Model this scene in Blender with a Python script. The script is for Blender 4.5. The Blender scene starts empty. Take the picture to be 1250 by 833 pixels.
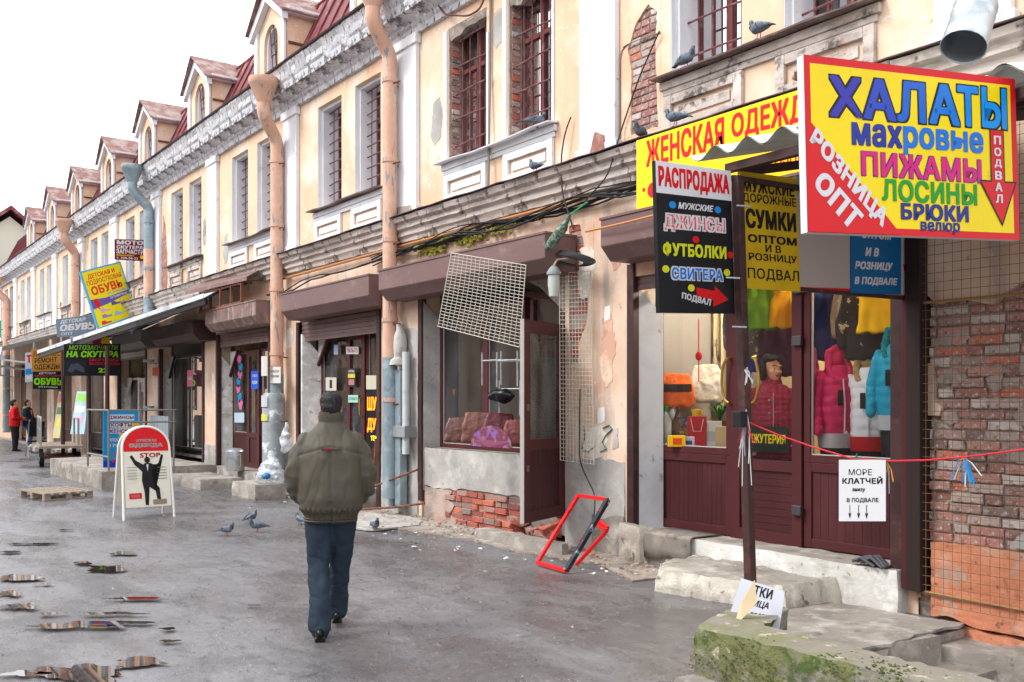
import bpy, bmesh, math, random
from mathutils import Vector, Matrix, noise, Euler
random.seed(7)
S = bpy.context.scene
COL = S.collection
# ---------------------------------------------------------------- camera, sky, sun, exposure
FOC, DW, EYE = 1170.0, 6.91, 1.65          # focal length in photo pixels, distance of the facade, eye height
AL = math.atan(851 / FOC); CA, SA = math.cos(AL), math.sin(AL)
cam = bpy.data.cameras.new('camera'); camo = bpy.data.objects.new('camera', cam); COL.objects.link(camo)
cam.sensor_width = 36; cam.lens = 36 * FOC / 1250; cam.shift_y = 0.0588
cam.clip_start = 0.05; cam.clip_end = 3000
camo.location = (0, -DW, EYE); camo.rotation_euler = (math.radians(90), 0, math.asin(CA))
S.camera = camo
W = bpy.data.worlds.new('World'); S.world = W; W.use_nodes = True
nt = W.node_tree; bg = nt.nodes['Background']
sky = nt.nodes.new('ShaderNodeTexSky'); sky.sky_type = 'NISHITA'; sky.sun_disc = False
SUN_EL, SUN_AZ = math.radians(48), math.radians(200)      # soft overcast light from behind the camera
sky.sun_elevation = SUN_EL; sky.sun_rotation = SUN_AZ; sky.dust_density = 3; sky.air_density = 1.0
hs = nt.nodes.new('ShaderNodeHueSaturation'); hs.inputs['Saturation'].default_value = 0.22; hs.inputs['Value'].default_value = 1.0
mixw = nt.nodes.new('ShaderNodeMix'); mixw.data_type = 'RGBA'; mixw.inputs['Factor'].default_value = 0.72
mixw.inputs['B'].default_value = (9.2, 9.4, 9.9, 1)        # even overcast cloud layer over the sky
nt.links.new(sky.outputs[0], hs.inputs['Color']); nt.links.new(hs.outputs[0], mixw.inputs['A'])
nt.links.new(mixw.outputs['Result'], bg.inputs['Color']); bg.inputs['Strength'].default_value = 0.12
sd = bpy.data.lights.new('sun', 'SUN'); sd.energy = 1.1; sd.angle = math.radians(14); sd.color = (1, .965, .92)
so = bpy.data.objects.new('sun', sd); COL.objects.link(so)
sdir = Vector((math.sin(SUN_AZ) * math.cos(SUN_EL), math.cos(SUN_AZ) * math.cos(SUN_EL), math.sin(SUN_EL)))
so.rotation_euler = sdir.to_track_quat('Z', 'Y').to_euler(); so.location = (0, -30, 40)
S.view_settings.view_transform = 'Standard'; S.view_settings.look = 'None'
S.view_settings.exposure = 1.32; S.view_settings.gamma = 1
# ---------------------------------------------------------------- measuring: photo pixel -> point on a real plane
def ray(x): t = (x - 625) / FOC; return (-CA + SA * t, SA + CA * t)
def P(x, y, Y=0.0):                       # point on the plane parallel to the facade at depth Y
    dx, dy = ray(x); l = (DW + Y) / dy; return Vector((dx * l, Y, EYE + (490 - y) / FOC * l))
def U(x, Y=0.0): return P(x, 490, Y).x
def PX(x, y, X):                          # point on the plane at right angles to the facade
    dx, dy = ray(x); l = X / dx; return Vector((X, dy * l - DW, EYE + (490 - y) / FOC * l))
def G(x, y, z=0.0):                       # point on level z
    l = (EYE - z) * FOC / (y - 490); dx, dy = ray(x); return Vector((dx * l, dy * l - DW, z))
def PL(x, y, l): dx, dy = ray(x); return Vector((dx * l, dy * l - DW, EYE + (490 - y) / FOC * l))
# ---------------------------------------------------------------- objects
def tag(o, label=None, cat=None, group=None, kind=None):
    if label: o['label'] = label
    if cat: o['category'] = cat
    if group: o['group'] = group
    if kind: o['kind'] = kind
    return o
def thing(name, label, cat, loc=(0, 0, 0), rz=0, group=None, kind=None):
    o = bpy.data.objects.new(name, None); COL.objects.link(o); o.empty_display_size = .2
    o.location = loc; o.rotation_euler = (0, 0, rz); return tag(o, label, cat, group, kind)
def link(name, me, parent=None, loc=None, rot=None):
    o = bpy.data.objects.new(name, me); COL.objects.link(o)
    if parent: o.parent = parent
    if loc is not None: o.location = loc
    if rot is not None: o.rotation_euler = rot
    return o
def kids(o): return list(o.children)
def clone(o, parent=None):
    c = o.copy(); COL.objects.link(c); c.parent = parent
    for k in kids(o): clone(k, c)
    return c
class MB:
    def __init__(s): s.v = []; s.f = []
    def add(s, vs, fs):
        b = len(s.v); s.v += [tuple(v) for v in vs]; s.f += [tuple(i + b for i in f) for f in fs]; return s
    def box(s, x0, y0, z0, x1, y1, z1):
        return s.add([(x0,y0,z0),(x1,y0,z0),(x1,y1,z0),(x0,y1,z0),(x0,y0,z1),(x1,y0,z1),(x1,y1,z1),(x0,y1,z1)],
                     [(0,3,2,1),(4,5,6,7),(0,1,5,4),(1,2,6,5),(2,3,7,6),(3,0,4,7)])
    def ext(s, pts, vec):                 # planar polygon pushed along a vector
        n = len(pts); v = Vector(vec); a = [Vector(p) for p in pts]
        return s.add(a + [p + v for p in a], [tuple(range(n))[::-1], tuple(range(n, 2*n))] + [(i, (i+1) % n, n + (i+1) % n, n + i) for i in range(n)])
    def beam(s, p, q, w, h=None, up=(0, 0, 1)):
        h = h or w; p, q = Vector(p), Vector(q); d = (q - p).normalized(); u = Vector(up)
        if abs(d.dot(u)) > .95: u = Vector((1, 0, 0))
        a = d.cross(u).normalized() * w / 2; b = a.cross(d).normalized() * h / 2
        return s.ext([p - a - b, p + a - b, p + a + b, p - a + b], q - p)
    def tube(s, pts, r, n=8, caps=True):
        pts = [Vector(p) for p in pts]; m = len(pts); rs = r if isinstance(r, (list, tuple)) else [r] * m
        rings = []; prev = None
        for i, p in enumerate(pts):
            d = (pts[min(i+1, m-1)] - pts[max(i-1, 0)]).normalized()
            if prev is None:
                u = Vector((0, 0, 1)) if abs(d.z) < .9 else Vector((1, 0, 0)); a = d.cross(u).normalized()
            else: a = (prev - d * prev.dot(d)).normalized()
            prev = a; b = d.cross(a); rr = rs[i]; ra, rb = rr if isinstance(rr, tuple) else (rr, rr)
            rings.append([p + a * math.cos(t) * ra + b * math.sin(t) * rb for t in [2*math.pi*k/n for k in range(n)]])
        return s.rings(rings, caps)
    def rings(s, rings, caps=True, closed=True):
        n = len(rings[0]); vs = [v for r in rings for v in r]; fs = []
        for i in range(len(rings) - 1):
            for k in range(n if closed else n - 1):
                fs.append((i*n + k, i*n + (k+1) % n, (i+1)*n + (k+1) % n, (i+1)*n + k))
        if caps and closed: fs += [tuple(range(n))[::-1], tuple((len(rings)-1)*n + k for k in range(n))]
        return s.add(vs, fs)
    def lathe(s, prof, c=(0, 0, 0), n=12):
        return s.rings([[(c[0] + r*math.cos(t), c[1] + r*math.sin(t), c[2] + z) for t in [2*math.pi*k/n for k in range(n)]] for r, z in prof])
    def ell(s, c, r, n=10, m=7):
        c = Vector(c); rg = []
        for j in range(m + 1):
            ph = -math.pi/2 + math.pi * (j + .001) / (m + .002); rg.append([(c.x + r[0]*math.cos(ph)*math.cos(t), c.y + r[1]*math.cos(ph)*math.sin(t), c.z + r[2]*math.sin(ph)) for t in [2*math.pi*k/n for k in range(n)]])
        return s.rings(rg)
    def sweep(s, prof, x0, x1, nx=1, jit=0):   # (y,z) profile along X
        rg = []
        for i in range(nx + 1):
            x = x0 + (x1 - x0) * i / nx
            rg.append([(x, y + random.uniform(-jit, jit), z + random.uniform(-jit, jit)) for y, z in prof])
        return s.rings(rg)
    def quad(s, a, b, c, d): return s.add([a, b, c, d], [(0, 1, 2, 3)])
    def mesh(s, mat=None, smooth=False, ang=40, name='mesh'):
        me = bpy.data.meshes.new(name); me.from_pydata(s.v, [], s.f); me.validate()
        bm = bmesh.new(); bm.from_mesh(me); bmesh.ops.recalc_face_normals(bm, faces=bm.faces); bm.to_mesh(me); bm.free()
        if mat: me.materials.append(mat)
        if smooth:
            me.shade_smooth(); me.set_sharp_from_angle(angle=math.radians(ang))
        return me
    def obj(s, name, mat, parent=None, smooth=False, ang=40, bev=0, loc=None, rot=None):
        o = link(name, s.mesh(mat, smooth, ang, name), parent, loc, rot)
        if bev:
            b = o.modifiers.new('bevel', 'BEVEL'); b.width = bev; b.segments = 2; b.limit_method = 'ANGLE'
        return o
def box(*a): return MB().box(*a)
def jag(pts, amp, step=.06, seed=0):       # roughen a 2-D closed outline
    out = []; n = len(pts)
    for i in range(n):
        a, b = Vector(pts[i]), Vector(pts[(i+1) % n]); L = (b - a).length; k = max(1, int(L / step))
        nrm = Vector((-(b-a).y, (b-a).x)) / max(L, 1e-6)
        for j in range(k):
            p = a.lerp(b, j / k); d = noise.noise(Vector((p.x*9 + seed, p.y*9, seed))) + .6*noise.noise(Vector((p.x*23, p.y*23 + seed, 3)))
            out.append(p + nrm * d * amp * (0 if j == 0 and amp > .5 else 1))
    return out
def sheet(outer, holes, y, th, name, mat, parent, back=True):   # plaster skin in the XZ plane at depth y, edges th deep
    bm = bmesh.new(); es = []
    for lp in [outer] + holes:
        vs = [bm.verts.new((p[0], y, p[1])) for p in lp]; es += [bm.edges.new((vs[i], vs[(i+1) % len(vs)])) for i in range(len(vs))]
    bmesh.ops.triangle_fill(bm, use_beauty=True, use_dissolve=False, edges=es, normal=(0, -1, 0))
    bnd = [e for e in bm.edges if len(e.link_faces) == 1]
    r = bmesh.ops.extrude_edge_only(bm, edges=bnd)
    for v in r['geom']:
        if isinstance(v, bmesh.types.BMVert): v.co.y += th
    bmesh.ops.recalc_face_normals(bm, faces=bm.faces)
    me = bpy.data.meshes.new(name); bm.to_mesh(me); bm.free(); me.materials.append(mat)
    return link(name, me, parent)
def cells(mb, x0, x1, z0, z1, holes, y, depth, side=True):       # wall with rectangular openings and their reveals
    xs = sorted({x0, x1} | {h[i] for h in holes for i in (0, 1) if x0 < h[i] < x1})
    zs = sorted({z0, z1} | {h[i] for h in holes for i in (2, 3) if z0 < h[i] < z1})
    for i in range(len(xs)-1):
        for j in range(len(zs)-1):
            cx, cz = (xs[i]+xs[i+1])/2, (zs[j]+zs[j+1])/2
            if any(h[0] < cx < h[1] and h[2] < cz < h[3] for h in holes): continue
            mb.quad((xs[i], y, zs[j]), (xs[i+1], y, zs[j]), (xs[i+1], y, zs[j+1]), (xs[i], y, zs[j+1]))
    for a, b, c, d in holes:
        a, b, c, d = max(a, x0), min(b, x1), max(c, z0), min(d, z1)
        mb.quad((a, y, c), (a, y+depth, c), (a, y+depth, d), (a, y, d)); mb.quad((b, y, c), (b, y, d), (b, y+depth, d), (b, y+depth, c))
        mb.quad((a, y, d), (a, y+depth, d), (b, y+depth, d), (b, y, d)); mb.quad((a, y, c), (b, y, c), (b, y+depth, c), (a, y+depth, c))
# ---------------------------------------------------------------- materials
def lin(c):
    if isinstance(c, str): c = tuple(int(c[i:i+2], 16)/255 for i in (0, 2, 4))
    return tuple(((v/12.92) if v <= .04045 else ((v+.055)/1.055)**2.4) for v in c) + (1,)
_m = {}
def M(name, base, rough=.7, metal=0, layers=(), bump=None, spec=.2, rvar=None, rand=None, emit=None):
    if name in _m: return _m[name]
    m = bpy.data.materials.new(name); m.use_nodes = True; n = m.node_tree.nodes; L = m.node_tree.links
    b = n['Principled BSDF']; b.inputs['Roughness'].default_value = rough; b.inputs['Metallic'].default_value = metal
    b.inputs['Specular IOR Level'].default_value = spec
    tc = n.new('ShaderNodeTexCoord')
    def nz(scale, detail=5, rg=.6, off=0):
        mp = n.new('ShaderNodeMapping'); mp.inputs['Scale'].default_value = scale if isinstance(scale, tuple) else (scale,)*3
        mp.inputs['Location'].default_value = (off, off*.7, off*1.3)
        x = n.new('ShaderNodeTexNoise'); x.inputs['Scale'].default_value = 1; x.inputs['Detail'].default_value = detail; x.inputs['Roughness'].default_value = rg
        L.new(tc.outputs['Object'], mp.inputs[0]); L.new(mp.outputs[0], x.inputs['Vector']); return x.outputs['Fac']
    cur = None; base = lin(base)
    if rand:
        oi = n.new('ShaderNodeObjectInfo'); rp = n.new('ShaderNodeValToRGB'); rp.color_ramp.interpolation = 'CONSTANT'
        for i, c in enumerate(rand):
            e = rp.color_ramp.elements[0] if i == 0 else rp.color_ramp.elements.new(i/len(rand)); e.position = i/len(rand); e.color = lin(c)
        rp.color_ramp.elements.remove(rp.color_ramp.elements[-1]) if len(rp.color_ramp.elements) > len(rand) else None
        L.new(oi.outputs['Random'], rp.inputs[0]); cur = rp.outputs[0]
    for i, ly in enumerate(layers):
        c, sc, lo, hi = ly[:4]; amt = ly[4] if len(ly) > 4 else 1
        f = nz(sc, 6, .62, i*7.3 + 1)
        r = n.new('ShaderNodeMapRange'); r.inputs['From Min'].default_value = lo; r.inputs['From Max'].default_value = hi; r.inputs['To Max'].default_value = amt
        L.new(f, r.inputs['Value']); mx = n.new('ShaderNodeMix'); mx.data_type = 'RGBA'; L.new(r.outputs[0], mx.inputs['Factor'])
        if cur: L.new(cur, mx.inputs['A'])
        else: mx.inputs['A'].default_value = base
        mx.inputs['B'].default_value = lin(c); cur = mx.outputs['Result']
    if cur: L.new(cur, b.inputs['Base Color'])
    else: b.inputs['Base Color'].default_value = base
    if rvar:
        f = nz(rvar[0], 4, .6, 3); r = n.new('ShaderNodeMapRange'); r.inputs['From Min'].default_value = .35; r.inputs['From Max'].default_value = .65
        r.inputs['To Min'].default_value = rvar[1]; r.inputs['To Max'].default_value = rvar[2]; L.new(f, r.inputs['Value']); L.new(r.outputs[0], b.inputs['Roughness'])
    if bump:
        bp = n.new('ShaderNodeBump'); bp.inputs['Strength'].default_value = bump[1]; bp.inputs['Distance'].default_value = bump[2] if len(bump) > 2 else .01
        L.new(nz(bump[0], 8, .65), bp.inputs['Height']); L.new(bp.outputs[0], b.inputs['Normal'])
    if emit: b.inputs['Emission Color'].default_value = lin(emit[0]); b.inputs['Emission Strength'].default_value = emit[1]
    _m[name] = m; return m
def paint(c, rough=.45, **k):
    new = 'paint_' + c + str(rough) not in _m; m = M('paint_' + c + str(rough), c, rough, **k)
    if new: q = lin(c); m.node_tree.nodes['Principled BSDF'].inputs['Base Color'].default_value = tuple(v*.75 for v in q[:3]) + (1,)
    return m
def glass(name, tint=(.93, .96, .95), f=1.0, haze=.06):
    if name in _m: return _m[name]
    m = bpy.data.materials.new(name); m.use_nodes = True; n = m.node_tree.nodes; L = m.node_tree.links; n.remove(n['Principled BSDF'])
    t = n.new('ShaderNodeBsdfTransparent'); t.inputs[0].default_value = (*tint, 1); g = n.new('ShaderNodeBsdfGlossy'); g.inputs['Roughness'].default_value = .015
    fr = n.new('ShaderNodeFresnel'); fr.inputs[0].default_value = 1.45; mu = n.new('ShaderNodeMath'); mu.operation = 'MULTIPLY'; mu.inputs[1].default_value = f
    mx = n.new('ShaderNodeMixShader'); L.new(fr.outputs[0], mu.inputs[0]); L.new(mu.outputs[0], mx.inputs[0]); L.new(t.outputs[0], mx.inputs[1]); L.new(g.outputs[0], mx.inputs[2])
    bp = n.new('ShaderNodeBump'); bp.inputs['Strength'].default_value = .04; tx = n.new('ShaderNodeTexNoise'); tx.inputs['Scale'].default_value = 1.5; L.new(tx.outputs['Fac'], bp.inputs['Height']); L.new(bp.outputs[0], g.inputs['Normal'])
    df = n.new('ShaderNodeBsdfDiffuse'); df.inputs[0].default_value = (.55, .55, .53, 1); dn = n.new('ShaderNodeTexNoise'); dn.inputs['Scale'].default_value = 2.2; dn.inputs['Detail'].default_value = 6   # pale diffuse film, paints hazy reflections onto the panes
    dr = n.new('ShaderNodeMapRange'); dr.inputs['From Min'].default_value = .3; dr.inputs['From Max'].default_value = .75; dr.inputs['To Min'].default_value = 0; dr.inputs['To Max'].default_value = haze; L.new(dn.outputs['Fac'], dr.inputs['Value'])
    mz = n.new('ShaderNodeMixShader'); L.new(dr.outputs[0], mz.inputs[0]); L.new(mx.outputs[0], mz.inputs[1]); L.new(df.outputs[0], mz.inputs[2])
    L.new(mz.outputs[0], n['Material Output'].inputs['Surface']); _m[name] = m; return m
PEACH = M('upper_plaster', 'd6b89c', .85, layers=[('d0a080', .5, .48, .66, .65), ('dccfbf', 1.1, .48, .64, .85), ('c9a78c', (5, 5, .5), .55, .72, .6), ('b98f6a', 7, .63, .7, .6), ('8c7f76', 2.3, .64, .76, .6), ('e4dccf', 11, .62, .66, .7)], bump=(14, .25, .01))
PEACHL = M('lower_plaster', 'cbb09a', .88, layers=[('d8c3b0', .9, .45, .6, .9), ('c08f70', 2.1, .5, .7, .6), ('9a8e86', (4, 4, .7), .52, .68, .75), ('7a6a60', 6, .63, .72, .7), ('d9c3ae', 13, .62, .66, .6)], bump=(16, .4, .012))
WHITEP = M('white_paint', 'd9dbdf', .8, layers=[('b9bcc2', (3, 3, .5), .48, .7, .7), ('9a8f86', 5, .62, .72, .6), ('e4e4e4', 1.2, .5, .6, .6), ('6f6760', 14, .68, .72, .8)], bump=(18, .3, .01))
CORN = M('weathered_cornice', 'b9b9bd', .85, layers=[('d8d8da', 2.2, .42, .55, .9), ('585a62', 4.5, .54, .6, .9), ('8b7b70', 9, .58, .64, .8), ('34353c', (10, 10, 4), .59, .64, .9), ('ececec', 7, .6, .66, .8)], bump=(15, .8, .03))
STRING = M('string_course_plaster', 'b8aea6', .85, layers=[('857b75', (2, 6, 8), .48, .62, .8), ('d5cdc5', 2.5, .5, .65, .8), ('4a4340', 4, .57, .64, .85), ('5a5450', 9, .6, .68, .8), ('b08a70', 3.3, .6, .7, .6)], bump=(16, .6, .02))
CONC = M('concrete', '8d877f', .9, layers=[('6f6a64', 1.8, .45, .65, .8), ('b7b0a7', 4.1, .5, .68, .8), ('5d5751', 8, .58, .68, .7), ('c8c2b8', 15, .63, .7, .6)], bump=(18, .6, .015))
GREYPL = M('grey_plaster', 'a8a6a2', .9, layers=[('8b8a87', 1.4, .45, .65, .9), ('c4c1bb', 3, .52, .7, .8), ('c0a08a', 1.9, .6, .68, .7), ('6c6865', 9, .62, .7, .6)], bump=(14, .5, .015))
WHITEW = M('whitewash', 'bfbeb9', .88, layers=[('a9a6a0', 2.2, .48, .66, .8), ('e2e1de', 5, .5, .65, .7), ('6b655f', 9, .61, .68, .8), ('7f7a68', (2, 2, 7), .58, .7, .5)], bump=(16, .6, .015))
MORTAR = M('mortar', '9c9188', .95, layers=[('7f746c', 6, .48, .62, .8), ('b5aaa0', 14, .55, .65, .8)], bump=(30, 1, .02))
CONCW = M('dirty_whitewashed_concrete', 'b2aca0', .9, layers=[('8d867b', 2.2, .46, .62, .85), ('cfcac0', 5, .52, .65, .8), ('5b554d', 9, .59, .66, .8), ('77705c', (2, 2, 7), .56, .68, .6)], bump=(16, .8, .02))
BRICK = M('old_brick', '9c5a48', .9, rand=['946c66', 'a5756c', '8a6964', 'aa7c70', 'b86c56', '9a7e76', '92625a', 'a9968e', '836059', 'a39690', '796562', 'b8aaa4', 'a07870', 'c0b4ae'], layers=[('9c918b', (1.7, 1.7, 1.7), .45, .6, .55), ('a89c96', 14, .5, .6, .8), ('5e4d49', 21, .54, .64, .8), ('cbc2bc', 33, .58, .64, .8)], bump=(60, .8, .008))
BRICKR = M('fresh_brick', 'b9573a', .9, rand=['b8614a', 'a8594a', '9a5548', 'c06c52', '8c5148', 'a07a6e', 'a8604c', '85706a'], layers=[('8f847e', 11, .5, .6, .85), ('6a4238', 20, .55, .64, .7), ('b8aca4', 31, .6, .66, .7)], bump=(60, .8, .008))
ORANGEP = M('orange_plaster', 'c98768', .9, layers=[('bb7658', 2.5, .45, .65, .8), ('e29b78', 6, .55, .7, .7), ('a39488', 4.2, .56, .64, .85), ('7d5a48', (9, 9, 2), .57, .66, .7), ('d9a88e', 1.4, .5, .6, .6), ('5f5048', 15, .62, .66, .8)], bump=(13, .8, .02))
ROOFM = M('red_metal_roof', '6c363a', .55, layers=[('6b2f38', 1.7, .45, .65, .8), ('a9786c', (5, 2, 2), .52, .66, .7), ('b58d84', 9, .6, .68, .6)], bump=(7, .3, .01))
ROOFD = M('dormer_roof_metal', '7c5a54', .65, layers=[('97867f', 3, .46, .6, .9), ('5e3b38', 6, .55, .66, .7)], bump=(8, .3, .01))
DARKM = M('dark_edge_metal', '4a3c3c', .6, layers=[('6b4e48', 6, .5, .65, .8)])
PIPEO = M('peach_pipe_paint', 'c8a08a', .6, layers=[('d6b7a2', 3, .5, .65, .7), ('7f8b93', (12, 12, 3), .59, .63, .9), ('a2603c', (20, 20, 4), .62, .7, .8)], bump=(20, .2, .005))
PIPEG = M('grey_galvanised_pipe', '83939a', .5, .25, layers=[('a9b6bd', 3, .5, .65, .8), ('6d7c85', 7, .55, .65, .7), ('b08a6c', 12, .66, .7, .7)], bump=(20, .2, .004))
GALV = M('galvanised_steel', 'b6bcc0', .38, .75, layers=[('8d9498', 5, .5, .62, .7)], bump=(9, .2, .004))
BOXM = M('brown_metal_box', '6a5350', .5, layers=[('7a6461', (1, 1, 4), .5, .7, .7), ('8b7a76', 5, .6, .72, .5)], bump=(5, .15, .004))
SLATM = M('roller_slat', '6d5a58', .5, layers=[('5a4846', 4, .5, .65, .6)])
MAROON = M('maroon_frame', '482325', .4, layers=[('582d30', (3, 3, 1), .5, .7, .6), ('3e1a1e', 6, .6, .7, .5)], bump=(30, .1, .002))
MAROOND = M('maroon_panel', '3f1f21', .42, layers=[('4e292c', (2, 2, .8), .48, .66, .8), ('33161a', (60, 60, 1), .55, .6, .5)], bump=((70, 70, 1), .3, .003))
STEELD = M('dark_brown_steel', '3f2c2b', .5, layers=[('5a3c36', 6, .55, .66, .7), ('2b2020', 3, .5, .6, .6)], bump=(20, .2, .004))
RUST = M('rusty_iron', '6b4334', .8, layers=[('8a5a40', 9, .5, .62, .8), ('3f2b26', 15, .55, .65, .8)], bump=(30, .5, .004))
BARM = M('window_bar_iron', '6a4448', .65, layers=[('8c6e66', 12, .55, .65, .7)])
WOODM = M('old_window_wood', '6b3c3a', .7, layers=[('8a6a60', 8, .55, .65, .7)])
GREYW = M('grey_window_wood', 'a5a09a', .8, layers=[('7c7670', 9, .5, .65, .7)])
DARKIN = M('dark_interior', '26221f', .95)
CREAMIN = M('cream_interior', 'cdbb96', .9, layers=[('b8a57f', 1.2, .5, .7, .5)])
GREYIN = M('grey_interior', '8f8a84', .95)
PANE = glass('window_glass', (.95, .97, .97), 1.5, .09)
PANEC = glass('clean_window_glass', (.97, .98, .98), .75, .012)
PANEU = glass('upper_window_glass', (.85, .88, .9), 3.2)
CABLE = paint('25272a', .6)
def asphalt():
    m = M('asphalt', '626164', .5, spec=.85, layers=[('706f72', .45, .44, .6, .8), ('504e50', 1.6, .5, .62, .7), ('74706b', 4.5, .58, .68, .55), ('464444', 9, .58, .64, .6), ('8f8c88', 42, .6, .64, .7), ('3a3838', 33, .6, .64, .7), ('6a5f55', .8, .6, .72, .5)], bump=(70, .9, .008))
    n = m.node_tree.nodes; L = m.node_tree.links; b = n['Principled BSDF']; tc = n['Texture Coordinate']
    def mp(sc, loc=(0, 0, 0)): q = n.new('ShaderNodeMapping'); q.inputs['Scale'].default_value = sc; q.inputs['Location'].default_value = loc; L.new(tc.outputs['Object'], q.inputs[0]); return q.outputs[0]
    def noi(v, d=6, r=.6): q = n.new('ShaderNodeTexNoise'); q.inputs['Scale'].default_value = 1; q.inputs['Detail'].default_value = d; q.inputs['Roughness'].default_value = r; L.new(v, q.inputs['Vector']); return q.outputs['Fac']
    def rng(v, a, c, lo, hi): q = n.new('ShaderNodeMapRange'); [q.inputs[k].__setattr__('default_value', x) for k, x in (('From Min', a), ('From Max', c), ('To Min', lo), ('To Max', hi))]; L.new(v, q.inputs['Value']); return q.outputs[0]
    # fine cracks: warped Voronoi cell borders
    w = n.new('ShaderNodeTexNoise'); w.inputs['Scale'].default_value = 1.3; w.inputs['Detail'].default_value = 6; L.new(tc.outputs['Object'], w.inputs['Vector'])
    ad = n.new('ShaderNodeMix'); ad.data_type = 'RGBA'; ad.inputs['Factor'].default_value = .45; L.new(tc.outputs['Object'], ad.inputs['A']); L.new(w.outputs['Color'], ad.inputs['B'])
    vo = n.new('ShaderNodeTexVoronoi'); vo.feature = 'DISTANCE_TO_EDGE'; vo.inputs['Scale'].default_value = 1.1; L.new(ad.outputs['Result'], vo.inputs['Vector'])
    cr = rng(vo.outputs['Distance'], .0, .012, 1, 0); gate = rng(noi(mp((.5, .5, .5), (9, 2, 0))), .5, .6, 0, .75); mu = n.new('ShaderNodeMath'); mu.operation = 'MULTIPLY'; L.new(cr, mu.inputs[0]); L.new(gate, mu.inputs[1])
    old = b.inputs['Base Color'].links[0].from_socket; mx = n.new('ShaderNodeMix'); mx.data_type = 'RGBA'; L.new(mu.outputs[0], mx.inputs['Factor']); L.new(old, mx.inputs['A']); mx.inputs['B'].default_value = lin('3a3533')
    # standing damp: darker and glossier where a film of water lies
    wet = rng(noi(mp((.33, .9, 1), (3, 1, 0)), 8, .65), .44, .58, 0, 1); mx2 = n.new('ShaderNodeMix'); mx2.data_type = 'RGBA'; mx2.blend_type = 'MULTIPLY'; L.new(wet, mx2.inputs['Factor']); L.new(mx.outputs['Result'], mx2.inputs['A']); mx2.inputs['B'].default_value = (.72, .71, .7, 1)
    L.new(mx2.outputs['Result'], b.inputs['Base Color']); r1 = rng(noi(mp((6, 9, 6)), 6), .4, .6, -.06, .1); r2 = rng(wet, 0, 1, .42, .17); s_ = n.new('ShaderNodeMath'); s_.operation = 'ADD'; L.new(r1, s_.inputs[0]); L.new(r2, s_.inputs[1]); L.new(s_.outputs[0], b.inputs['Roughness'])
    return m
ASPH = asphalt()
# ================================================================ THE MARKET BUILDING
XR, XL, PITCH = -1.2, -50.2, 4.15
B = thing('market_building', 'long two storey peach plaster building with mansard roof, dormers and street level shops', 'building', (0, 0, 0))
pil_x = [-7.85 + PITCH - PITCH * k for k in range(13)]
bays = [(-5.77 - PITCH * k) for k in range(11)] + [-1.62]
WZ0, WZ1 = 4.89, 6.63
wins = []
for c in bays:
    for a, b in ((-1.04, -.13), (.34, 1.2)):
        if XL + .5 < c + a and c + b < XR - .1: wins.append((c + a, c + b, WZ0, WZ1))
wins.sort(key=lambda w: -w[0])
# shop openings (x0,x1,z0,z1)
SH = [(-7.41, -4.27, -.4, 2.95), (-11.66, -8.47, 0, 3.2), (-15.85, -12.95, -.4, 3.2), (-20.15, -17.15, -.4, 3.2), (-24.4, -20.95, -.4, 3.2),
      (-28.4, -25.6, -.4, 3.2), (-33.0, -30.0, -.4, 3.2), (-37.4, -34.4, -.4, 3.2), (-41.6, -38.6, -.4, 3.2), (-45.8, -42.9, -.4, 3.2)]
PATCH = (-7.5, -6.95, 4.42, 5.75)            # brick showing beside the first window pair
REARX0 = -4.15
up = MB(); cells(up, XL, XR, 4.2, 6.95, [w for w in wins] + [PATCH], 0, .46)
up.obj('upper_wall', PEACH, B)
PATCH2 = (-8.42, -7.98, 2.0, 3.7)            # brick strip showing behind the narrow grille
lo = MB(); cells(lo, XL, REARX0, -.02, 4.2, SH + [PATCH2], 0, .3)
lo.obj('lower_wall', PEACHL, B)
# back, ends, floors, partitions, all closed so that rooms are dark
sh = MB(); sh.box(XL, 8, -.5, XR, 8.2, 7.4); sh.box(XR, 0.35, -.5, XR+.2, 8, 7.4); sh.box(XL-.2, -.0, -.5, XL, 8, 7.4)
sh.box(XL, .35, 3.6, XR, 8, 3.75); sh.box(XL, .35, 7.3, XR, 8, 7.4); sh.box(XL, .35, -.4, XR, 8, -.02)
for k in range(len(SH)):
    xx = SH[k][0] - .25
    sh.box(xx-.1, .34, -.02, xx+.1, 8, 3.6)
for c in bays: sh.box(c - 2.1, .34, 3.75, c - 2.0, 8, 7.3)
sh.obj('inner_structure', GREYIN, B)
# plinths under the shop windows, behind the openings
# ---- pilasters
for k, x in enumerate(pil_x):
    if x < XL + .3: continue
    m = MB(); m.box(x-.29, -.07, 4.32, x+.29, -.002, 6.86); m.box(x-.33, -.09, 4.3, x+.33, -.004, 4.42); m.box(x-.33, -.1, 6.7, x+.33, -.004, 6.84)
    m.obj('pilaster', WHITEP, B, bev=.006)
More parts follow.
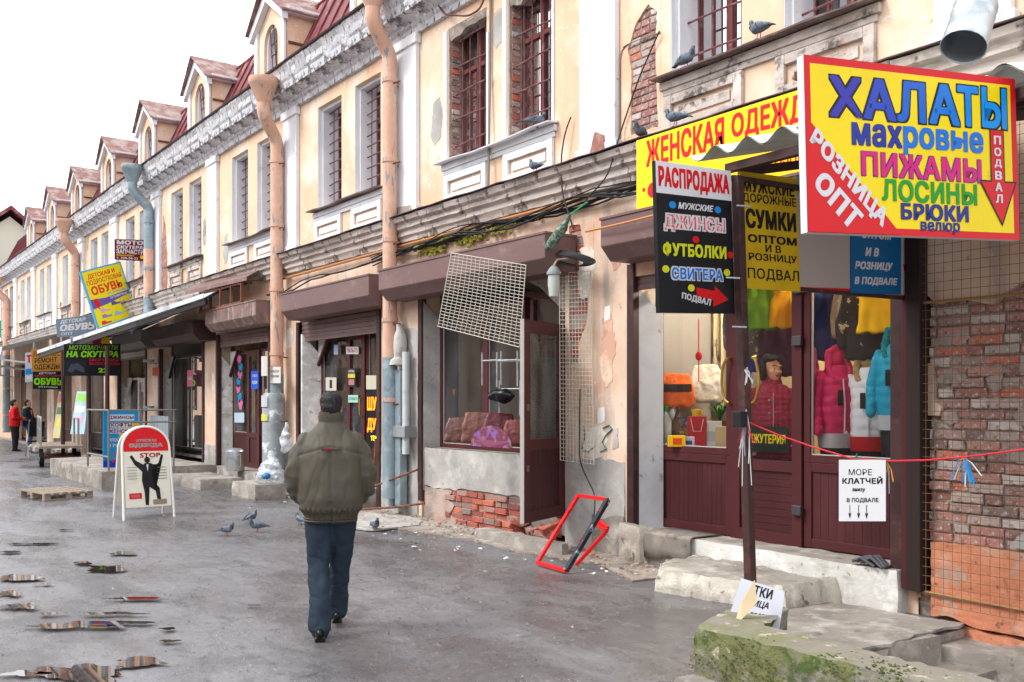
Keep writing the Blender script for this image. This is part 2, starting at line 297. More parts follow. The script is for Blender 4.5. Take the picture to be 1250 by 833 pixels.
# ---- cornice in blocks with joints
prof = [(.02, 6.84), (-.07, 6.84), (-.07, 6.93), (-.11, 6.96), (-.11, 7.0), (-.17, 7.04), (-.3, 7.07), (-.3, 7.2), (-.33, 7.24), (-.35, 7.36), (-.39, 7.42), (-.39, 7.46), (.02, 7.46)]
x = XR; seg = 0; cb = {}
while x > XL:
    w = .62; k = seg % 5
    if k not in cb:
        m = MB(); random.seed(k)
        m.sweep([(y + random.uniform(-.006, .006), z - 7 + random.uniform(-.005, .005)) for y, z in prof], -w/2 + .004, w/2 - .004, 4, .006); cb[k] = m.mesh(CORN, True, 25, 'cornice_block')
    link('cornice_block', cb[k], B, (x - w/2, random.uniform(-.006, .006), 7 + random.uniform(-.004, .004))); x -= w; seg += 1
m = MB(); random.seed(4); n = 220
tr = []
for i in range(n + 1):
    xx = XR + (XL - XR) * i / n; j = random.uniform(-.012, .012); tr.append([(xx, -.43 + j, 7.455 + j), (xx, -.44 + j, 7.475 + j), (xx, .1, 7.56), (xx, .1, 7.50)])
m.rings(tr); m.obj('eave_flashing', DARKM, B)
# ---- string course
sp = [(.02, 3.93), (-.05, 3.93), (-.06, 3.99), (-.1, 4.02), (-.1, 4.08), (-.15, 4.11), (-.15, 4.17), (-.2, 4.2), (-.22, 4.27), (.02, 4.3)]
x = XR; seg = 0; sb = {}
while x > XL:
    w = 1.02; k = seg % 4
    if k not in sb:
        m = MB(); random.seed(k+20); m.sweep([(y + random.uniform(-.006, .006), z - 4 + random.uniform(-.005, .005)) for y, z in sp], -w/2+.003, w/2-.003, 6, .005); sb[k] = m.mesh(STRING, True, 25, 'string_course_block')
    link('string_course_block', sb[k], B, (x - w/2, random.uniform(-.008, .008), 4 + random.uniform(-.004, .004))); x -= w; seg += 1
m = MB(); random.seed(5)
tr = []
for i in range(161):
    xx = XR + (XL - XR) * i / 160; j = random.uniform(-.012, .012); tr.append([(xx, -.26 + j, 4.275 + j), (xx, -.26 + j, 4.285 + j), (xx, .0, 4.33), (xx, .0, 4.3)])
m.rings(tr); m.obj('string_course_flashing', DARKM, B)
# ---- upper windows
def up_window(w, near):
    x0, x1, z0, z1 = w
    k = (x0 + 1000); rr = random.Random(int(k*10))
    brick_side = near and (-11.2 < x0 < -9.4)
    wd = link('window', None or bpy.data.meshes.new('window'), B)
    m = MB()                                  # recessed timber frame: outer ring, mullion, transom
    y = .2 if brick_side else .36
    fw = .06
    wood = WOODM if (x0 > -19.5 or rr.random() < .3) else GREYW
    m.box(x0, y, z0, x0+fw, y+.07, z1); m.box(x1-fw, y, z0, x1, y+.07, z1); m.box(x0+fw, y, z1-fw, x1-fw, y+.07, z1); m.box(x0+fw, y, z0, x1-fw, y+.07, z0+fw)
    cx = (x0+x1)/2; zt = z0 + (z1-z0)*.68
    m.box(cx-.035, y-.006, z0+fw, cx+.035, y+.06, z1-fw); m.box(x0+fw, y-.003, zt, cx-.035, y+.055, zt+.055); m.box(cx+.035, y-.003, zt, x1-fw, y+.055, zt+.055)
    wd.data = m.mesh(wood, name='window')
    if near:
        mm = MB(); mm.box(cx-.25, y+.01, z0+fw, cx-.225, y+.05, zt); mm.box(cx+.2, y+.01, z0+fw, cx+.225, y+.05, zt); mm.obj('glazing_bar', wood, wd)
    for a, b, c, d in ((x0+fw, cx-.035, z0+fw, zt), (cx+.035, x1-fw, z0+fw, zt), (x0+fw, cx-.035, zt+.055, z1-fw), (cx+.035, x1-fw, zt+.055, z1-fw)):
        t = rr.uniform(-.006, .006)
        MB().add([(a, y+.03+t, c), (b, y+.03-t, c), (b, y+.03-t, d), (a, y+.03+t, d)], [(0, 1, 2, 3)]).obj('pane', PANEU, wd)
    # curtain
    cu = MB(); n = 10; aa, bb = (x0+.08, x0+.08+(x1-x0)*rr.uniform(.3, .75))
    cu.rings([[(aa+(bb-aa)*i/n, y+.16+.025*math.sin(i*1.9), zz) for i in range(n+1)] for zz in (z0+.05, z1-.1)], closed=False); cu.obj('curtain', paint(rr.choice(['a8a5a0', 'b9b3ac', '8f9096', 'c8c2b6']), .9), wd)
    if not brick_side:                        # white painted lining of the reveal, standing slightly proud of it
        m = MB(); t = .02
        m.box(x0, .08, z0, x0+t+.03, .36, z1); m.box(x1-t-.03, .08, z0, x1, .36, z1); m.box(x0+t+.03, .08, z1-t-.03, x1-t-.03, .36, z1); m.box(x0, .004, z0-.0, x0+t*.5, .08, z1); m.box(x0+t+.03, .08, z0, x1-t-.03, .36, z0+.02)
        m.obj('surround', WHITEP, wd)
    else:
        box(x0-.1, -.02, z0-.03, x0-.02, -.001, z1+.02).obj('trim', WHITEP, wd, bev=.004); box(x1+.02, -.02, z0, x1+.06, -.001, z1-.3).obj('trim', WHITEP, wd, bev=.004)
    # iron bars
    if x0 > -28:
        m = MB(); yb = .1 if brick_side else .2
        nh = 5 if x0 > -12 else 10
        for i in range(nh):
            z = z0 + (z1-z0)*(i+.6)/nh; s = rr.uniform(-.02, .02)
            m.tube([(x0-.0, yb, z+s), (cx, yb-.02, z), (x1, yb, z-s)], .011, 6)
        for i in range(4):
            xx = x0 + (x1-x0)*(i+1)/5; m.tube([(xx, yb+.015, z0+.03), (xx+rr.uniform(-.01, .01), yb+.015, (z0+z1)/2), (xx, yb+.015, z1-.03)], .009, 6)
        m.obj('iron_bars', BARM, wd)
    return wd
for i, w in enumerate(wins):
    up_window(w, w[0] > -13)
# brick jambs of the two broken windows
def brick_mesh(l, h, d, seed, mat):
    r = random.Random(seed); m = MB(); j = lambda s: r.uniform(-s, s)
    m.box(-l/2, 0, -h/2, l/2, d, h/2); m.v = [(x + j(.006), y + j(.003), z + j(.004)) for x, y, z in m.v]
    bm = bmesh.new(); me = m.mesh(mat, name='brick'); bm.from_mesh(me)
    bmesh.ops.bevel(bm, geom=[e for e in bm.edges if all(abs(v.co.y) < .01 for v in e.verts)], offset=.007, segments=1, affect='EDGES'); bm.to_mesh(me); bm.free(); return me
BM = [brick_mesh(.245, .066, .06, i, BRICK) for i in range(5)]; BH = [brick_mesh(.12, .066, .06, i+9, BRICK) for i in range(4)]
BMR = [brick_mesh(.245, .066, .09, i, BRICKR) for i in range(5)]; BHR = [brick_mesh(.12, .066, .09, i+9, BRICKR) for i in range(4)]
for w in wins:
    if -11.2 < w[0] < -9.4:
        z = w[2] + .04; k = 0
        while z < w[3] - .03:
            o = link('brick', random.choice(BH if k % 3 else BHR), B, (w[0] - .02 , .1, z), (0, 0, math.radians(90)))
            o.location = (w[0] + .035 + random.uniform(-.012, .012), .1, z)
            z += .078; k += 1
        m = MB(); m.box(w[0]+.0, .005, w[2], w[0]+.022, .2, w[3]); m.obj('mortar_bed', MORTAR, B)
        # broken ragged plaster head over the opening
        m = MB(); r = random.Random(int(w[0]*7)); rg = []
        for i in range(13):
            xx = w[0] + (w[1]-w[0])*i/12; d = .06 + .09*abs(noise.noise(Vector((xx*4, 0, 0)))) + (.05 if i < 5 else 0)
            rg.append([(xx, -.01 + r.uniform(-.004, .006), w[3]+.03), (xx, .01 + r.uniform(0, .02), w[3]-d), (xx, .19, w[3]-d*.8), (xx, .19, w[3]+.03)])
        m.rings(rg); m.obj('broken_lintel', MORTAR, B, smooth=True, ang=50)
# ---- sills and aprons below each window pair
SILLM = M('sill_metal', '6e5c58', .55, layers=[('8f7f78', 5, .5, .65, .8), ('4b3d3a', 9, .6, .7, .6)])
for i, c in enumerate(bays):
    if c - 1.2 < XL or c + 1.3 > XR: continue
    a, b = c - 1.18, c + 1.34
    m = MB(); rg = []; r = random.Random(i)
    for k in range(9):
        xx = a + (b-a)*k/8; j = r.uniform(-.012, .012) - .03*math.sin(k/8*math.pi)*(i % 2)
        rg.append([(xx, -.16, WZ0-.045+j), (xx, -.165, WZ0-.03+j), (xx, .2, WZ0+.012), (xx, .2, WZ0-.02)])
    m.rings(rg); m.obj('sill', SILLM if i != 1 else WHITEP, B)
    ap = MB()
    ap.box(a+.03, -.05, WZ0-.13, b-.03, -.002, WZ0-.05); ap.box(a+.06, -.03, WZ0-.19, b-.06, -.003, WZ0-.132)
    for p, q in ((c-1.1, c-.1), (c+.28, c+1.26)):
        z0, z1 = 4.36, WZ0-.2
        ap.box(p, -.045, z0, p+.1, -.004, z1); ap.box(q-.1, -.045, z0, q, -.004, z1); ap.box(p+.102, -.043, z1-.09, q-.102, -.004, z1); ap.box(p+.102, -.043, z0, q-.102, -.004, z0+.06)
        ap.box(p+.16, -.02, z0+.1, q-.16, -.003, z1-.13)
    ap.obj('apron', [STRING, WHITEP, WHITEP, WHITEP, STRING][i] if i < 5 else (STRING if i % 2 else WHITEP), B, bev=.005)
# ---- mansard roof of standing-seam sheets
RY0, RZ0, RY1, RZ1 = .05, 7.5, .85, 9.2
rsl = Vector((0, RY1-RY0, RZ1-RZ0)).length; ra = math.atan2(RZ1-RZ0, RY1-RY0)
roof = link('roof', MB().box(XL, RY0+.06, RZ0-.04, XR, RY0+.08, RZ0).mesh(ROOFM, name='roof'), B)
m = MB(); m.add([(XL, RY1-.02, RZ1), (XR, RY1-.02, RZ1), (XR, 4.1, 10.1), (XL, 4.1, 10.1), (XL, 8.3, RZ1-1.6), (XR, 8.3, RZ1-1.6)], [(0, 1, 2, 3), (3, 2, 5, 4)]); m.obj('upper_slope', ROOFM, roof)
m = MB(); m.tube([(XL, RY1, RZ1), (XR, RY1, RZ1)], .035, 8); m.obj('ridge_roll', ROOFM, roof)
m = MB(); m.add([(0, 0, 0), (.49, 0, 0), (.49, 0, rsl), (0, 0, rsl)], [(0, 1, 2, 3)]); m.box(-.012, -.035, 0, .012, 0, rsl); SHEET = m.mesh(ROOFM, name='roof_sheet')
x = XL
while x < XR - .4:
    link('roof_sheet', SHEET, roof, (x, RY0 + random.uniform(0, .006), RZ0), (math.radians(90) * 0 - (math.pi/2 - ra), 0, 0)); x += .49
# ---- dormers
def dormer(k):
    cx = -17.38 + 4.14 - 4.14 * k
    W2, zb, ze, za = .7, 7.5, 8.86 + .05*math.sin(k*2.3), 9.36 + .05*math.sin(k*2.3)
    d = link('dormer', bpy.data.meshes.new('dormer'), B)
    # front wall with an arched opening
    arch = [(cx-.33, 7.62)] + [(cx - .33*math.cos(t), 8.45 + .33*math.sin(t)) for t in [math.pi*i/10 for i in range(11)]] + [(cx+.33, 7.62)]
    d.data = sheet([(cx-W2+.02, zb-.3), (cx+W2-.02, zb-.3), (cx+W2-.02, ze), (cx, za), (cx-W2+.02, ze)], [arch[::-1]], -.02, .22, 'dormer', PEACH, None).data
    for o in [o for o in bpy.data.objects if o.name.startswith('dormer') and o.parent is None and o is not d]: bpy.data.objects.remove(o)
    for s in (-1, 1):
        m = MB(); x = cx + s*W2
        m.ext([(x, 0.01, zb-.2), (x, .95, 9.3), (x, .95, ze+.0), (x, 0.01, ze)][:1] + [(x, .75, ze), (x, .01, ze)], (-.04*s, 0, 0)); m.obj('cheek', PEACH, d)
        MB().box(min(x, x+.03*s), .03, 8.24, max(x, x+.03*s), .36, 8.28).obj('cheek_band', RUST, d)
        MB().box(min(x-.11*s, x+.03*s), -.07, zb-.25, max(x-.11*s, x+.03*s), -.022, ze).obj('corner_strip', WHITEP, d, bev=.005)
        # raking white board and the roof slope
        e = Vector((cx + s*(W2+.12), 0, ze-.09)); a = Vector((cx, 0, za))
        m = MB(); m.ext([(e.x, -.14, e.z-.0), (a.x, -.14, a.z), (a.x, -.14, a.z-.2), (e.x, -.14, e.z-.17)], (0, .115, 0)); m.obj('raking_board', WHITEP, d)
        m = MB(); e2 = Vector((cx + s*(W2+.17), -.2, ze-.12)); a2 = Vector((cx, -.24, za+.03)); yb = 1.0
        m.ext([e2, a2, (a2.x, yb, a2.z), (e2.x, .66, e2.z)], (0, 0, .03)); m.obj('dormer_roof', ROOFD, d)
        MB().box(min(cx+s*(W2+.0), cx+s*(W2+.13)), -.02, ze-.14, max(cx+s*(W2+.0), cx+s*(W2+.13)), .68, ze-.02).obj('eave_board', WHITEP, d)
    m = MB()
    for i in range(1, 4): m.tube([(cx-.33+.165*i, .12, 7.62), (cx-.33+.165*i, .03, 8.45+math.sqrt(.33**2-(.165*i-.33)**2))], .01, 5)
    for z in (7.8, 8.05, 8.3, 8.52): m.tube([(cx-.32, .11, z-.02), (cx+.32, .11, z+.02)], .012, 5)
    m.obj('iron_bars', BARM, d)
    ring = [(cx + (px-cx)*.99, .2, pz) for px, pz in arch]
    MB().add(ring, [tuple(range(len(ring)))]).obj('pane', PANEU, d)
    m = MB(); m.tube([(px, .18, pz) for px, pz in [(cx + (a-cx)*.93, b) for a, b in arch]], .03, 6); m.tube([(cx, .18, 7.62), (cx, .18, 8.77)], .02, 6); m.obj('window_frame', WHITEP, d)
    MB().ext([(px, .04, pz) for px, pz in arch] + [(px, .04, pz) for px, pz in [(cx+(a-cx)*.88, 7.62 + (b-7.62)*.955) for a, b in arch[::-1]]], (0, .16, 0)).obj('reveal', WHITEP, d)
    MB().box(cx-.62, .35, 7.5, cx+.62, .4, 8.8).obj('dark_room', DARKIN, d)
for k in range(8): dormer(k)
for o in [o for o in B.children if o.name.startswith('dormer')]: o.location.y = .1
# ---- brick patch beside the first upper window
MB().box(PATCH[0]-.1, .028, PATCH[2]-.1, PATCH[1]+.1, .09, PATCH[3]+.1).obj('mortar_bed', MORTAR, B)
def lay(x0, x1, z0, z1, yf, bl, bh, inside, course=.078, parent=B, yj=.01, name='brick', rr=None, lim=None):
    rr = rr or random.Random(3); z = z0 + course/2; row = 0; cnt = 0
    while z < z1:
        x = x0 - (.13 if row % 2 else 0) - rr.uniform(0, .04); i = 0
        while x < x1:
            hd = rr.random() < .35; w = .135 if hd else .26
            cx = x + w/2
            if inside(cx, z):
                link(name, rr.choice(bh if hd else bl), parent, (cx, yf + rr.uniform(-yj, yj), z), (0, rr.uniform(-.02, .02), 0)); cnt += 1
            x += w
        z += course; row += 1
    return cnt
lay(PATCH[0], PATCH[1], PATCH[2], PATCH[3], .015, BM, BH, lambda x, z: PATCH[0]-.02 < x < PATCH[1]+.02 and z < PATCH[3]-.03, yj=.006)
ol = jag([(-7.38, 4.43), (-7.38, 5.1), (-7.43, 5.35), (-7.3, 5.6), (-7.12, 5.72), (-7.0, 5.6), (-7.02, 5.2), (-6.98, 4.43)], .018, .05, 2)
sheet([(PATCH[0]-.004, PATCH[2]-.004), (PATCH[1]+.004, PATCH[2]-.004), (PATCH[1]+.004, PATCH[3]+.004), (PATCH[0]-.004, PATCH[3]+.004)], [[tuple(p) for p in ol]], -.003, .03, 'plaster_edge', PEACH, B)

MB().box(PATCH2[0]-.04, .028, PATCH2[2]-.1, PATCH2[1]+.1, .09, PATCH2[3]+.1).obj('mortar_bed', MORTAR, B)
lay(PATCH2[0], PATCH2[1], PATCH2[2], PATCH2[3], .016, BMR, BHR, lambda x, z: PATCH2[0] < x < PATCH2[1]+.02 and z < PATCH2[3]-.03 and noise.noise(Vector((x*5, z*3, 4))) > -.25, yj=.008, rr=random.Random(8))
ol = jag([(-8.4, 2.06), (-8.4, 3.64), (-8.2, 3.62), (-8.12, 3.3), (-8.2, 3.0), (-8.06, 2.8), (-8.1, 2.5), (-8.22, 2.3), (-8.25, 2.08)], .02, .05, 12)
sheet([(PATCH2[0]-.004, PATCH2[2]-.004), (PATCH2[1]+.004, PATCH2[2]-.004), (PATCH2[1]+.004, PATCH2[3]+.004), (PATCH2[0]-.004, PATCH2[3]+.004)], [[tuple(p) for p in ol]], -.003, .03, 'plaster_edge', PEACHL, B)
# ---- the bare brick end beside the first shop
MB().box(-4.16, .034, -1.6, XR, .34, 4.2).obj('mortar_bed', MORTAR, B)
nb = lay(-4.14, -2.55, .5, 2.95, .014, BM, BH, lambda x, z: x < -2.6 and not (x > -3.02 and z > 2.86) and not ((x+3.22)**2 + (z-2.28)**2*1.6 < .006) and not ((x+3.05)**2+(z-1.02)**2 < .01), yj=.016, rr=random.Random(11))
m = MB(); rr = random.Random(12); z = .54; row = 0
while z < 2.95:
    x = -2.6 - (.13 if row % 2 else 0)
    while x < XR-.1:
        m.box(x+.006, .02+rr.uniform(-.012, .012), z-.033, x+.248, .13, z+.033); x += .26
    z += .078; row += 1
tag(m.obj('distant_brickwork', BRICK, B), kind='stuff')
z_ = [(P(x, y, -.025).x, P(x, y, -.025).z) for x, y in ((1130, 361), (1147, 370), (1167, 366), (1191, 368), (1213, 372), (1221, 361), (1250, 342))]
pl = [(-4.13, 4.25), (-4.13, z_[0][1])] + z_ + [(-3.0, 2.7), (-2.6, 2.8), (XR-.02, 2.8), (XR-.02, 4.25)]
sheet([tuple(p) for q_ in [jag(pl[1:-1], .018, .05, 4)] for p in q_[:-max(1, int((Vector(pl[-2])-Vector(pl[1])).length/.05))]] + [(XR-.02, 2.8), (XR-.02, 4.25), (-4.13, 4.25)], [], -.025, .14, 'upper_plaster_skin', PEACHL, B)
pl = jag([(-4.13, 1.55), (-4.13, 1.97), (-4.05, 1.93), (-4.0, 1.8), (-4.02, 1.68), (-3.95, 1.6), (-3.97, 1.54)], .012, .04, 5)
sheet([tuple(p) for p in pl], [], -.022, .05, 'plaster_remnant', PEACHL, B)
pl = jag([(-3.42, .62), (-3.25, .62), (-3.12, .9), (-3.22, .98), (-3.3, .8)], .02, .04, 6)
sheet([tuple(p) for p in pl], [], -.03, .09, 'plaster_remnant', GREYPL, B)
for i in range(17):
    rr = random.Random(60+i); x, z = rr.uniform(-4.0, -2.6), rr.uniform(.75, 2.55); a, b = rr.uniform(.05, .13), rr.uniform(.03, .08)
    pl = jag([(x+a*math.cos(t)*rr.uniform(.6, 1.3), z+b*math.sin(t)*rr.uniform(.6, 1.3)) for t in [2*math.pi*k/9 for k in range(9)]], .035, .02, 60+i); sheet([tuple(p) for p in pl], [], .0 + .006*(i % 3), .03, 'mortar_smear', MORTAR, B)
# orange plastered foot, two ragged coats reaching down into the stair well
def rough_slab(x0, x1, z0f, z1f, y, th, name, mat, nx=46, nz=16, amp=.03):
    m = MB(); g = []
    for i in range(nx+1):
        xx = x0 + (x1-x0)*i/nx; a, b = z0f(xx), z1f(xx); row = []
        for j in range(nz+1):
            zz = a + (b-a)*j/nz; row.append((xx, y - amp*abs(noise.noise(Vector((xx*3.5, zz*3.5, y)))) - amp*.5*noise.noise(Vector((xx*11, zz*11, y))), zz))
        row.append((xx, y+th, b)); row.insert(0, (xx, y+th, a)); g.append(row)
    m.rings(g, closed=False, caps=False); return m.obj(name, mat, B, smooth=True, ang=60)
rough_slab(-4.02, XR, lambda x: .02 + .05*noise.noise(Vector((x*4, 0, 0))) - .05*(x+4), lambda x: .58 + .035*noise.noise(Vector((x*5, 3, 0))), -.045, .17, 'orange_plaster_coat', ORANGEP)
rough_slab(-3.95, XR, lambda x: -1.5, lambda x: .0 - .06*(x+4) + .05*noise.noise(Vector((x*4, 7, 0))), -.015, .15, 'orange_plaster_foot', ORANGEP, 46, 26, .07)
# ---- broken plaster and brick under the second shop window
SX0, SX1 = -11.62, -9.3
MB().box(SX0-.02, .042, -.2, SX1+.02, .3, 1.0).obj('mortar_bed', MORTAR, B)
g = lambda x: .56 + .03*noise.noise(Vector((x*3, 0, 1)))
sheet([(SX0, 1.0), (SX0, .47)] + [(SX0 + (SX1-SX0)*i/40, .47 + .03*noise.noise(Vector((i*.31, 0, 0))) + (.02 if i > 14 else -.01)) for i in range(1, 40)] + [(SX1, .5), (SX1, 1.0)], [], .015, .1, 'grey_plaster_band', GREYPL, B)
pl = jag([(SX0, .46), (SX0, .0), (-10.75, .0), (-10.95, .12), (-10.85, .25), (-11.0, .33), (-10.9, .45)], .03, .05, 9)
sheet([tuple(p) for p in pl], [], .02, .1, 'grey_plaster_remnant', M('pink_plaster', 'ac9a90', .9, layers=[('8f827a', 3, .45, .6, .9), ('c08a72', 4, .55, .65, .8)], bump=(14, .8, .02)), B)
lay(-11.05, -9.25, .0, .5, .02, BMR, BHR, lambda x, z: x > -11.0 + .2*noise.noise(Vector((z*6, 1, 1))) and x < -9.3 - (.3 if z < .12 else 0)*0, yj=.02, rr=random.Random(21), parent=B)
# ---- a roller shutter in its housing over a shop
def shutter(x0, x1, z0=3.22, z1=3.5, y=-.45, zdrop=2.82, label='', mat=BOXM, slat=SLATM, post=True, ox=None, ys=.04, dark=STEELD):
    t = thing('roller_shutter', label, 'roller shutter', ((x0+x1)/2, 0, 0), group='roller shutters over the shops'); c = (x0+x1)/2
    m = MB(); m.ext([(x0-c, 0, z1), (x0-c, y, z1), (x0-c, y, z0), (x0-c, y+.13, z0-.14), (x0-c, 0, z0-.14)], (x1-x0, 0, 0)); m.obj('housing', mat, t, bev=.008)
    m = MB(); m.box(x0-c-.01, y-.012, z1-.012, x1-c+.01, 0, z1+.012); m.obj('lid', mat, t)
    a, b = ox or (x0+.1, x1-.1)
    if zdrop < z0-.14:
        z = z0-.14; me = box(0, ys, -.072, b-a, ys+.022, -.004).box(0, ys-.008, -.05, b-a, ys, -.022).mesh(slat, name='slat')
        while z > zdrop + .03:
            link('slat', me, t, (a-c, 0, z)); z -= .074
        box(a-c, ys-.012, z-.05, b-c, ys+.035, z-.002).obj('bottom_rail', mat, t)
    if post:
        for xx in (a, b): box(xx-c-.05, -.035, -.0, xx-c+.05, .06, z0-.14).obj('guide_rail', dark, t, bev=.004)
    return t
shutter(U(733, -.45), -4.12, label='brown roller shutter half hidden behind the black sign above the doorway with the woman', zdrop=2.86, ox=(-7.36, -4.32))
shutter(-12.1, -8.27, label='wide brown shutter box above the window with the tilted wire grille, no slats showing', zdrop=9, ox=(-11.64, -8.5), post=False)
box(-11.72, -.03, .25, -11.62, .05, 3.1).obj('door_post', STEELD, B, bev=.004)
shutter(U(343, -.45), U(450, -.45), label='brown roller shutter box beside the peach downpipe, above the shop behind the walking man', z0=3.18, z1=3.48, zdrop=2.77, ox=(-15.9, -12.9))
shutter(U(250, -.5), U(312, -.5), label='weathered brown roller shutter box under the sloping brown tin canopy', z0=3.2, z1=3.47, y=-.5, zdrop=2.86, ox=(-20.1, -17.2), mat=M('weathered_box', '76605a', .55, layers=[('a08f86', (9, 9, 1), .5, .66, .8), ('59443f', 4, .5, .65, .7)]))
shutter(U(184, -.5), U(235, -.5), label='dark brown shutter box over the black-framed arched windows', z0=3.08, z1=3.35, y=-.5, zdrop=9, ox=(-24.3, -21.0), mat=STEELD)
shutter(U(136, -.45), U(172, -.45), label='grey roller shutter with a lit-up sign box, left of the black-framed windows', z0=3.12, z1=3.4, y=-.45, zdrop=2.85, ox=(-28.3, -25.5), mat=M('grey_box', '5c5855', .5), slat=M('pale_slat', 'aaa29a', .5))
# ================================================================ shopfronts
def frame_rect(m, x0, x1, z0, z1, y, w, d=.06):
    m.box(x0, y, z0, x0+w, y+d, z1); m.box(x1-w, y, z0, x1, y+d, z1); m.box(x0+w, y, z1-w, x1-w, y+d, z1); m.box(x0+w, y, z0, x1-w, y+d, z0+w)
def glaz(parent, x0, x1, z0, z1, y, w=.07, sash=MAROON, pane=PANE):
    m = MB(); frame_rect(m, x0, x1, z0, z1, y, w); o = m.obj('window', sash, parent, bev=.004)
    MB().quad((x0+w, y+.03, z0+w), (x1-w, y+.03, z0+w), (x1-w, y+.03, z1-w), (x0+w, y+.03, z1-w)).obj('pane', pane, o)
    b = MB(); frame_rect(b, x0+w-.004, x1-w+.004, z0+w-.004, z1-w+.004, y+.02, .012, .02); b.obj('gasket', paint('c9c6c0'), o)
    return o
def panel(parent, x0, x1, z0, z1, y, n, mat=MAROOND, horiz=False):
    nn = n
    for i in range(nn):
        if horiz: a, b = z0+(z1-z0)*i/nn, z0+(z1-z0)*(i+1)/nn; box(x0, y, a+.001, x1, y+.02, b-.002).obj('plank', mat, parent)
        else: a, b = x0+(x1-x0)*i/nn, x0+(x1-x0)*(i+1)/nn; box(a+.0008, y, z0, b-.0016, y+.02, z1).obj('plank', mat, parent)
def room(t, x0, x1, y0, y1, z0, z1, mat, floor=CONC):
    m = MB(); m.quad((x0, y1, z0), (x1, y1, z0), (x1, y1, z1), (x0, y1, z1)); m.quad((x0, y0, z0), (x0, y1, z0), (x0, y1, z1), (x0, y0, z1)); m.quad((x1, y0, z0), (x1, y0, z1), (x1, y1, z1), (x1, y1, z0))
    m.quad((x0, y0, z1), (x0, y1, z1), (x1, y1, z1), (x1, y0, z1)); m.obj('room_walls', mat, t); box(x0, y0, z0-.06, x1, y1, z0).obj('room_floor', floor, t)
# -- first shop: frame plane Y=.3
Y1 = .3; FZ = .34
s1 = thing('shopfront', 'maroon shopfront with glass door, woman behind it and winter jackets in the right window', 'shopfront', (0, 0, 0))
xa, xb, xc, xd = -7.33, U(893, Y1), U(981, Y1), -4.27
TZ = 2.86
gz = 1.12
glaz(s1, xa, xb, gz, TZ, Y1, pane=PANEC)
m = MB(); frame_rect(m, xa, xb, FZ, gz-.002, Y1+.002, .08); m.obj('lower_frame', MAROON, s1, bev=.004)
panel(s1, xa+.08, xb-.08, FZ+.08, gz-.08, Y1+.02, 14)
door = link('door', MB().mesh(MAROON, name='door'), s1)
m = MB(); dz = FZ-.04; m.box(xb+.005, Y1-.02, dz, xb+.115, Y1+.04, TZ); m.box(xc-.115, Y1-.02, dz, xc-.01, Y1+.04, TZ); m.box(xb+.115, Y1-.02, dz, xc-.115, Y1+.04, dz+.14); m.box(xb+.115, Y1-.02, 1.0, xc-.115, Y1+.04, 1.1); m.box(xb+.115, Y1-.02, TZ-.12, xc-.115, Y1+.04, TZ)
door.data = m.mesh(MAROON, name='door')
MB().quad((xb+.115, Y1+.01, 1.1), (xc-.115, Y1+.01, 1.1), (xc-.115, Y1+.01, TZ-.12), (xb+.115, Y1+.01, TZ-.12)).obj('pane', PANEC, door)
panel(door, xb+.115, xc-.115, dz+.14, 1.0, Y1+.004, 8, horiz=True)
for z in (.62, 2.15, 2.62): box(xc-.09, Y1-.06, z, xc+.01, Y1-.02, z+.09).obj('hinge', paint('5c5a5c', .4, metal=.6), door, bev=.006)
BRASS = M('brass', 'b08d4a', .3, .9)
hx = U(893, Y1-.06)
for s, xx in ((1, hx-.04), (-1, hx+.26)):
    MB().tube([(xx, Y1-.02, 1.62)] + [(xx - s*.075*math.sin(t) + s*.0, Y1-.07, 1.85-.21*math.cos(t)) for t in [math.pi*i/10 for i in range(11)]] + [(xx, Y1-.02, 2.07)], .014, 8).obj('handle', BRASS, door if s < 0 else s1, smooth=True)
glaz(s1, xc, xd, gz-.02, TZ, Y1, pane=PANEC)
m = MB(); frame_rect(m, xc, xd, FZ, gz-.022, Y1+.002, .08); m.obj('lower_frame', MAROON, s1, bev=.004)
panel(s1, xc+.08, xd-.08, FZ+.08, gz-.1, Y1+.02, 12)
room(s1, -8.0, -4.25, Y1+.07, 2.6, FZ, 3.3, CREAMIN)
box(-6.55, 1.6, FZ, -6.5, 2.6, 3.2).obj('partition', CREAMIN, s1)
# white plastered left jamb with its chamfered head
m = MB(); m.ext([(-7.34, -.02, -.02), (-7.2, .29, -.02), (-7.2, .29, 2.55), (-7.34, -.02, 2.9)], (-.08, 0, 0)); m.obj('jamb', M('painted_jamb', 'b9bbbf', .8, layers=[('9a9a9c', 1.5, .5, .7, .7), ('6f6b66', 8, .63, .7, .7)], bump=(9, .4, .01)), s1)
m = MB(); m.ext([(-7.34, -.005, 2.86), (-7.34, .29, 2.86), (-7.2, .29, 2.6), (-7.34, -.005, 2.4)][:3], (.0, 0, 0.001)); 
# right thick post
box(U(1100, -.1), -.1, .2, U(1108, -.1), .3, 3.3).obj('post', MAROON, s1, bev=.004)
box(U(1108, -.1)+.002, -.13, .2, U(1123, -.13), .12, 3.5).obj('post', M('black_brown_steel', '2c211f', .5), s1, bev=.004)
TUBE = M('added_lit_tube', 'ffffff', .5, emit=('fff1dc', 70))  # tubes added to light the room; only its lit interior is known
box(-7.1, 1.0, 3.2, -5.7, 1.14, 3.27).obj('added_lamp_housing', paint('d8d8d8'), s1); MB().tube([(-7.05, 1.03, 3.17), (-5.75, 1.03, 3.17)], .02, 8).obj('added_fluorescent_tube', TUBE, s1); MB().tube([(-7.05, 1.11, 3.17), (-5.75, 1.11, 3.17)], .02, 8).obj('added_fluorescent_tube', TUBE, s1)
box(-5.5, .9, 3.2, -4.5, 1.04, 3.27).obj('added_lamp_housing', paint('d8d8d8'), s1); MB().tube([(-5.45, .97, 3.17), (-4.55, .97, 3.17)], .02, 8).obj('added_fluorescent_tube', TUBE, s1)
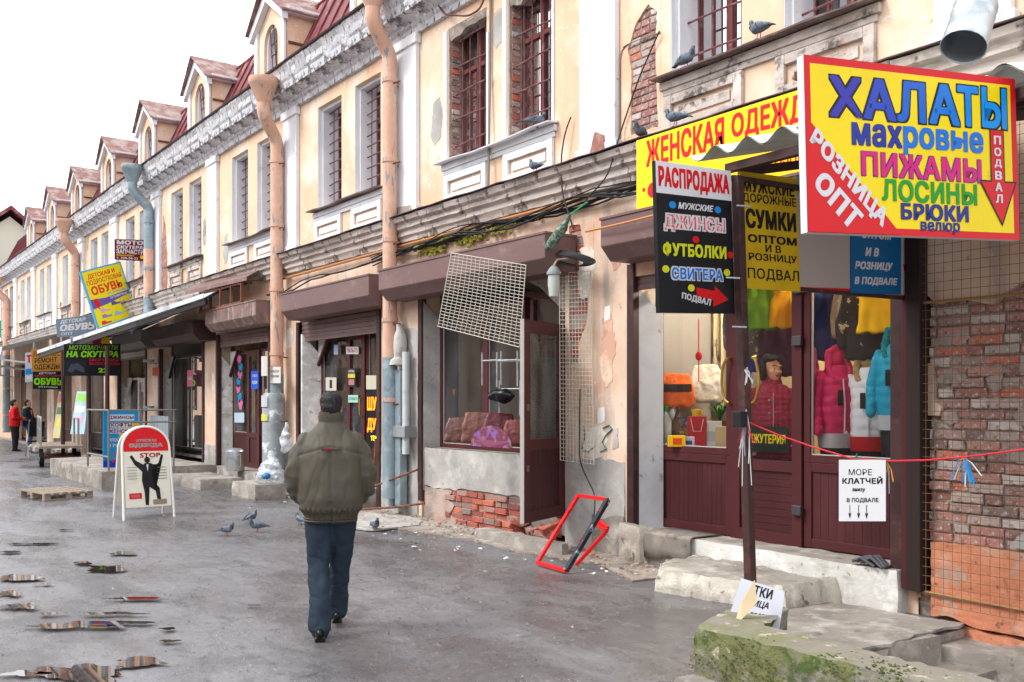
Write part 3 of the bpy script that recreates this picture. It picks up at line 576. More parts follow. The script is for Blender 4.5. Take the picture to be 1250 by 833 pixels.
# -- second shop
Y2 = .25
s2 = thing('shopfront', 'shopfront with handbags in its window and a maroon door standing open over broken bricks', 'shopfront', (0, 0, 0))
wa, wm, we = U(537, Y2), U(592, Y2), U(640, Y2)
glaz(s2, wa, wm, 1.0, 2.95, Y2, .06); glaz(s2, wm+.002, we, 1.0, 2.95, Y2, .06)
m = MB(); m.ext([(SX0, .06, .98), (SX1, .06, .98), (SX1, Y2+.05, 1.0), (SX0, Y2+.05, 1.0)], (0, 0, -.1)); m.obj('window_ledge', GREYPL, s2)
m = MB(); m.ext([(-11.62, .0, .4), (wa+.0, Y2+.04, .4), (wa, Y2+.04, 2.75), (-11.62, 0, 3.06)], (-.05, 0, 0)); m.obj('jamb', GREYPL, s2)
m = MB(); m.beam((we+.02, Y2, .3), (we+.02, Y2, 3.04), .08, .08); m.beam((we+.06, Y2+.002, 2.5), (-8.5, Y2+.002, 2.5), .08, .08); m.beam((we+.06, Y2+.004, 2.98), (-9.0, Y2+.004, 2.9), .07, .07); m.beam((-9.02, Y2+.006, 2.9), (-8.52, Y2+.006, 2.6), .08, .08)
m.beam((-9.4, Y2+.01, 2.54), (-9.4, Y2+.01, 2.9), .06, .06); m.obj('transom_frame', MAROON, s2)
MB().add([(we+.06, Y2+.03, 2.54), (-8.56, Y2+.03, 2.54), (-9.02, Y2+.03, 2.86), (we+.06, Y2+.03, 2.94)], [(0, 1, 2, 3)]).obj('transom_pane', PANE, s2)
m = MB(); m.ext([(-9.5, .05, 3.2), (-8.47, .05, 3.2), (-8.47, .05, 2.62), (-9.0, .05, 3.0)], (0, .2, 0)); m.obj('broken_head_plaster', MORTAR, s2)
m = MB(); m.box(-8.66, .02, .3, -8.56, .3, 2.5); m.box(-8.56, .06, .1, -8.48, .3, 2.5); m.obj('door_frame', MAROON, s2)
box(-9.3, .04, .1, -8.47, .6, .33).obj('door_sill', CONC, s2, bev=.02)
room(s2, -11.8, -8.4, Y2+.07, 3.2, .34, 3.3, GREYIN)
dr = link('door', MB().mesh(), s2); hp, fp = Vector((-8.5, -.01, 0)), Vector((-8.13, -.86, 0)); dd = (fp-hp); dl = dd.length; dn = Vector((dd.y, -dd.x, 0)).normalized()*.022
def dbox(m, a, b, z0, z1, th=1.0):
    p, q = hp + dd*a/dl, hp + dd*b/dl
    m.ext([p-dn*th+Vector((0, 0, z0)), q-dn*th+Vector((0, 0, z0)), q+dn*th+Vector((0, 0, z0)), p+dn*th+Vector((0, 0, z0))], (0, 0, z1-z0))
m = MB(); zb, zt = .355, 2.52
dbox(m, 0, .12, zb, zt); dbox(m, dl-.13, dl, zb, zt); dbox(m, .12, dl-.13, zt-.13, zt); dbox(m, .12, dl-.13, zb, zb+.12); dbox(m, .12, dl-.13, 1.12, 1.24)
dr.data = m.mesh(MAROON, name='door')
for i in range(7):
    m = MB(); w = (dl-.25)/7; dbox(m, .12+w*i+.002, .12+w*(i+1)-.003, zb+.12, 1.12, .5); m.obj('plank', MAROOND, dr)
m = MB(); dbox(m, .12, dl-.13, 1.24, zt-.13, .1); m.obj('pane', PANE, dr)
m = MB(); dbox(m, dl, dl+.012, zb, zt, 1.05); m.obj('edge_strip', paint('b9b3ae'), dr)
m = MB(); 
for zz in (1.55, .9): dbox(m, dl-.09, dl-.05, zz, zz+.07, 1.6)
m.obj('lock_plate', paint('8a8078', .4, metal=.5), dr)

# grey cement coats on the feet of the piers, worn and ragged at the top
def foot(x0, x1, zt, seed=0, mat=GREYPL, y=-.006): rough_slab(x0, x1, lambda x: -.02, lambda x: zt + .09*noise.noise(Vector((x*3, seed, 0))) + .04*noise.noise(Vector((x*11, seed, 0))), y, .004, 'grey_foot_coat', mat, max(8, int((x1-x0)/.06)), 14, .012)
foot(-8.46, -7.47, 1.02, 1); foot(-7.98, -7.47, .42, 3, CONC, -.02)
foot(-12.94, -12.5, .9, 2); foot(-17.14, -15.92, .8, 4); foot(-20.94, -20.16, .7, 5)
for i, (x, z, a, b) in enumerate([(-7.85, 1.5, .06, .1), (-7.95, 1.32, .09, .05), (-7.75, 2.6, .05, .09), (-8.05, 1.75, .04, .06), (-7.62, 1.25, .05, .12)]):
    pl = jag([(x-a, z-b), (x+a, z-b*.7), (x+a*.8, z+b), (x-a*.7, z+b*.8)], .02, .03, 30+i); sheet([tuple(p) for p in pl], [], -.005, .006, 'whitewash_patch', M('torn_paper', 'd5d3cf', .85) if i < 3 else GREYPL, B)

# broken and repaired places in the plaster of both storeys
rr = random.Random(77); PM = [GREYPL, MORTAR, M('bare_brick_far', '96645a', .9, layers=[('7a6a62', (3, 3, 14), .5, .54, .8), ('b08a7c', 9, .5, .6, .7)], bump=(30, .8, .01)), CONC, M('pale_repair', 'd8cfc2', .9, layers=[('b0a698', 4, .5, .62, .8)])]
for i in range(64):
    k = i % 11; c = bays[k]; up_ = rr.random() < .6; x = c + rr.choice([-1.45, -1.3, .1, 1.5, 1.75]) + rr.uniform(-.12, .12) if up_ else SH[min(k, 9)][0] - rr.uniform(.12, .5); z = rr.uniform(4.5, 6.7) if up_ else rr.uniform(.9, 3.4)
    if x < XL+.5 or (up_ and x > -8.7) or (not up_ and x > -11): continue
    a, b = rr.uniform(.05, .2), rr.uniform(.06, .34)
    pl = jag([(x-a, z-b*.5), (x-a*.4, z-b), (x+a*.6, z-b*.8), (x+a, z+b*.1), (x+a*.5, z+b), (x-a*.6, z+b*.8)], .035, .04, 100+i)
    sheet([tuple(p) for p in pl], [], -.004 - .0006*(i % 3), .004, 'plaster_damage', rr.choice(PM), B)
pl = jag([(-24.2, 4.4), (-23.75, 4.4), (-23.7, 5.2), (-23.85, 5.9), (-24.0, 6.2), (-24.15, 5.4)], .04, .06, 55); sheet([tuple(p) for p in pl], [], -.006, .006, 'plaster_damage', PM[2], B)
pl = jag([(-12.45, 4.3), (-11.75, 4.3), (-11.8, 4.42), (-12.3, 4.47)], .02, .06, 56); sheet([tuple(p) for p in pl], [], -.1, .03, 'plaster_damage', MORTAR, B)
pl = jag([(-7.95, 4.33), (-7.7, 4.33), (-7.72, 4.5), (-7.85, 4.56)], .02, .04, 57); sheet([tuple(p) for p in pl], [], -.094, .03, 'plaster_damage', PM[2], B)
for i, (x0, z0, a, b) in enumerate([(-8.1, 3.1, .16, .3), (-7.75, 2.2, .12, .42), (-7.95, 1.2, .2, .2), (-7.62, 3.3, .1, .25)]):
    pl = jag([(x0-a, z0-b*.5), (x0-a*.4, z0-b), (x0+a*.6, z0-b*.8), (x0+a, z0+b*.1), (x0+a*.5, z0+b), (x0-a*.6, z0+b*.8)], .05, .04, 200+i); sheet([tuple(p) for p in pl], [], -.004, .004, 'worn_limewash', PM[4] if i % 2 == 0 else M('pink_stain', 'c49a84', .9, layers=[('a98470', 6, .5, .6, .7), ('d8c3b0', 3, .5, .6, .8)]), B)
# -- third shop (behind the walking man)
def simple_front(label, x0, x1, z0, z1, zsill, divs, y=.28, depth=2.2, dark=GREYIN, doors=(), jamb=WHITEW, sash=MAROON, chamfer=True):
    t = thing('shopfront', label, 'shopfront', (0, 0, 0), group='shopfronts further along the row')
    xs = [x0] + list(divs) + [x1]
    for i in range(len(xs)-1):
        a, b = xs[i]+.002, xs[i+1]-.002
        if i in doors:
            d = link('door', MB().mesh(), t); m = MB(); frame_rect(m, a, b, z0, z1-.02, y-.03, .12); m.box(a+.12, y-.03, zsill-.04, b-.12, y+.03, zsill+.06); d.data = m.mesh(sash, name='door')
            MB().quad((a+.12, y, zsill+.06), (b-.12, y, zsill+.06), (b-.12, y, z1-.14), (a+.12, y, z1-.14)).obj('pane', PANE, d)
            panel(d, a+.12, b-.12, z0+.12, zsill-.04, y-.01, 2, mat=MAROOND if sash == MAROON else sash)
            MB().tube([(b-.06, y-.03, 1.3+z0*.3), (b-.06, y-.09, 1.34+z0*.3), (b-.06, y-.09, 1.6+z0*.3), (b-.06, y-.03, 1.64+z0*.3)], .012, 6).obj('handle', BRASS, d)
        else:
            glaz(t, a, b, zsill, z1, y, .055, sash)
            if zsill - z0 > .1: panel(t, a, b, z0, zsill-.004, y+.01, 4, mat=MAROOND if sash == MAROON else sash)
    room(t, x0-.05, x1+.05, y+.07, y+depth, z0-.02, 3.3, dark)
    m = MB(); m.ext([(x0-.12, -.02, -.02), (x0, y, -.02), (x0, y, z1-.35), (x0-.12, -.02, z1+.02)], (-.06, 0, 0)); m.obj('jamb', jamb, t)
    if chamfer:
        m = MB(); m.ext([(x0, y-.05, z1), (x0+.45, y-.05, z1), (x0, y-.05, z1-.5)], (0, .04, 0)); m.obj('arched_head', jamb, t); m = MB(); m.beam((x0+.02, y-.06, z1-.52), (x0+.47, y-.06, z1), .05, .05); m.obj('head_trim', sash, t)
    return t
LITIN = M('pale_shop_interior', 'a89878', .9, layers=[('6b5a4a', (3, 3, 1.5), .5, .56, .9), ('c8c0a8', (5, 5, 2), .56, .6, .9)])
s3 = simple_front('shopfront with paper notices on its door and glowing orange letters at right', U(392, .28), -12.95, .3, 2.8, .95, [U(425, .28), U(447, .28)], doors=(1,), dark=LITIN)
s4 = simple_front('narrow maroon shopfront with a chain of pink and blue stickers', U(284, .28), -17.15, .28, 2.7, .95, [U(303, .28), U(318, .28)], doors=(1,), dark=LITIN)
BLK = M('black_frame', '2a2727', .45)
s5 = simple_front('black-framed shopfront with pointed arched windows and a pink notice', -24.3, -20.95, .4, 2.75, .5, [-22.9, -21.9], dark=GREYIN, sash=BLK, jamb=GREYPL)
s6 = simple_front('pale shopfront with a white glazed door under the grey roller shutter', -28.3, -25.6, .3, 2.3, .5, [-27.3, -26.6], doors=(1,), dark=LITIN, sash=M('white_frame', 'c8c8c8', .5))
for k in range(6, 10):
    x0, x1 = SH[k][0], SH[k][1]
    simple_front(['shopfront behind the leaning sheets, under the long tin awning', 'shopfront with slatted timber shutters behind the hand cart', 'dark shopfront behind the couple in red and navy', 'farthest shopfront under the white fabric awnings'][k-6], x0, x1, .2, 2.7, .6, [(x0+x1)/2], dark=[LITIN, GREYIN][k % 2], sash=[BLK, MAROON][k % 2], chamfer=False)
# ================================================================ lettering and signs
_tc = {}
def text2d(s, bold=0.0, shear=0.0, sx=1):
    k = (s, bold, shear)
    if k in _tc: return _tc[k]
    c = bpy.data.curves.new('text', 'FONT'); c.body = s; c.shear = shear; c.resolution_u = 3; c.fill_mode = 'FRONT'; c.space_character = 1 + bold*1.6
    o = bpy.data.objects.new('text', c); COL.objects.link(o); dg = bpy.context.evaluated_depsgraph_get(); me = bpy.data.meshes.new_from_object(o.evaluated_get(dg))
    vs = [tuple(v.co) for v in me.vertices]; fs = [tuple(p.vertices) for p in me.polygons]
    bpy.data.objects.remove(o); bpy.data.curves.remove(c); bpy.data.meshes.remove(me)
    if bold > 0:                                  # heavier strokes: the letters struck again a little to each side, each strike a hair above the last
        n0 = len(vs); a, b = list(vs), list(fs); vs, fs = [], []
        ks = [(i, j) for i in (-.9, 0, .9) for j in (-.9, 0, .9)] if bold <= .03 else [(0, 0)] + [p_ for f_ in (-.9, -.45, 0, .45) for p_ in ((f_, -.9), (.9, f_), (-f_, .9), (-.9, -f_))]
        for q, (dx, dy) in enumerate(ks):
            vs += [(x+dx*bold*1.15, y+dy*bold*.85, q*.00007) for x, y, _ in a]; fs += [tuple(i+q*n0 for i in f) for f in b]
    xs = [v[0] for v in vs]; ys = [v[1] for v in vs]; _tc[k] = (vs, fs, (min(xs), max(xs), min(ys), max(ys))); return _tc[k]
def bil(q, u, v): a, b, c, d = q; return a*(1-u)*(1-v) + b*u*(1-v) + c*u*v + d*(1-u)*v
def sign(name, label, q, elems, board, th=.03, W=100., H=100., cat='sign', group=None, rim=None, both=False, curve=None):
    """q: world corners TL,TR,BR,BL; elems in sign units, y downwards"""
    q = [Vector(p) for p in q]; c = sum(q, Vector())/4; n = (q[1]-q[0]).cross(q[0]-q[3]).normalized()
    if n.dot(Vector((0, -DW, EYE)) - c) < 0: n = -n
    q = [p - n*(p-c).dot(n) for p in q]
    base = Vector((c.x, c.y, min(p.z for p in q))); t = thing(name, label, cat, base, group=group); ql = [p - base for p in q]
    m = MB(); m.ext([p - n*th for p in ql], n*th); m.obj('board', board, t, bev=0)
    if rim:
        m = MB(); off = n*.004
        for i in range(4): m.beam(ql[i]+off, ql[(i+1) % 4]+off, .02, th+.012, up=n)
        m.obj('rim', rim, t)
    def mp(x, y, l): return bil(ql, x/W, y/H) + n*(.0006 + .00045*l)
    for li, e in enumerate(elems, 1):
        li = li*.5
        k = e[0]; m = MB(); nm = 'lettering'
        if k == 't':
            _, s, x0, y0, x1, y1, col = e[:7]; o = e[7] if len(e) > 7 else {}
            vs, fs, (a, b, cc, d) = text2d(s, o.get('bold', .02), o.get('sh', 0)); rot = o.get('quad')
            if rot:      # text on a slanted strip: rot = four corners TL,TR,BR,BL in sign units
                R = [Vector(p) for p in rot]
                f = lambda v: bil(R, (v[0]-a)/(b-a), 1-(v[1]-cc)/(d-cc))
            else: f = lambda v: Vector((x0+(v[0]-a)/(b-a)*(x1-x0), y1-(v[1]-cc)/(d-cc)*(y1-y0)))
            if o.get('out'):
                ow = o.get('ow', .05); v2, f2, bb = text2d(s, o.get('bold', .02)+ow, o.get('sh', 0)); mm = MB()
                sxx = (b-a); p2 = []
                for v in v2:
                    # keep the fat copy registered on the thin one
                    vx = a + (v[0]-bb[0]-(bb[1]-bb[0])/2)*((b-a)+2*ow*.9)/(bb[1]-bb[0]) + (b-a)/2; vy = cc + (v[1]-bb[2]-(bb[3]-bb[2])/2)*((d-cc)+2*ow*.9)/(bb[3]-bb[2]) + (d-cc)/2
                    w = f((vx, vy)); p2.append(mp(w.x, w.y, li))
                mm.add([p_ + n*v[2] for p_, v in zip(p2, v2)], f2).obj('letter_outline', o['out'], t); 
            m.add([mp(*f(v)[:2], li+1.3 + v[2]*2000) for v in vs], fs)
        elif k == 'r': _, x0, y0, x1, y1, col = e; m.add([mp(x0, y0, li), mp(x1, y0, li), mp(x1, y1, li), mp(x0, y1, li)], [(0, 1, 2, 3)]); nm = 'printed_field'
        elif k == 'p':
            _, pts, col = e[:3]; m.add([mp(x, y, li) for x, y in pts], [tuple(range(len(pts)))]); nm = e[3] if len(e) > 3 else 'printed_shape'
            bm = bmesh.new(); me = bpy.data.meshes.new('x'); me.from_pydata(m.v, [], m.f); bm.from_mesh(me); bmesh.ops.triangulate(bm, faces=bm.faces); m = MB(); bm.verts.ensure_lookup_table(); m.add([v.co.copy() for v in bm.verts], [[v.index for v in f.verts] for f in bm.faces]); bm.free()
        elif k == 'c': _, x, y, rx, ry, col = e; m.add([mp(x+rx*math.cos(2*math.pi*i/20), y+ry*math.sin(2*math.pi*i/20), li) for i in range(20)], [tuple(range(20))]); nm = 'dot'
        m.obj(nm, col, t)
    return t
RED, YEL, WHI, BLA, BLU, NAV, GRN, PNK, LIM = M('sign_red', 'c61119', .4, layers=[('a52026', 1.9, .52, .72, .5), ('8a5048', 14, .66, .74, .5)], bump=(4, .12, .006)), M('sign_yellow', 'e3c806', .4, layers=[('c4a81c', 1.6, .52, .75, .5), ('9a8a40', 13, .66, .75, .5)], bump=(4, .12, .006)), M('sign_white', 'c9c9cc', .45, layers=[('aaa8a4', 2.3, .54, .74, .6)], bump=(4, .1, .006)), M('sign_black', '131418', .4, layers=[('2a2a2c', 2.5, .52, .72, .7), ('6a6a68', 19, .69, .75, .5)]), paint('1f8fe0', .35), paint('23308c', .35), paint('16a02c', .35), paint('e0127e', .35), paint('8fe01c', .35)
YELB = M('banner_yellow', 'f2c912', .4, layers=[('d9ac10', 1.4, .5, .68, .6)], bump=(4, .6, .02)); DYEL = M('dull_yellow', 'c4a216', .5, layers=[('ad8c14', 5, .5, .65, .6)])
# the big yellow sign on the canopy front
q = [PL(980, 67, 4.29), PL(1238, 97, 4.78), PL(1247, 293, 4.78), PL(985, 284, 4.30)]
el = [('r', 2.6, 4.4, 97.2, 95.8, YEL)]
for i, (ch, x0, x1, c) in enumerate([('Х', 10.5, 25, '3b36b0'), ('А', 25.5, 40.5, '2b4cc0'), ('Л', 41, 54.5, '1e68d2'), ('А', 56, 71, '1a7ee0'), ('Т', 70, 80.5, '1590ee'), ('Ы', 82, 95, '129af2')]):
    top, bot = 10 - i*.6, 33.5 - i*.3
    el.append(('t', ch, x0, top, x1, bot, paint(c, .35), dict(bold=.035, out=BLA, ow=.03)))
for ch, x0, x1, c in [('мах', 20, 43, '23349c'), ('ровые', 43.5, 82.5, '1b78dc')]: el.append(('t', ch, x0, 35.5 - (x0 > 40)*.3, x1, 49 + (x0 > 40)*3, paint(c, .35), dict(bold=.04)))
el += [('t', 'ПИЖАМЫ', 24, 52, 81, 66, PNK, dict(bold=.035, out=NAV, ow=.02)), ('t', 'ЛОСИНЫ', 33, 67, 78.5, 80, GRN, dict(bold=.035)), ('t', 'БРЮКИ', 41.5, 80.5, 74, 90.5, NAV, dict(bold=.045)), ('t', 'велюр', 50.5, 91, 69.5, 98.2, NAV, dict(bold=.03)),
       ('p', [(0, 36), (2.5, 38), (41.5, 99.6), (0, 99.6)], RED), ('t', 'РОЗНИЦА', 0, 0, 1, 1, WHI, dict(bold=.05, quad=[(4.5, 40), (36, 87), (32, 97.5), (.8, 50)])), ('t', 'ОПТ', 0, 0, 1, 1, WHI, dict(bold=.05, quad=[(7.5, 64), (24.5, 89), (18.5, 99), (2.2, 73)])),
       ('p', [(85.7, 32.5), (93, 32.5), (93, 64), (99, 64), (91, 92), (79.5, 64), (85.7, 64)][::-1], BLA, 'arrow'), ('p', [(86.2, 33.2), (92.5, 33.2), (92.5, 65), (98, 65), (90.8, 90), (80.8, 65), (86.2, 65)][::-1], RED, 'arrow')]
for i, ch in enumerate('ПОДВАЛ'): el.append(('t', ch, 87.6, 36.5 + i*7.2, 91.2, 41.8 + i*7.2, WHI, dict(bold=.04)))
halaty = sign('shop_sign', 'big yellow and red sign reading ХАЛАТЫ hung from the corrugated canopy, nearest the camera', q, [('r', 0, 0, 100, 100, RED)] + el, WHI, th=.045)
# black sign on the post
q = [PX(800, 196, -4.17), PX(892, 209, -4.18), PX(897, 383, -4.18), PX(805, 382, -4.17)]
el = [('r', 0, 0, 100, 21, WHI), ('t', 'РАСПРОДАЖА', 3, 3, 97, 19, RED, dict(bold=.055)), ('c', 20, 28, 4.5, 2.4, BLU), ('c', 80, 28.3, 4.5, 2.4, BLU), ('t', 'МУЖСКИЕ', 27, 25.7, 74, 30.2, WHI, dict(bold=.03, sh=.25)),
      ('t', 'ДЖИНСЫ', 9, 34.5, 89, 45, paint('ea4a50'), dict(bold=.03, out=WHI, ow=.1)), ('c', 49, 50, 4.5, 2.4, RED), ('t', 'ФУТБОЛКИ', 6, 53, 90, 62.5, paint('e2e624'), dict(bold=.05)), ('c', 95.5, 59, 4, 2.4, RED),
      ('t', 'СВИТЕРА', 16, 69.5, 84, 77.5, paint('1f7fe0'), dict(bold=.04, out=WHI, ow=.09)), ('c', 9, 71, 4.5, 2.5, paint('e2e624')), ('c', 90, 71.5, 4.5, 2.5, paint('e2e624')), ('c', 41, 83, 4.5, 2.4, paint('e2e624')),
      ('p', [(47.5, 82.5), (72, 84.5), (72.5, 81), (91, 90.5), (69.5, 95.5), (70, 91), (47.5, 88)], RED, 'arrow'), ('t', 'ПОДВАЛ', 0, 0, 1, 1, WHI, dict(bold=.04, quad=[(28.5, 86), (67, 90.5), (65, 95.7), (28, 91)]))]
sign('shop_sign', 'black sign with РАСПРОДАЖА, ДЖИНСЫ, ФУТБОЛКИ, СВИТЕРА and a red arrow, on the canopy post', q, el, BLA, th=.03)
# yellow bag sign behind the post
q = [PX(903, 209, -4.2), PX(972, 218, -4.2), PX(977, 356, -4.2), PX(910, 352, -4.2)]
K = paint('1b1a14')
el = [('t', 'МУЖСКИЕ', 4, 6, 95, 17, K, dict(bold=.035)), ('t', 'ДОРОЖНЫЕ', 2, 18, 98, 27, K, dict(bold=.02)), ('t', 'СУМКИ', 6, 31, 96, 48, K, dict(bold=.05)), ('t', 'ОПТОМ', 8, 53, 96, 60, K, dict(bold=.04)), ('t', 'И В', 38, 61, 66, 67.5, K, dict(bold=.02)), ('t', 'РОЗНИЦУ', 8, 69, 95, 76.5, K, dict(bold=.02)), ('t', 'ПОДВАЛ', 5, 82, 98, 93, K, dict(bold=.01))]
sign('shop_sign', 'dull yellow sign with black text СУМКИ ОПТОМ И В РОЗНИЦУ, behind the canopy post', q, el, DYEL, th=.02)
q = [PX(972, 214, -4.21), PX(1040, 222, -4.21), PX(1039, 358, -4.21), PX(974, 356, -4.21)]
sign('shop_sign', 'blank greyish white board with a red lower edge, left of the blue sign', q, [('r', 0, 96, 100, 100, RED)], paint('b9aca6', .6), th=.02)
q = [PX(1039, 222, -4.2), PX(1100, 229, -4.2), PX(1100, 359.5, -4.2), PX(1039, 358, -4.2)]
sign('shop_sign', 'blue sign reading И В РОЗНИЦУ В ПОДВАЛЕ below the big yellow one', q, [('t', 'И В', 27, 58, 54, 66, WHI, dict(bold=.05, sh=.2)), ('t', 'РОЗНИЦУ', 7, 71, 82, 79.5, WHI, dict(bold=.05, sh=.2)), ('t', 'В ПОДВАЛЕ', 6, 85, 92, 93, WHI, dict(bold=.05, sh=.2)), ('t', 'ОПТОМ', 20, 42, 80, 50, WHI, dict(bold=.05, sh=.2))], paint('1b6ca6', .4), th=.02)
q = [PX(1100.5, 229, -4.2), PX(1112, 230, -4.2), PX(1113, 360, -4.2), PX(1100.5, 359.5, -4.2)]
sign('shop_sign', 'narrow white strip with a red arrow pointing down, against the dark post', q, [('p', [(35, 10), (55, 10), (55, 72), (85, 72), (50, 88), (12, 72), (35, 72)][::-1], RED, 'arrow')], paint('c9bdb8', .6), th=.02)
# yellow banner on the wall
q = [P(777, 172, -.27), P(1010, 99, -.27), P(1010, 208, -.27), P(777, 257, -.27)]
def un(px, py): p = P(px, py, -.27); u = (p.x-q[0].x)/(q[1].x-q[0].x); zt = q[0].z*(1-u)+q[1].z*u; zb = q[3].z*(1-u)+q[2].z*u; return (100*u, 100*(zt-p.z)/(zt-zb))
el = [('t', 'ЖЕНСКАЯ', 0, 0, 1, 1, RED, dict(bold=.035, quad=[un(789, 172), un(884, 142), un(884, 180), un(789, 205)])), ('t', 'ОДЕЖДА', 0, 0, 1, 1, RED, dict(bold=.035, quad=[un(893, 140), un(1001, 107), un(1001, 150), un(893, 174)])), ('c', *un(797, 232), 3.4, 11, RED), ('c', *un(786, 232), .9, 3, RED), ('c', *un(921, 206), 3, 7, RED), ('t', 'РОЗНИЦА', 0, 0, 1, 1, RED, dict(bold=.02, quad=[un(938, 192), un(1003, 176), un(1003, 193), un(938, 207)])), ('c', *un(933, 202), 1.3, 4, RED)]
bn = sign('banner', 'long yellow vinyl banner with red ЖЕНСКАЯ ОДЕЖДА behind the corrugated canopy', q, el, YELB, th=.01, cat='banner')
# ---- corrugated canopy on posts
cn = thing('corrugated_canopy', 'white corrugated canopy on brown steel posts over the basement stair, carrying the big signs', 'canopy', (-3.5, -1, 0))
CORR = M('corrugated_sheet', 'c9ccc4', .6, layers=[('a9aca0', 3, .5, .7, .7), ('6f7068', 7, .62, .7, .5)])
def cw(x, y): return Vector((x+3.5, y+1, 3.30 + (y+2.08)*.245 + .036*math.cos(x*2*math.pi/.27)))
m = MB(); n = 150
for up_ in (0, .008):
    rg = [[cw(-4.54+3.4*i/n, yy) + Vector((0, 0, up_)) for yy in (-2.12, -1.2, -.28)] for i in range(n+1)]
    m.rings(rg, closed=False)
m.obj('roof_sheet', CORR, cn, smooth=True)
def cb_(p, q, w, h=None, nm='beam', mt=STEELD): MB().beam(Vector(p)-Vector((-3.5, -1, 0)), Vector(q)-Vector((-3.5, -1, 0)), w, h).obj(nm, mt, cn, bev=.004)
pb, pt = PL(917, 706, 6.22), PL(900, 200, 6.22); pb.z = .3
pt.z -= .08; cb_(pb, pt, .058, .058, 'post'); cb_((-1.4, -1.97, 0), (-1.4, -1.97, 3.25), .07, .07, 'post')
cb_((-4.3, -2.02, 3.19), (-1.3, -2.02, 3.19), .05, .06); cb_((-4.25, -1.94, 3.17), (-4.2, -.1, 3.58), .04, .06); cb_((-2.9, -1.96, 3.17), (-2.85, -.1, 3.58), .05, .06); cb_((-4.1, -1.2, 3.40), (-1.3, -1.2, 3.40), .05, .06); cb_((-4.1, -.5, 3.56), (-1.3, -.5, 3.56), .05, .06)
cb_((-4.19, -2.1, 3.1), (-4.19, -.05, 3.17), .035, .035, 'sign_rail'); cb_((-4.22, -2.0, 2.42), (-4.22, -.05, 2.45), .025, .03, 'sign_rail')
cb_(PL(974, 92, 4.35), PL(1120, 130, 5.3), .04, .04, 'bracket', RUST)
for k, (px, py) in enumerate([(899, 251), (886, 339), (894, 399)]):
    p = PL(px, py, 6.1); cb_(p, p + Vector((.03, .1, 0)), .012, .012, 'bolt', GALV)
MB().tube([PL(970, 160, 5.9)+Vector((3.5, 1, 0)), PL(990, 153, 5.8)+Vector((3.5, 1, 0))], .02).obj('bracket_end', RUST, cn)
# ---- brown tin canopy over the third maroon shop
tc_ = thing('tin_canopy', 'sloping brown tin canopy with an open rusty frame above the weathered shutter box', 'canopy', (-18.9, 0, 0))
m = MB(); Q = Vector((18.9, 0, 0)); p0, p1, p2, p3 = P(226, 357, -.55)+Q, P(301, 339, -.5)+Q, P(322, 328, -.03)+Q, P(240, 345, -.03)+Q; m.ext([p0, p1, p2, p3], (0, 0, .02)); m.ext([p0, p1, p1-Vector((0, 0, .05)), p0-Vector((0, 0, .05))], (0, .01, 0)); m.obj('roof_sheet', M('brown_tin', '6f5550', .5, layers=[('8a716b', 2, .5, .65, .8)]), tc_)
m = MB()
for xx in (-.9, -.3, .3, .9, 1.45): m.beam((xx, -.46, 3.46), (xx, -.46, 3.9), .045); m.beam((xx, -.46, 3.88), (xx, -.03, 3.95), .03)
m.beam((-.93, -.465, 3.5), (1.47, -.465, 3.5), .05); m.beam((-.93, -.462, 3.86), (1.47, -.462, 3.86), .04); m.obj('frame', RUST, tc_)
# ---- long tin awning
la = thing('tin_awning', 'long tin awning with a pale front edge over the far shopfronts', 'awning', (-30, 0, 0))
AWN = M('awning_top', 'c3c9cc', .5, layers=[('8f979b', 2, .5, .65, .7)])
a, b = PL(250, 360, 17.9), PL(130, 404, 24.5); c = PL(46, 436, 36)
A0 = Vector((-20.9, -1.5, a.z)); 
fr = [P(249, 364, -.72), P(165, 392, -1.35), P(90, 417, -1.75), P(46, 432, -1.95)]
O = Vector((-30, 0, 0)); bk = [Vector((p.x, -.02, p.z+.42)) for p in fr]
for i in range(3):
    m = MB(); m.ext([fr[i]-O, fr[i+1]-O, bk[i+1]-O, bk[i]-O], (0, 0, .015)); m.obj('roof_sheet', AWN, la)
    m = MB(); m.ext([fr[i]-O, fr[i+1]-O, fr[i+1]-O+Vector((0, 0, .09)), fr[i]-O+Vector((0, 0, .09))], (0, -.012, 0)); m.obj('front_edge', AWN, la)
    m = MB(); m.beam(fr[i]-O-Vector((0, -.05, .07)), fr[i+1]-O-Vector((0, -.05, .07)), .06, .1); m.obj('beam', BLK, la)
for px, yy in ((131, -1.5), (77, -1.75), (108, -1.6)):
    x = U(px, yy); top = [p for p in fr if p.x >= x-6][-1].z - .02
    MB().tube([(x+30, yy, 0), (x+30, yy, top-.02)], .05, 8).obj('post', STEELD, la)
for i in range(9):
    f = i/8; p = fr[0].lerp(fr[3], f); MB().beam(p-O-Vector((0, 0, .03)), Vector((p.x, -.05, p.z+.36))-O, .04).obj('rafter', BLK, la)
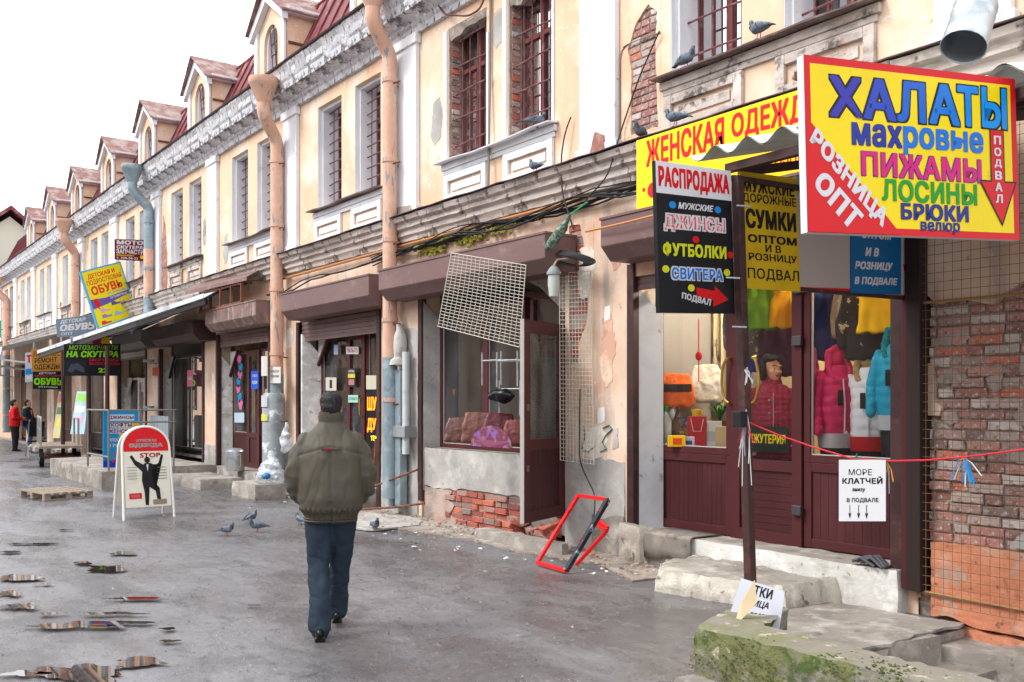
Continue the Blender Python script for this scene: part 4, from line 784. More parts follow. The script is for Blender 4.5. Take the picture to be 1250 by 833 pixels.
# white fabric awnings at the far end
for i, (x0, x1, px) in enumerate([(-46, -38.2, 0), (-37.8, -33.4, 1)]):
    t = thing('fabric_awning', ['white fabric awning at the far left end of the row', 'white fabric awning next to the long tin awning'][i], 'awning', ((x0+x1)/2, 0, 0)); c_ = (x0+x1)/2
    m = MB(); n = 12; rg = []
    for k in range(n+1):
        xx = x0 + (x1-x0)*k/n - c_; s = .12*math.sin(k/n*math.pi*3)**2; rg.append([(xx, -.02, 4.0-.0), (xx, -1.0, 3.72-s), (xx, -2.2, 3.35-s), (xx, -2.25, 3.1-s)])
    m.rings(rg, closed=False, caps=False); m.obj('canvas', paint('dfe6ea', .8), t, smooth=True)
    for xx in (x0+.1-c_, x1-.1-c_): m = MB(); m.beam((xx, -.02, 2.7), (xx, -2.2, 2.95), .05); m.beam((xx, -2.2, 2.95), (xx, -2.2, 3.3), .05); m.beam((xx, -.5, 2.75), (xx, -.5, 3.8), .05); m.obj('frame', paint('dcdcdc'), t)
# ---- far signs
def xsign(label, X, TL, TR, BR, BL, elems, board, **k): return sign('shop_sign', label, [PX(*TL, X), PX(*TR, X), PX(*BR, X), PX(*BL, X)], elems, board, **k)
xsign('dark red sign МОТО СКУТЕРА ЗАПЧАСТИ beside the blue-topped downpipe', -26, (140, 292), (176, 293), (176, 319), (140, 317), [('t', 'МОТО', 7, 5, 97, 25, WHI, dict(bold=.06)), ('t', 'СКУТЕРА', 6, 29, 97, 46, WHI, dict(bold=.05)), ('t', 'ЗАПЧАСТИ', 5, 48, 99, 70, WHI, dict(bold=.04)), ('t', 'МЕЛОЧИ И РЕМОНТ', 6, 74, 65, 81, YEL), ('t', 'т. 320-38-33', 6, 85, 78, 95, WHI), ('c', 92, 82, 6, 9, YEL)], paint('7a1028', .4))
el = [('r', 4, 3, 96, 97, paint('f0e01a')), ('t', 'ДЕТСКАЯ И', 14, 8, 80, 17, paint('e0452a'), dict(bold=.04)), ('t', 'ПОДРОСТКОВАЯ', 8, 18, 92, 28, paint('e0452a'), dict(bold=.03)), ('t', 'ОБУВЬ', 12, 29, 88, 44, paint('e0452a'), dict(bold=.05)), ('t', 'ОПТ И РОЗНИЦА', 46, 46, 92, 50, BLU), ('p', [(4, 49), (40, 53), (96, 51), (96, 58), (40, 64), (4, 66)], paint('6a5aa8')), ('t', '2а ПАВИЛЬОН', 50, 53.5, 92, 57.5, WHI),
      ('p', [(10, 50), (20, 50), (24, 62), (18, 64), (22, 72), (12, 62)], RED, 'arrow')]
for (cx, cy, cc) in [(30, 72, 'd9a8c8'), (60, 66, '5a5a8a'), (82, 70, 'b8a0d0'), (30, 82, '8888b0'), (60, 84, '9ab8e0'), (24, 92, 'e03a3a')]:
    el.append(('p', [(cx-12, cy+3), (cx-11, cy-3), (cx-4, cy-3.5), (cx+2, cy), (cx+12, cy+1), (cx+12, cy+3.5)], paint(cc), 'printed_shoe'))
el += [('r', 80, 74, 94, 90, paint('e0457a'))]
xsign('tilted yellow sign with shoes, ДЕТСКАЯ И ПОДРОСТКОВАЯ ОБУВЬ, standing on the tin awning', -27, (97, 332), (147, 319), (168, 385), (120, 403), el, paint('5fb0d8', .4), th=.12)
xsign('grey-blue sign ДЕТСКАЯ ОБУВЬ standing on the tin awning behind the tilted yellow sign', -30, (68, 390), (116, 384), (118, 410), (70, 412), [('t', 'ДЕТСКАЯ', 10, 8, 75, 30, WHI, dict(bold=.04, sh=.2)), ('t', 'ОБУВЬ', 8, 33, 96, 68, WHI, dict(bold=.06, sh=.2)), ('t', 'ОПТ', 10, 76, 40, 90, WHI)], paint('7f93a3', .5))
xsign('worn orange sign АТЕЛЬЕ РЕМОНТ ОДЕЖДЫ hanging under the awning', -30, (38, 427), (77, 424), (77, 453), (39, 454), [('t', 'АТЕЛЬЕ', 4, 6, 92, 36, paint('8a4a18'), dict(bold=.01)), ('t', 'РЕМОНТ', 10, 40, 80, 62, K, dict(bold=.02)), ('t', 'ОДЕЖДЫ', 8, 68, 88, 94, K, dict(bold=.02))], paint('c48a3a', .6))
xsign('small black sign with green ОБУВЬ below the orange АТЕЛЬЕ sign', -29.6, (40, 454), (77, 453), (77, 476), (40, 475), [('t', 'ДЕТСКАЯ', 20, 5, 75, 17, WHI), ('t', 'ПОДРОСТКОВАЯ', 8, 20, 92, 32, paint('d23a5a')), ('t', 'ОБУВЬ', 4, 36, 96, 76, LIM, dict(bold=.06)), ('t', 'ОПТ И РОЗНИЦА', 18, 83, 82, 93, WHI)], BLA)
xsign('wide black sign МОТОЗАПЧАСТИ НА СКУТЕРА with a dark motor picture under the awning', -24.5, (78, 420), (147, 420), (147, 459), (78, 459), [('t', 'МОТОЗАПЧАСТИ', 8, 4, 96, 19, paint('7fae2a'), dict(sh=.2, bold=.03)), ('t', 'НА СКУТЕРА', 4, 22, 96, 42, LIM, dict(sh=.15, bold=.05)), ('t', 'МОПЕДЫ', 44, 46, 96, 56, paint('c02030'), dict(bold=.04)), ('t', 'ВЕЛОСИПЕДЫ', 44, 58, 98, 67, paint('c02030'), dict(bold=.04)), ('r', 2, 50, 38, 96, paint('20242e')), ('p', [(6, 84), (12, 64), (24, 60), (34, 74), (36, 90), (28, 86), (20, 78), (14, 90)], paint('4a4e5e'), 'printed_shape'), ('t', '22', 60, 76, 78, 90, LIM, dict(bold=.04))], BLA)
xsign('small yellow, pink and white poster strip above the black СКУТЕРА sign', -25.5, (86, 412), (134, 412), (134, 420), (86, 420), [('r', 0, 0, 30, 100, paint('8088c0')), ('r', 55, 0, 78, 100, PNK), ('r', 34, 20, 52, 100, WHI)], YEL)
xsign('red and white poster half hidden by the orange АТЕЛЬЕ sign', -32, (31, 431), (40, 430), (40, 466), (31, 467), [('t', 'Т', 15, 8, 85, 35, RED, dict(bold=.08)), ('r', 0, 55, 100, 75, BLU), ('r', 20, 80, 80, 92, WHI)], paint('c8d0dc'))
q = [P(133, 402, -.5), P(160, 392, -.5), P(160, 402, -.5), P(133, 412, -.5)]
sign('light_box', 'greenish sign box on the front of the grey roller shutter housing', q, [('t', 'МАГАЗИН', 6, 20, 94, 80, paint('8f9a3a'), dict(bold=.03))], paint('b9bfa8', .5), th=.04)
# ================================================================ ground
def ground():
    hx0, hx1, hy0, hy1 = -3.75, -1.25, -2.42, -.02       # stair well
    xs = [-900, -200, -80] + [-60 + 1.0*i for i in range(56)] + [hx0, -3.4, -3, -2.5, -2, hx1, 0, 2, 5, 12, 60, 300]
    ys = [-600, -150, -60, -30] + [-20 + .8*i for i in range(22)] + [hy0, -2, -1.5, -1, -.5, hy1, .5, 3, 30, 200, 900]
    xs, ys = sorted(set(xs)), sorted(set(y for y in ys)); m = MB()
    inside = lambda x, y: hx0 < x < hx1 and hy0 < y < hy1
    idx = {}
    for i, x in enumerate(xs):
        for j, y in enumerate(ys):
            flat = (-5 < x < 1 and -3.2 < y < .3) or abs(x) > 55 or y < -18 or y > .2
            z = 0 if flat else .012*noise.noise(Vector((x*.8, y*.8, 0)))
            if x < -900+1 or False: z = 0
            idx[i, j] = len(m.v); m.v.append((x, y, z))
    for i in range(len(xs)-1):
        for j in range(len(ys)-1):
            if inside((xs[i]+xs[i+1])/2, (ys[j]+ys[j+1])/2): continue
            m.f.append((idx[i, j], idx[i+1, j], idx[i+1, j+1], idx[i, j+1]))
    o = m.obj('ground', ASPH, smooth=True); tag(o, kind='structure')
    return (hx0, hx1, hy0, hy1)
HOLE = ground()
# strip of broken paving and dirt along the wall
DIRT = M('dirt', '8a8078', .95, layers=[('a39a90', 3, .45, .6, .9), ('6b625a', 7, .55, .65, .8), ('b9b2aa', 17, .6, .66, .7)], bump=(20, .9, .02))
def blob(pts, z, name, mat, kind='structure', th=0, amp=.06, step=.12, seed=1, parent=None):
    pp = jag(pts, amp, step, seed); m = MB(); m.ext([(p[0], p[1], z-th if th else z-.02) for p in pp], (0, 0, th or .02)); o = m.obj(name, mat, parent)
    if kind: tag(o, kind=kind)
    return o
blob([(-12.9, -.02), (-12.9, -.55), (-11.8, -.95), (-10.6, -.8), (-9.4, -.62), (-8.4, -.7), (-7.3, -.5), (-6.4, -.9), (-6.3, -.02)], .018, 'dirt_strip', DIRT)
blob([(-12.7, -.3), (-12.6, -1.25), (-11.6, -1.45), (-10.8, -1.2), (-10.9, -.5), (-11.5, -.1)], .03, 'paving_patch', M('pale_cement', 'a39f98', .9, layers=[('85817b', 3, .45, .6, .8), ('c0bbb2', 8, .55, .65, .8)], bump=(16, .6, .015)))
blob([(-50, -.02), (-50, -.3), (-30, -.45), (-17.5, -.5), (-13.2, -.3), (-13.2, -.02)], .02, 'dirt_strip', DIRT)
blob([(-4.9, -.2), (-4.75, -1.2), (-4.3, -1.9), (-3.76, -1.9), (-3.76, -.05)], .012, 'cement_landing', CONC)
# puddles: shallow still water in the hollows of the asphalt
WATER = M('puddle_water', '2a2421', .015, spec=1.0, layers=[('4b3c32', 3, .5, .7, .8)])
def puddle(px, py, w, h, seed):
    c = G(px, py); a = G(px-w/2, py); b = G(px+w/2, py); n_ = G(px, py+h/2); f_ = G(px, py-h/2)
    ex = (b-a)/2; ey = (f_-n_)/2; m = MB(); pts = []
    for k in range(72):
        t = 2*math.pi*k/72; r = .85 + .8*noise.noise(Vector((math.cos(t)*1.3, math.sin(t)*1.3, seed*3.1))) + .22*noise.noise(Vector((math.cos(t)*3, math.sin(t)*3, seed))) + .05*noise.noise(Vector((math.cos(t)*8, math.sin(t)*11, seed)))
        p = c + ex*math.cos(t)*r + ey*math.sin(t)*r; pts.append((p.x, p.y, .021))
    m.add([(c.x, c.y, .021)] + pts, [(0, 1+k, 1+(k+1) % 72) for k in range(72)]); tag(m.obj('puddle', WATER), kind='structure')
for i, a in enumerate([(95, 824, 150, 24), (172, 811, 76, 12), (85, 768, 130, 7), (140, 764, 90, 8), (30, 826, 60, 8), (150, 678, 40, 4), (130, 697, 66, 8), (100, 690, 24, 4), (30, 708, 56, 9), (10, 727, 40, 8), (24, 743, 56, 8), (135, 752, 80, 4), (160, 734, 90, 3.5), (40, 666, 60, 2.5), (12, 676, 30, 3), (205, 771, 24, 4), (208, 786, 24, 4), (80, 649, 22, 1.8), (52, 716, 30, 2.4), (310, 742, 22, 1.5), (62, 752, 40, 4)]): puddle(*a, i+1)
# ================================================================ stair well, parapet, steps
st = thing('basement_stair', 'concrete basement stair with a mossy parapet in the lower right corner', 'stair', (-3.4, -1.6, 0)); so_ = Vector((-3.4, -1.6, 0))
MOSS = M('mossy_concrete', '78736a', .95, layers=[('a8a296', 5, .5, .62, .8), ('6b7044', 2.0, .5, .58, .85), ('46562a', 3.5, .54, .61, .95), ('4d4a42', 8, .6, .68, .7), ('b8b2a4', 13, .62, .68, .8)], bump=(22, 1, .03))
TOPC = M('parapet_top', '807a6f', .95, layers=[('7d776c', 3, .5, .65, .7), ('6b7042', 2.1, .55, .66, .7), ('b4aea2', 9, .58, .66, .7)], bump=(22, .8, .02))
def rough_block(pts, z0, z1, name, mat, parent, off=(0, 0, 0), amp=.025, step=.07, topmat=None):
    """solid with a given footprint, walls and top roughened"""
    o = Vector(off); outl = jag(pts, amp*.6, step, len(name)); n = len(outl); nz = max(2, int((z1-z0)/.07)); m = MB(); rg = []
    cx = sum(p[0] for p in outl)/n; cy = sum(p[1] for p in outl)/n
    for j in range(nz+1):
        z = z0 + (z1-z0)*j/nz; rr_ = []
        for p in outl:
            v = Vector((p[0], p[1], z)); d = noise.noise(v*7)*amp + noise.noise(v*19)*amp*.5; e = amp*.9 if j == nz else 0
            dx, dy = p[0]-cx, p[1]-cy; L = math.hypot(dx, dy) or 1
            rr_.append((p[0]-o.x - dx/L*(e-d*.7), p[1]-o.y - dy/L*(e-d*.7), z - o.z + (d*.5 if j == nz else 0)))
        rg.append(rr_)
    m.rings(rg, caps=False); ob = m.obj(name, mat, parent, smooth=True, ang=50)
    bm = bmesh.new(); vs = [bm.verts.new(v) for v in rg[-1]]; es = [bm.edges.new((vs[i], vs[(i+1) % n])) for i in range(n)]
    bmesh.ops.triangle_fill(bm, use_beauty=True, edges=es, normal=(0, 0, 1)); me = bpy.data.meshes.new(name+'_top'); bm.to_mesh(me); bm.free(); me.materials.append(topmat or mat); link(name+'_top', me, parent)
    return ob
rough_block([(-3.93, -2.74), (XR, -2.74), (XR, -2.4), (-3.72, -2.4), (-3.95, -1.86), (-4.27, -1.88)], -1.4, .33, 'parapet', MOSS, st, so_, .035, .06, TOPC)
rough_block([(-3.98, -2.86), (-3.3, -2.95), (-1.5, -2.95), (-1.5, -2.7), (-3.95, -2.7)], -.1, .05, 'parapet_footing', CONC, st, so_, .02)
for i in range(7):
    xs_ = -3.72 + i*.3; zz = -.02 - .17*i + (.0)
    rough_block([(xs_-.32, -2.38), (xs_+.0, -2.38), (xs_+.06, -.34), (xs_-.32, -.34)] if i else [(-4.02, -1.6), (xs_-.12, -1.6), (xs_+.04, -.5), (-4.02, -.55)], zz-.3, zz+ (.02 if i == 0 else 0), 'step', CONC, st, so_, .008, .15)
rough_block([(-4.1, -.5), (-3.6, -.42), (-3.1, -.34), (-1.3, -.34), (-1.3, -.02), (-4.1, -.02)], -1.4, -.09, 'rubble_edge', CONC, st, so_, .06, .09)
m = MB(); h = HOLE; m.box(h[0]-.3, h[2]-.2, -1.6, h[1]+.3, h[3]+.1, -1.4); m.obj('stair_floor', CONC, st, loc=-so_)
box(h[0]-.25, h[2], -1.4, h[0]-.01, h[3]+.05, -.03).obj('well_wall', CONC, st, loc=-so_); box(h[1], h[2], -1.4, h[1]+.2, h[3]+.05, -.005).obj('well_wall', CONC, st, loc=-so_)
m = MB(); rr = random.Random(8)
for i in range(1300):
    x = rr.uniform(-3.95, -2.3); f = noise.noise(Vector((x*2.2, 3, 0))); z = rr.uniform(-.05, .34) if rr.random() < .7 else .33; y = -2.765 if z < .33 else rr.uniform(-2.74, -2.5)
    if noise.noise(Vector((x*3, z*4, 1))) + rr.uniform(-.12, .12) < .02: continue
    s = rr.uniform(.003, .009); m.ell((x, y, z), (s*1.4, s*.8, s), 5, 3)
tag(m.obj('moss', M('green_moss', '46502a', .95, layers=[('5f6638', 9, .48, .6, .8), ('2c3618', 20, .52, .62, .8)]), None, smooth=True), kind='stuff')
# shop plinth and the broken entry slab
pln = thing('shop_plinth', 'chipped whitewashed plinth under the maroon shopfront with the woman', 'plinth', (-5.8, 0, 0)); po = Vector((-5.8, 0, 0))
rough_block([(-7.42, -.1), (-4.25, -.13), (-4.22, .34), (-7.42, .34)], -.05, .33, 'plinth', WHITEW, pln, po, .02, .08, CONC)
rough_block([(-7.46, -.1), (-7.02, -.22), (-6.98, -.05), (-7.46, .0)], -.05, .38, 'plinth_end', CONCW, pln, po, .02, .08, CONC)
sl = thing('entry_slab', 'broken concrete entry slab in front of the glass door', 'step', (-5.4, -.6, 0)); po = Vector((-5.4, -.6, 0))
rough_block([(-6.0, -1.02), (-5.4, -.93), (-4.85, -.72), (-4.78, -.14), (-6.35, -.12), (-6.3, -.6)], -.02, .19, 'slab', CONCW, sl, po, .05, .05, CONC)
# doormat hung over the plinth corner
mt = MB(); rg = []
for i in range(9):
    xx = -.33 + .66*i/8; j = .012*math.sin(i*1.7)
    rg.append([(xx, .28, .345), (xx, .1, .35+j*.4), (xx, -.12, .35+j*.5), (xx, -.15, .345), (xx, -.168, .325), (xx+j, -.172-j*.6, .2), (xx-j*2, -.178+j*.6, .1-.02*math.sin(i))])
mt.rings(rg, closed=False, caps=False); o = mt.obj('doormat', M('wet_mat', '78716a', .9, layers=[('958d84', 3, .48, .6, .8), ('4b4641', 6, .54, .64, .8)], bump=(60, .6, .005)), None, smooth=True, ang=30, loc=(-6.72, -.0, .0)); o.modifiers.new('solid', 'SOLIDIFY').thickness = .012
tag(o, 'worn grey doormat draped over the plinth at the left end of the first shop', 'doormat')
m = MB(); rr = random.Random(5)
for i in range(26):
    x0, y0 = rr.uniform(-.12, .02), rr.uniform(-.05, .05); m.tube([(x0, y0, .02), (x0+rr.uniform(.05, .12), y0+rr.uniform(-.04, .04), .05+rr.uniform(0, .03)), (x0+rr.uniform(.14, .24), y0+rr.uniform(-.06, .06), .01)], .012, 5)
tag(m.obj('floor_rag', paint('5a5a60', .95), None, smooth=True, loc=(-4.55, -.08, .34)), 'grey mop rag lying on the plinth by the right door post', 'rag')
# concrete kerb slab below the broken bricks
k_ = thing('kerb_slab', 'narrow concrete slab on the ground below the open maroon door', 'kerb', (-8.7, -.35, 0)); po = Vector((-8.7, -.35, 0))
rough_block([(-9.55, -.52), (-8.05, -.62), (-7.9, -.5), (-7.95, -.38), (-9.5, -.32)], -.02, .13, 'slab', CONC, k_, po, .012, .1)
for i, (a, b, c, dd_, h_, lb) in enumerate([(-19.9, -17.7, -1.15, -.35, .2, 'long concrete step in front of the narrow maroon shop with the sticker chain'), (-16.6, -15.5, -.95, -.4, .24, 'concrete block beside the plastic bag, left of the walking man'), (-15.4, -13.2, -.4, .2, .3, 'concrete threshold of the shop behind the walking man'), (-19.9, -17.2, -.2, .3, .3, 'concrete threshold under the narrow maroon door')]):
    t = thing('concrete_step', lb, 'step', ((a+b)/2, (c+dd_)/2, 0)); rough_block([(a, c), (b, c), (b, dd_), (a, dd_)], -.03, h_, 'slab', CONC, t, Vector(((a+b)/2, (c+dd_)/2, 0)), .018, .15)
# platform with railing
pf = thing('loading_platform', 'low concrete platform with a steel railing in front of the dark arched shop', 'platform', (-22, -1.3, 0)); po = Vector((-22, -1.3, 0))
rough_block([(-24.0, -2.55), (-18.9, -2.6), (-18.9, -2.1), (-19.6, -2.0), (-19.6, -.2), (-24.6, -.2)], -.03, .34, 'slab', CONC, pf, po, .015, .3)
RAIL = paint('8a8782', .6, metal=.3)
m = MB()
for x, y in ((-20.7, -2.45), (-19.0, -2.45), (-19.0, -1.25)): m.tube([(x+22, y+1.3, .3), (x+22, y+1.3, 1.5)], .02, 6)
for z in (1.48, 1.25): m.tube([(3.0, -1.15, z), (3.0, .1, z)], .018, 6)
m.tube([(1.3, -1.15, 1.48), (3.0, -1.15, 1.48)], .018, 6); m.tube([(1.3, -1.15, .6), (3.0, -1.15, .6)], .02, 6)
m.obj('railing', RAIL, pf)
m = MB()
for i in range(7): m.box(-3.2+22-22+i*.22+.9, 1.05, .34, -3.2+i*.22+1.1, 1.07, 1.3)
m.obj('corrugated_panel', paint('9aa3ad', .5), pf)
# ================================================================ downpipes
def bend(pts, k=5):
    pts = [Vector(p) for p in pts]; out = [pts[0]]
    for i in range(1, len(pts)-1):
        a = pts[i] + (pts[i-1]-pts[i]).normalized()*.12; b = pts[i] + (pts[i+1]-pts[i]).normalized()*.12
        for j in range(k+1): t = j/k; out.append(a*(1-t)**2 + pts[i]*2*t*(1-t) + b*t*t)
    return out + [pts[-1]]
def downpipe(label, x, ztop, hop=True, r=.1, y=-.2, zsplit=3.0, zend=.25, mat=PIPEO, low=PIPEG, xt=None, hy=-.6, hz=7.35, hmat=None, midsplit=None):
    t = thing('downpipe', label, 'downpipe', (x, y, 0), group='downpipes on the facade'); xt = (x if xt is None else xt) - x; hm = hmat or mat
    top = bend([(xt, hy-y, hz-.25), (xt*.95, hy-y, hz-.62), (0, 0, hz-.98), (0, 0, midsplit or zsplit)])
    MB().tube(top, r, 14).obj('pipe', hm, t, smooth=True)
    if midsplit: MB().tube([(0, 0, midsplit+.03), (0, 0, zsplit)], r*1.03, 14).obj('pipe', mat, t, smooth=True)
    MB().tube([(0, 0, zsplit+.03), (0, 0, (zsplit+zend)/2), (0, 0, zend)], r*1.04, 14).obj('lower_pipe', low, t, smooth=True)
    if hop:
        m = MB(); m.lathe([(r, hz-.42), (r+.02, hz-.38), (.24, hz-.12), (.26, hz-.1), (.26, hz), (.235, hz), (.22, hz-.1), (r*.8, hz-.36)], (xt, hy-y, 0), 16); m.obj('hopper', hm, t, smooth=True, ang=50)
    z = hz-1.35
    me = MB().lathe([(r+.003, -.03), (r+.014, -.03), (r+.014, .03), (r+.003, .03)], (0, 0, 0), 14).mesh(hm, True, name='collar')
    br = MB().tube([(0, r, 0), (0, -y+.05, 0)], .012, 5)
    arm = MB().tube([(r, 0, 0), (r+.14, .03, 0)], .012, 5).mesh(RUST, name='clamp_arm'); brm = br.mesh(RUST, name='clamp')
    while z > .8:
        link('collar', me, t, (0, 0, z)); link('clamp', brm, t, (0, 0, z-.06)); link('clamp_arm', arm, t, (0, 0, z-.06)); z -= 1.15
    return t
downpipe('peach downpipe nearest the camera, with flaking grey patches, behind the walking man', U(476, -.2), 7, zsplit=2.25, xt=U(455, -.55), r=.105, hz=7.62, hy=-.55)
downpipe('peach downpipe with rusty flared hopper above the plastic bag', U(338, -.2), 7, zsplit=2.1, xt=U(322, -.55), r=.115, hy=-.55, hz=7.3)
downpipe('downpipe with a blue grey hopper and upper length, peach below', U(181.5, -.2), 7, zsplit=4.2, zend=3.85, xt=U(164, -.55), r=.12, hmat=M('blue_grey_metal', '84959c', .45, .3, layers=[('a8bcc2', 3, .5, .65, .7)]), midsplit=5.4, mat=PIPEO, hz=7.45)
downpipe('peach downpipe behind the tilted yellow shoe sign', U(92, -.2), 7, zsplit=3.9, zend=3.6, xt=U(80, -.55), r=.13, hz=7.35)
downpipe('farthest peach downpipe at the left edge', U(8, -.2), 7, zsplit=3.6, zend=.3, r=.15, hz=7.0)
p = U(181.5, -.2); t = thing('pipe_elbow', 'blue-grey spout under the third downpipe resting on the tin awning', 'pipe', (p, -.2, 3.8)); MB().tube(bend([(0, 0, .1), (0, 0, -.12), (-.55, -.25, -.35)]), .12, 12).obj('spout', PIPEG, t, smooth=True)
# galvanised pipe end, top right
t = thing('galvanised_pipe', 'shiny galvanised pipe end hanging above the big yellow sign', 'pipe', (0, 0, 0))
a, b, c = PL(1196, -30, 5.0), PL(1192, 6, 5.0), PL(1176, 58, 4.9); m = MB(); m.tube([a, b, b.lerp(c, .2)], .1, 20); 
m.obj('upper_pipe', GALV, t, smooth=True); m = MB(); d = (c-b)
pts = [b + d*f for f in (0, .1, .2, .3, .35, .4, .7, .75, .8, .97, 1)]; m.tube(pts, [.105, .112, .105, .112, .105, .108, .11, .113, .11, .113, .116], 22, caps=False); o = m.obj('pipe_end', GALV, t, smooth=True); o.modifiers.new('s', 'SOLIDIFY').thickness = .004
# conduits beside the near downpipe
cd = thing('cable_conduits', 'grey cable conduits with a bottle-shaped white insulator, strapped beside the near downpipe', 'conduit', (U(492, -.1), -.1, 0)); x0 = 0
m = MB(); m.box(-.34, -.06, .12, -.2, .04, 1.15); m.obj('conduit', PIPEG, cd, bev=.01); m = MB(); m.box(-.11, -.08, .15, .05, .04, 2.1); m.obj('conduit', PIPEG, cd, bev=.012)
MB().tube([(.14, -.03, .9), (.14, -.03, 2.35)], .055, 10).obj('conduit', M('pale_conduit', 'b9bcbc', .6, layers=[('8f9392', 4, .5, .65, .7)]), cd, smooth=True)
m = MB(); m.lathe([(.06, 2.15), (.09, 2.22), (.1, 2.45), (.09, 2.58), (.055, 2.68), (.06, 2.76), (.03, 2.78)], (-.03, -.03, 0), 14); m.obj('insulator', M('white_insulator', 'b5b3ae', .5, layers=[('88857f', 5, .52, .64, .8)]), cd, smooth=True)
m = MB(); m.lathe([(.14, 2.17), (.12, 2.24), (.07, 2.28)], (-.03, -.05, 0), 14); m.obj('skirt', M('white_insulator', ''), cd, smooth=True)
box(-.42, -.115, 1.14, .24, -.085, 1.3).box(-.42, -.09, 1.14, -.39, .09, 1.3).box(.21, -.09, 1.14, .24, .09, 1.3).obj('strap', GALV, cd, bev=.004)
MB().tube([(-.55, -.15, 1.1), (-.55, -.18, .55), (-.45, -.2, .42), (.1, -.12, .58), (.5, -.06, .7)], .016, 6).obj('rusty_rail', RUST, cd, smooth=True)
MB().tube([(-.7, -.3, .06), (.0, -.15, .14), (.6, .0, .24)], .018, 6).obj('rusty_rail', RUST, cd, smooth=True)
rough_slab(-12.5, -11.75, lambda x: .0, lambda x: 2.45 + .25*math.sin((x+12.5)*3), -.008, .01, 'grey_patch', GREYPL, 14, 20, .02)
# electric box on second pipe
t = thing('junction_pipe_cover', 'grey sheet metal cover with torn stickers round the foot of the second downpipe', 'pipe cover', (U(334, -.25), -.25, 0))
m = MB(); m.lathe([(.2, .3), (.2, 1.75), (.16, 1.8)], (0, 0, 0), 14); m.obj('cover', M('sticker_grey', '8b9295', .6, layers=[('c9cdce', 5, .55, .6, .9), ('6f7679', 3, .5, .6, .7), ('b8c25a', 6.5, .66, .68, .9)]), t, smooth=True)
for i, (z0, z1, c) in enumerate([(2.1, 2.45, 'd9d6d0'), (1.55, 1.75, 'cdd0d2'), (1.3, 1.42, 'd7d96a')]): MB().rings([[(.215*math.cos(a_), .215*math.sin(a_)*1.0, z) for a_ in [math.pi*(1.35+.06*k) for k in range(7)]] for z in (z0, z1)], closed=False, caps=False).obj('sticker', paint(c, .7), t)
# ================================================================ cables along the wall
rr = random.Random(31)
for k in range(7):
    pts = []; n = 26; z0 = 3.84 + .02*k - (.1 if k > 4 else 0); xs0, xs1 = (-13, -6.9) if k < 5 else (-17, -7)
    for i in range(n+1):
        x = xs0 + (xs1-xs0)*i/n; z = z0 - .07*abs(math.sin(x*1.3+k*.2)) + rr.uniform(-.012, .012) + (.008*k)*math.sin(x*2+k) - .25*max(0, (-x-11))*.12; pts.append((x, -.06-.015*k + rr.uniform(-.01, .01), z))
    tag(MB().tube(pts, rr.choice([.008, .011, .014]), 5).obj('cable', CABLE, None, smooth=True), ['fifth', 'fourth', 'third', 'second', 'uppermost', 'lowest, longer', 'sixth, longer'][k] + ' of the dark cables sagging along the wall below the string course', 'cable', 'sagging cables under the string course')
def cable(label, pts, r=.008, mat=CABLE):
    tag(MB().tube(bend(pts, 4) if len(pts) > 2 else pts, r, 6).obj('cable', mat, None, smooth=True), label, 'cable')
cable('thin orange pipe running under the string course above the tilted grille', [(-16.4, -.07, 3.86), (-12, -.07, 3.885), (-8, -.07, 3.88)], .022, paint('c98a56', .6))
cable('thin orange rod in front of the shutter box beside the black sign', [P(715, 283, -.5), P(760, 273, -.52), P(803, 262, -.52)], .012, paint('c98a56', .6))
cable('black cable leaving a hole in the wall between the upper windows and curving down', [P(697, 143, -.04), P(690, 160, -.08), P(685, 190, -.08), P(686, 235, -.2), P(700, 280, -.5)], .009)
cable('long diagonal black cable across the exposed upper brick patch', [P(805, 38, -.04), P(780, 95, -.03), P(758, 160, -.03), P(742, 215, -.25), P(715, 245, -.3)], .008)
cable('rust coloured cable loop hanging from the cornice at the top', [P(532, 0, -.1), P(542, 18, -.1), P(572, 20, -.1), P(588, 10, -.1), P(592, -8, -.1)], .013, paint('6a4240', .6))
cable('thin cable hanging beside the wall grille down to the red frame', [P(708, 475, -.14), P(707, 560, -.12), P(712, 575, -.15), P(727, 605, -.3), P(725, 632, -.4)], .007)
cable('old cord stapled in a corner shape beside the white pilaster', [P(757, 170, -.01), P(757, 60, -.01), P(770, 52, -.01), P(806, 40, -.01)], .006, paint('8a7a70'))
cable('grey pipe running between the two broken windows', [P(599, -20, -.03), P(598, 90, -.03), P(596, 230, -.1)], .018, paint('8b8780', .6))
m = MB(); c0 = P(690, 318, -.3)
for k in range(9):
    r_ = .3 + .012*k; m.tube([c0 + Vector((r_*math.cos(a)*1.0, .03*math.sin(a*3)+.01*k, -.25*math.cos(a)*r_ + .11*math.sin(a)*r_*1.6 + .004*k)) for a in [2*math.pi*i/24 for i in range(25)]], .007, 5)
tag(m.obj('cable_coil', CABLE, None, smooth=True), 'coil of dark wires hung beside the end of the wide shutter box', 'cable coil')
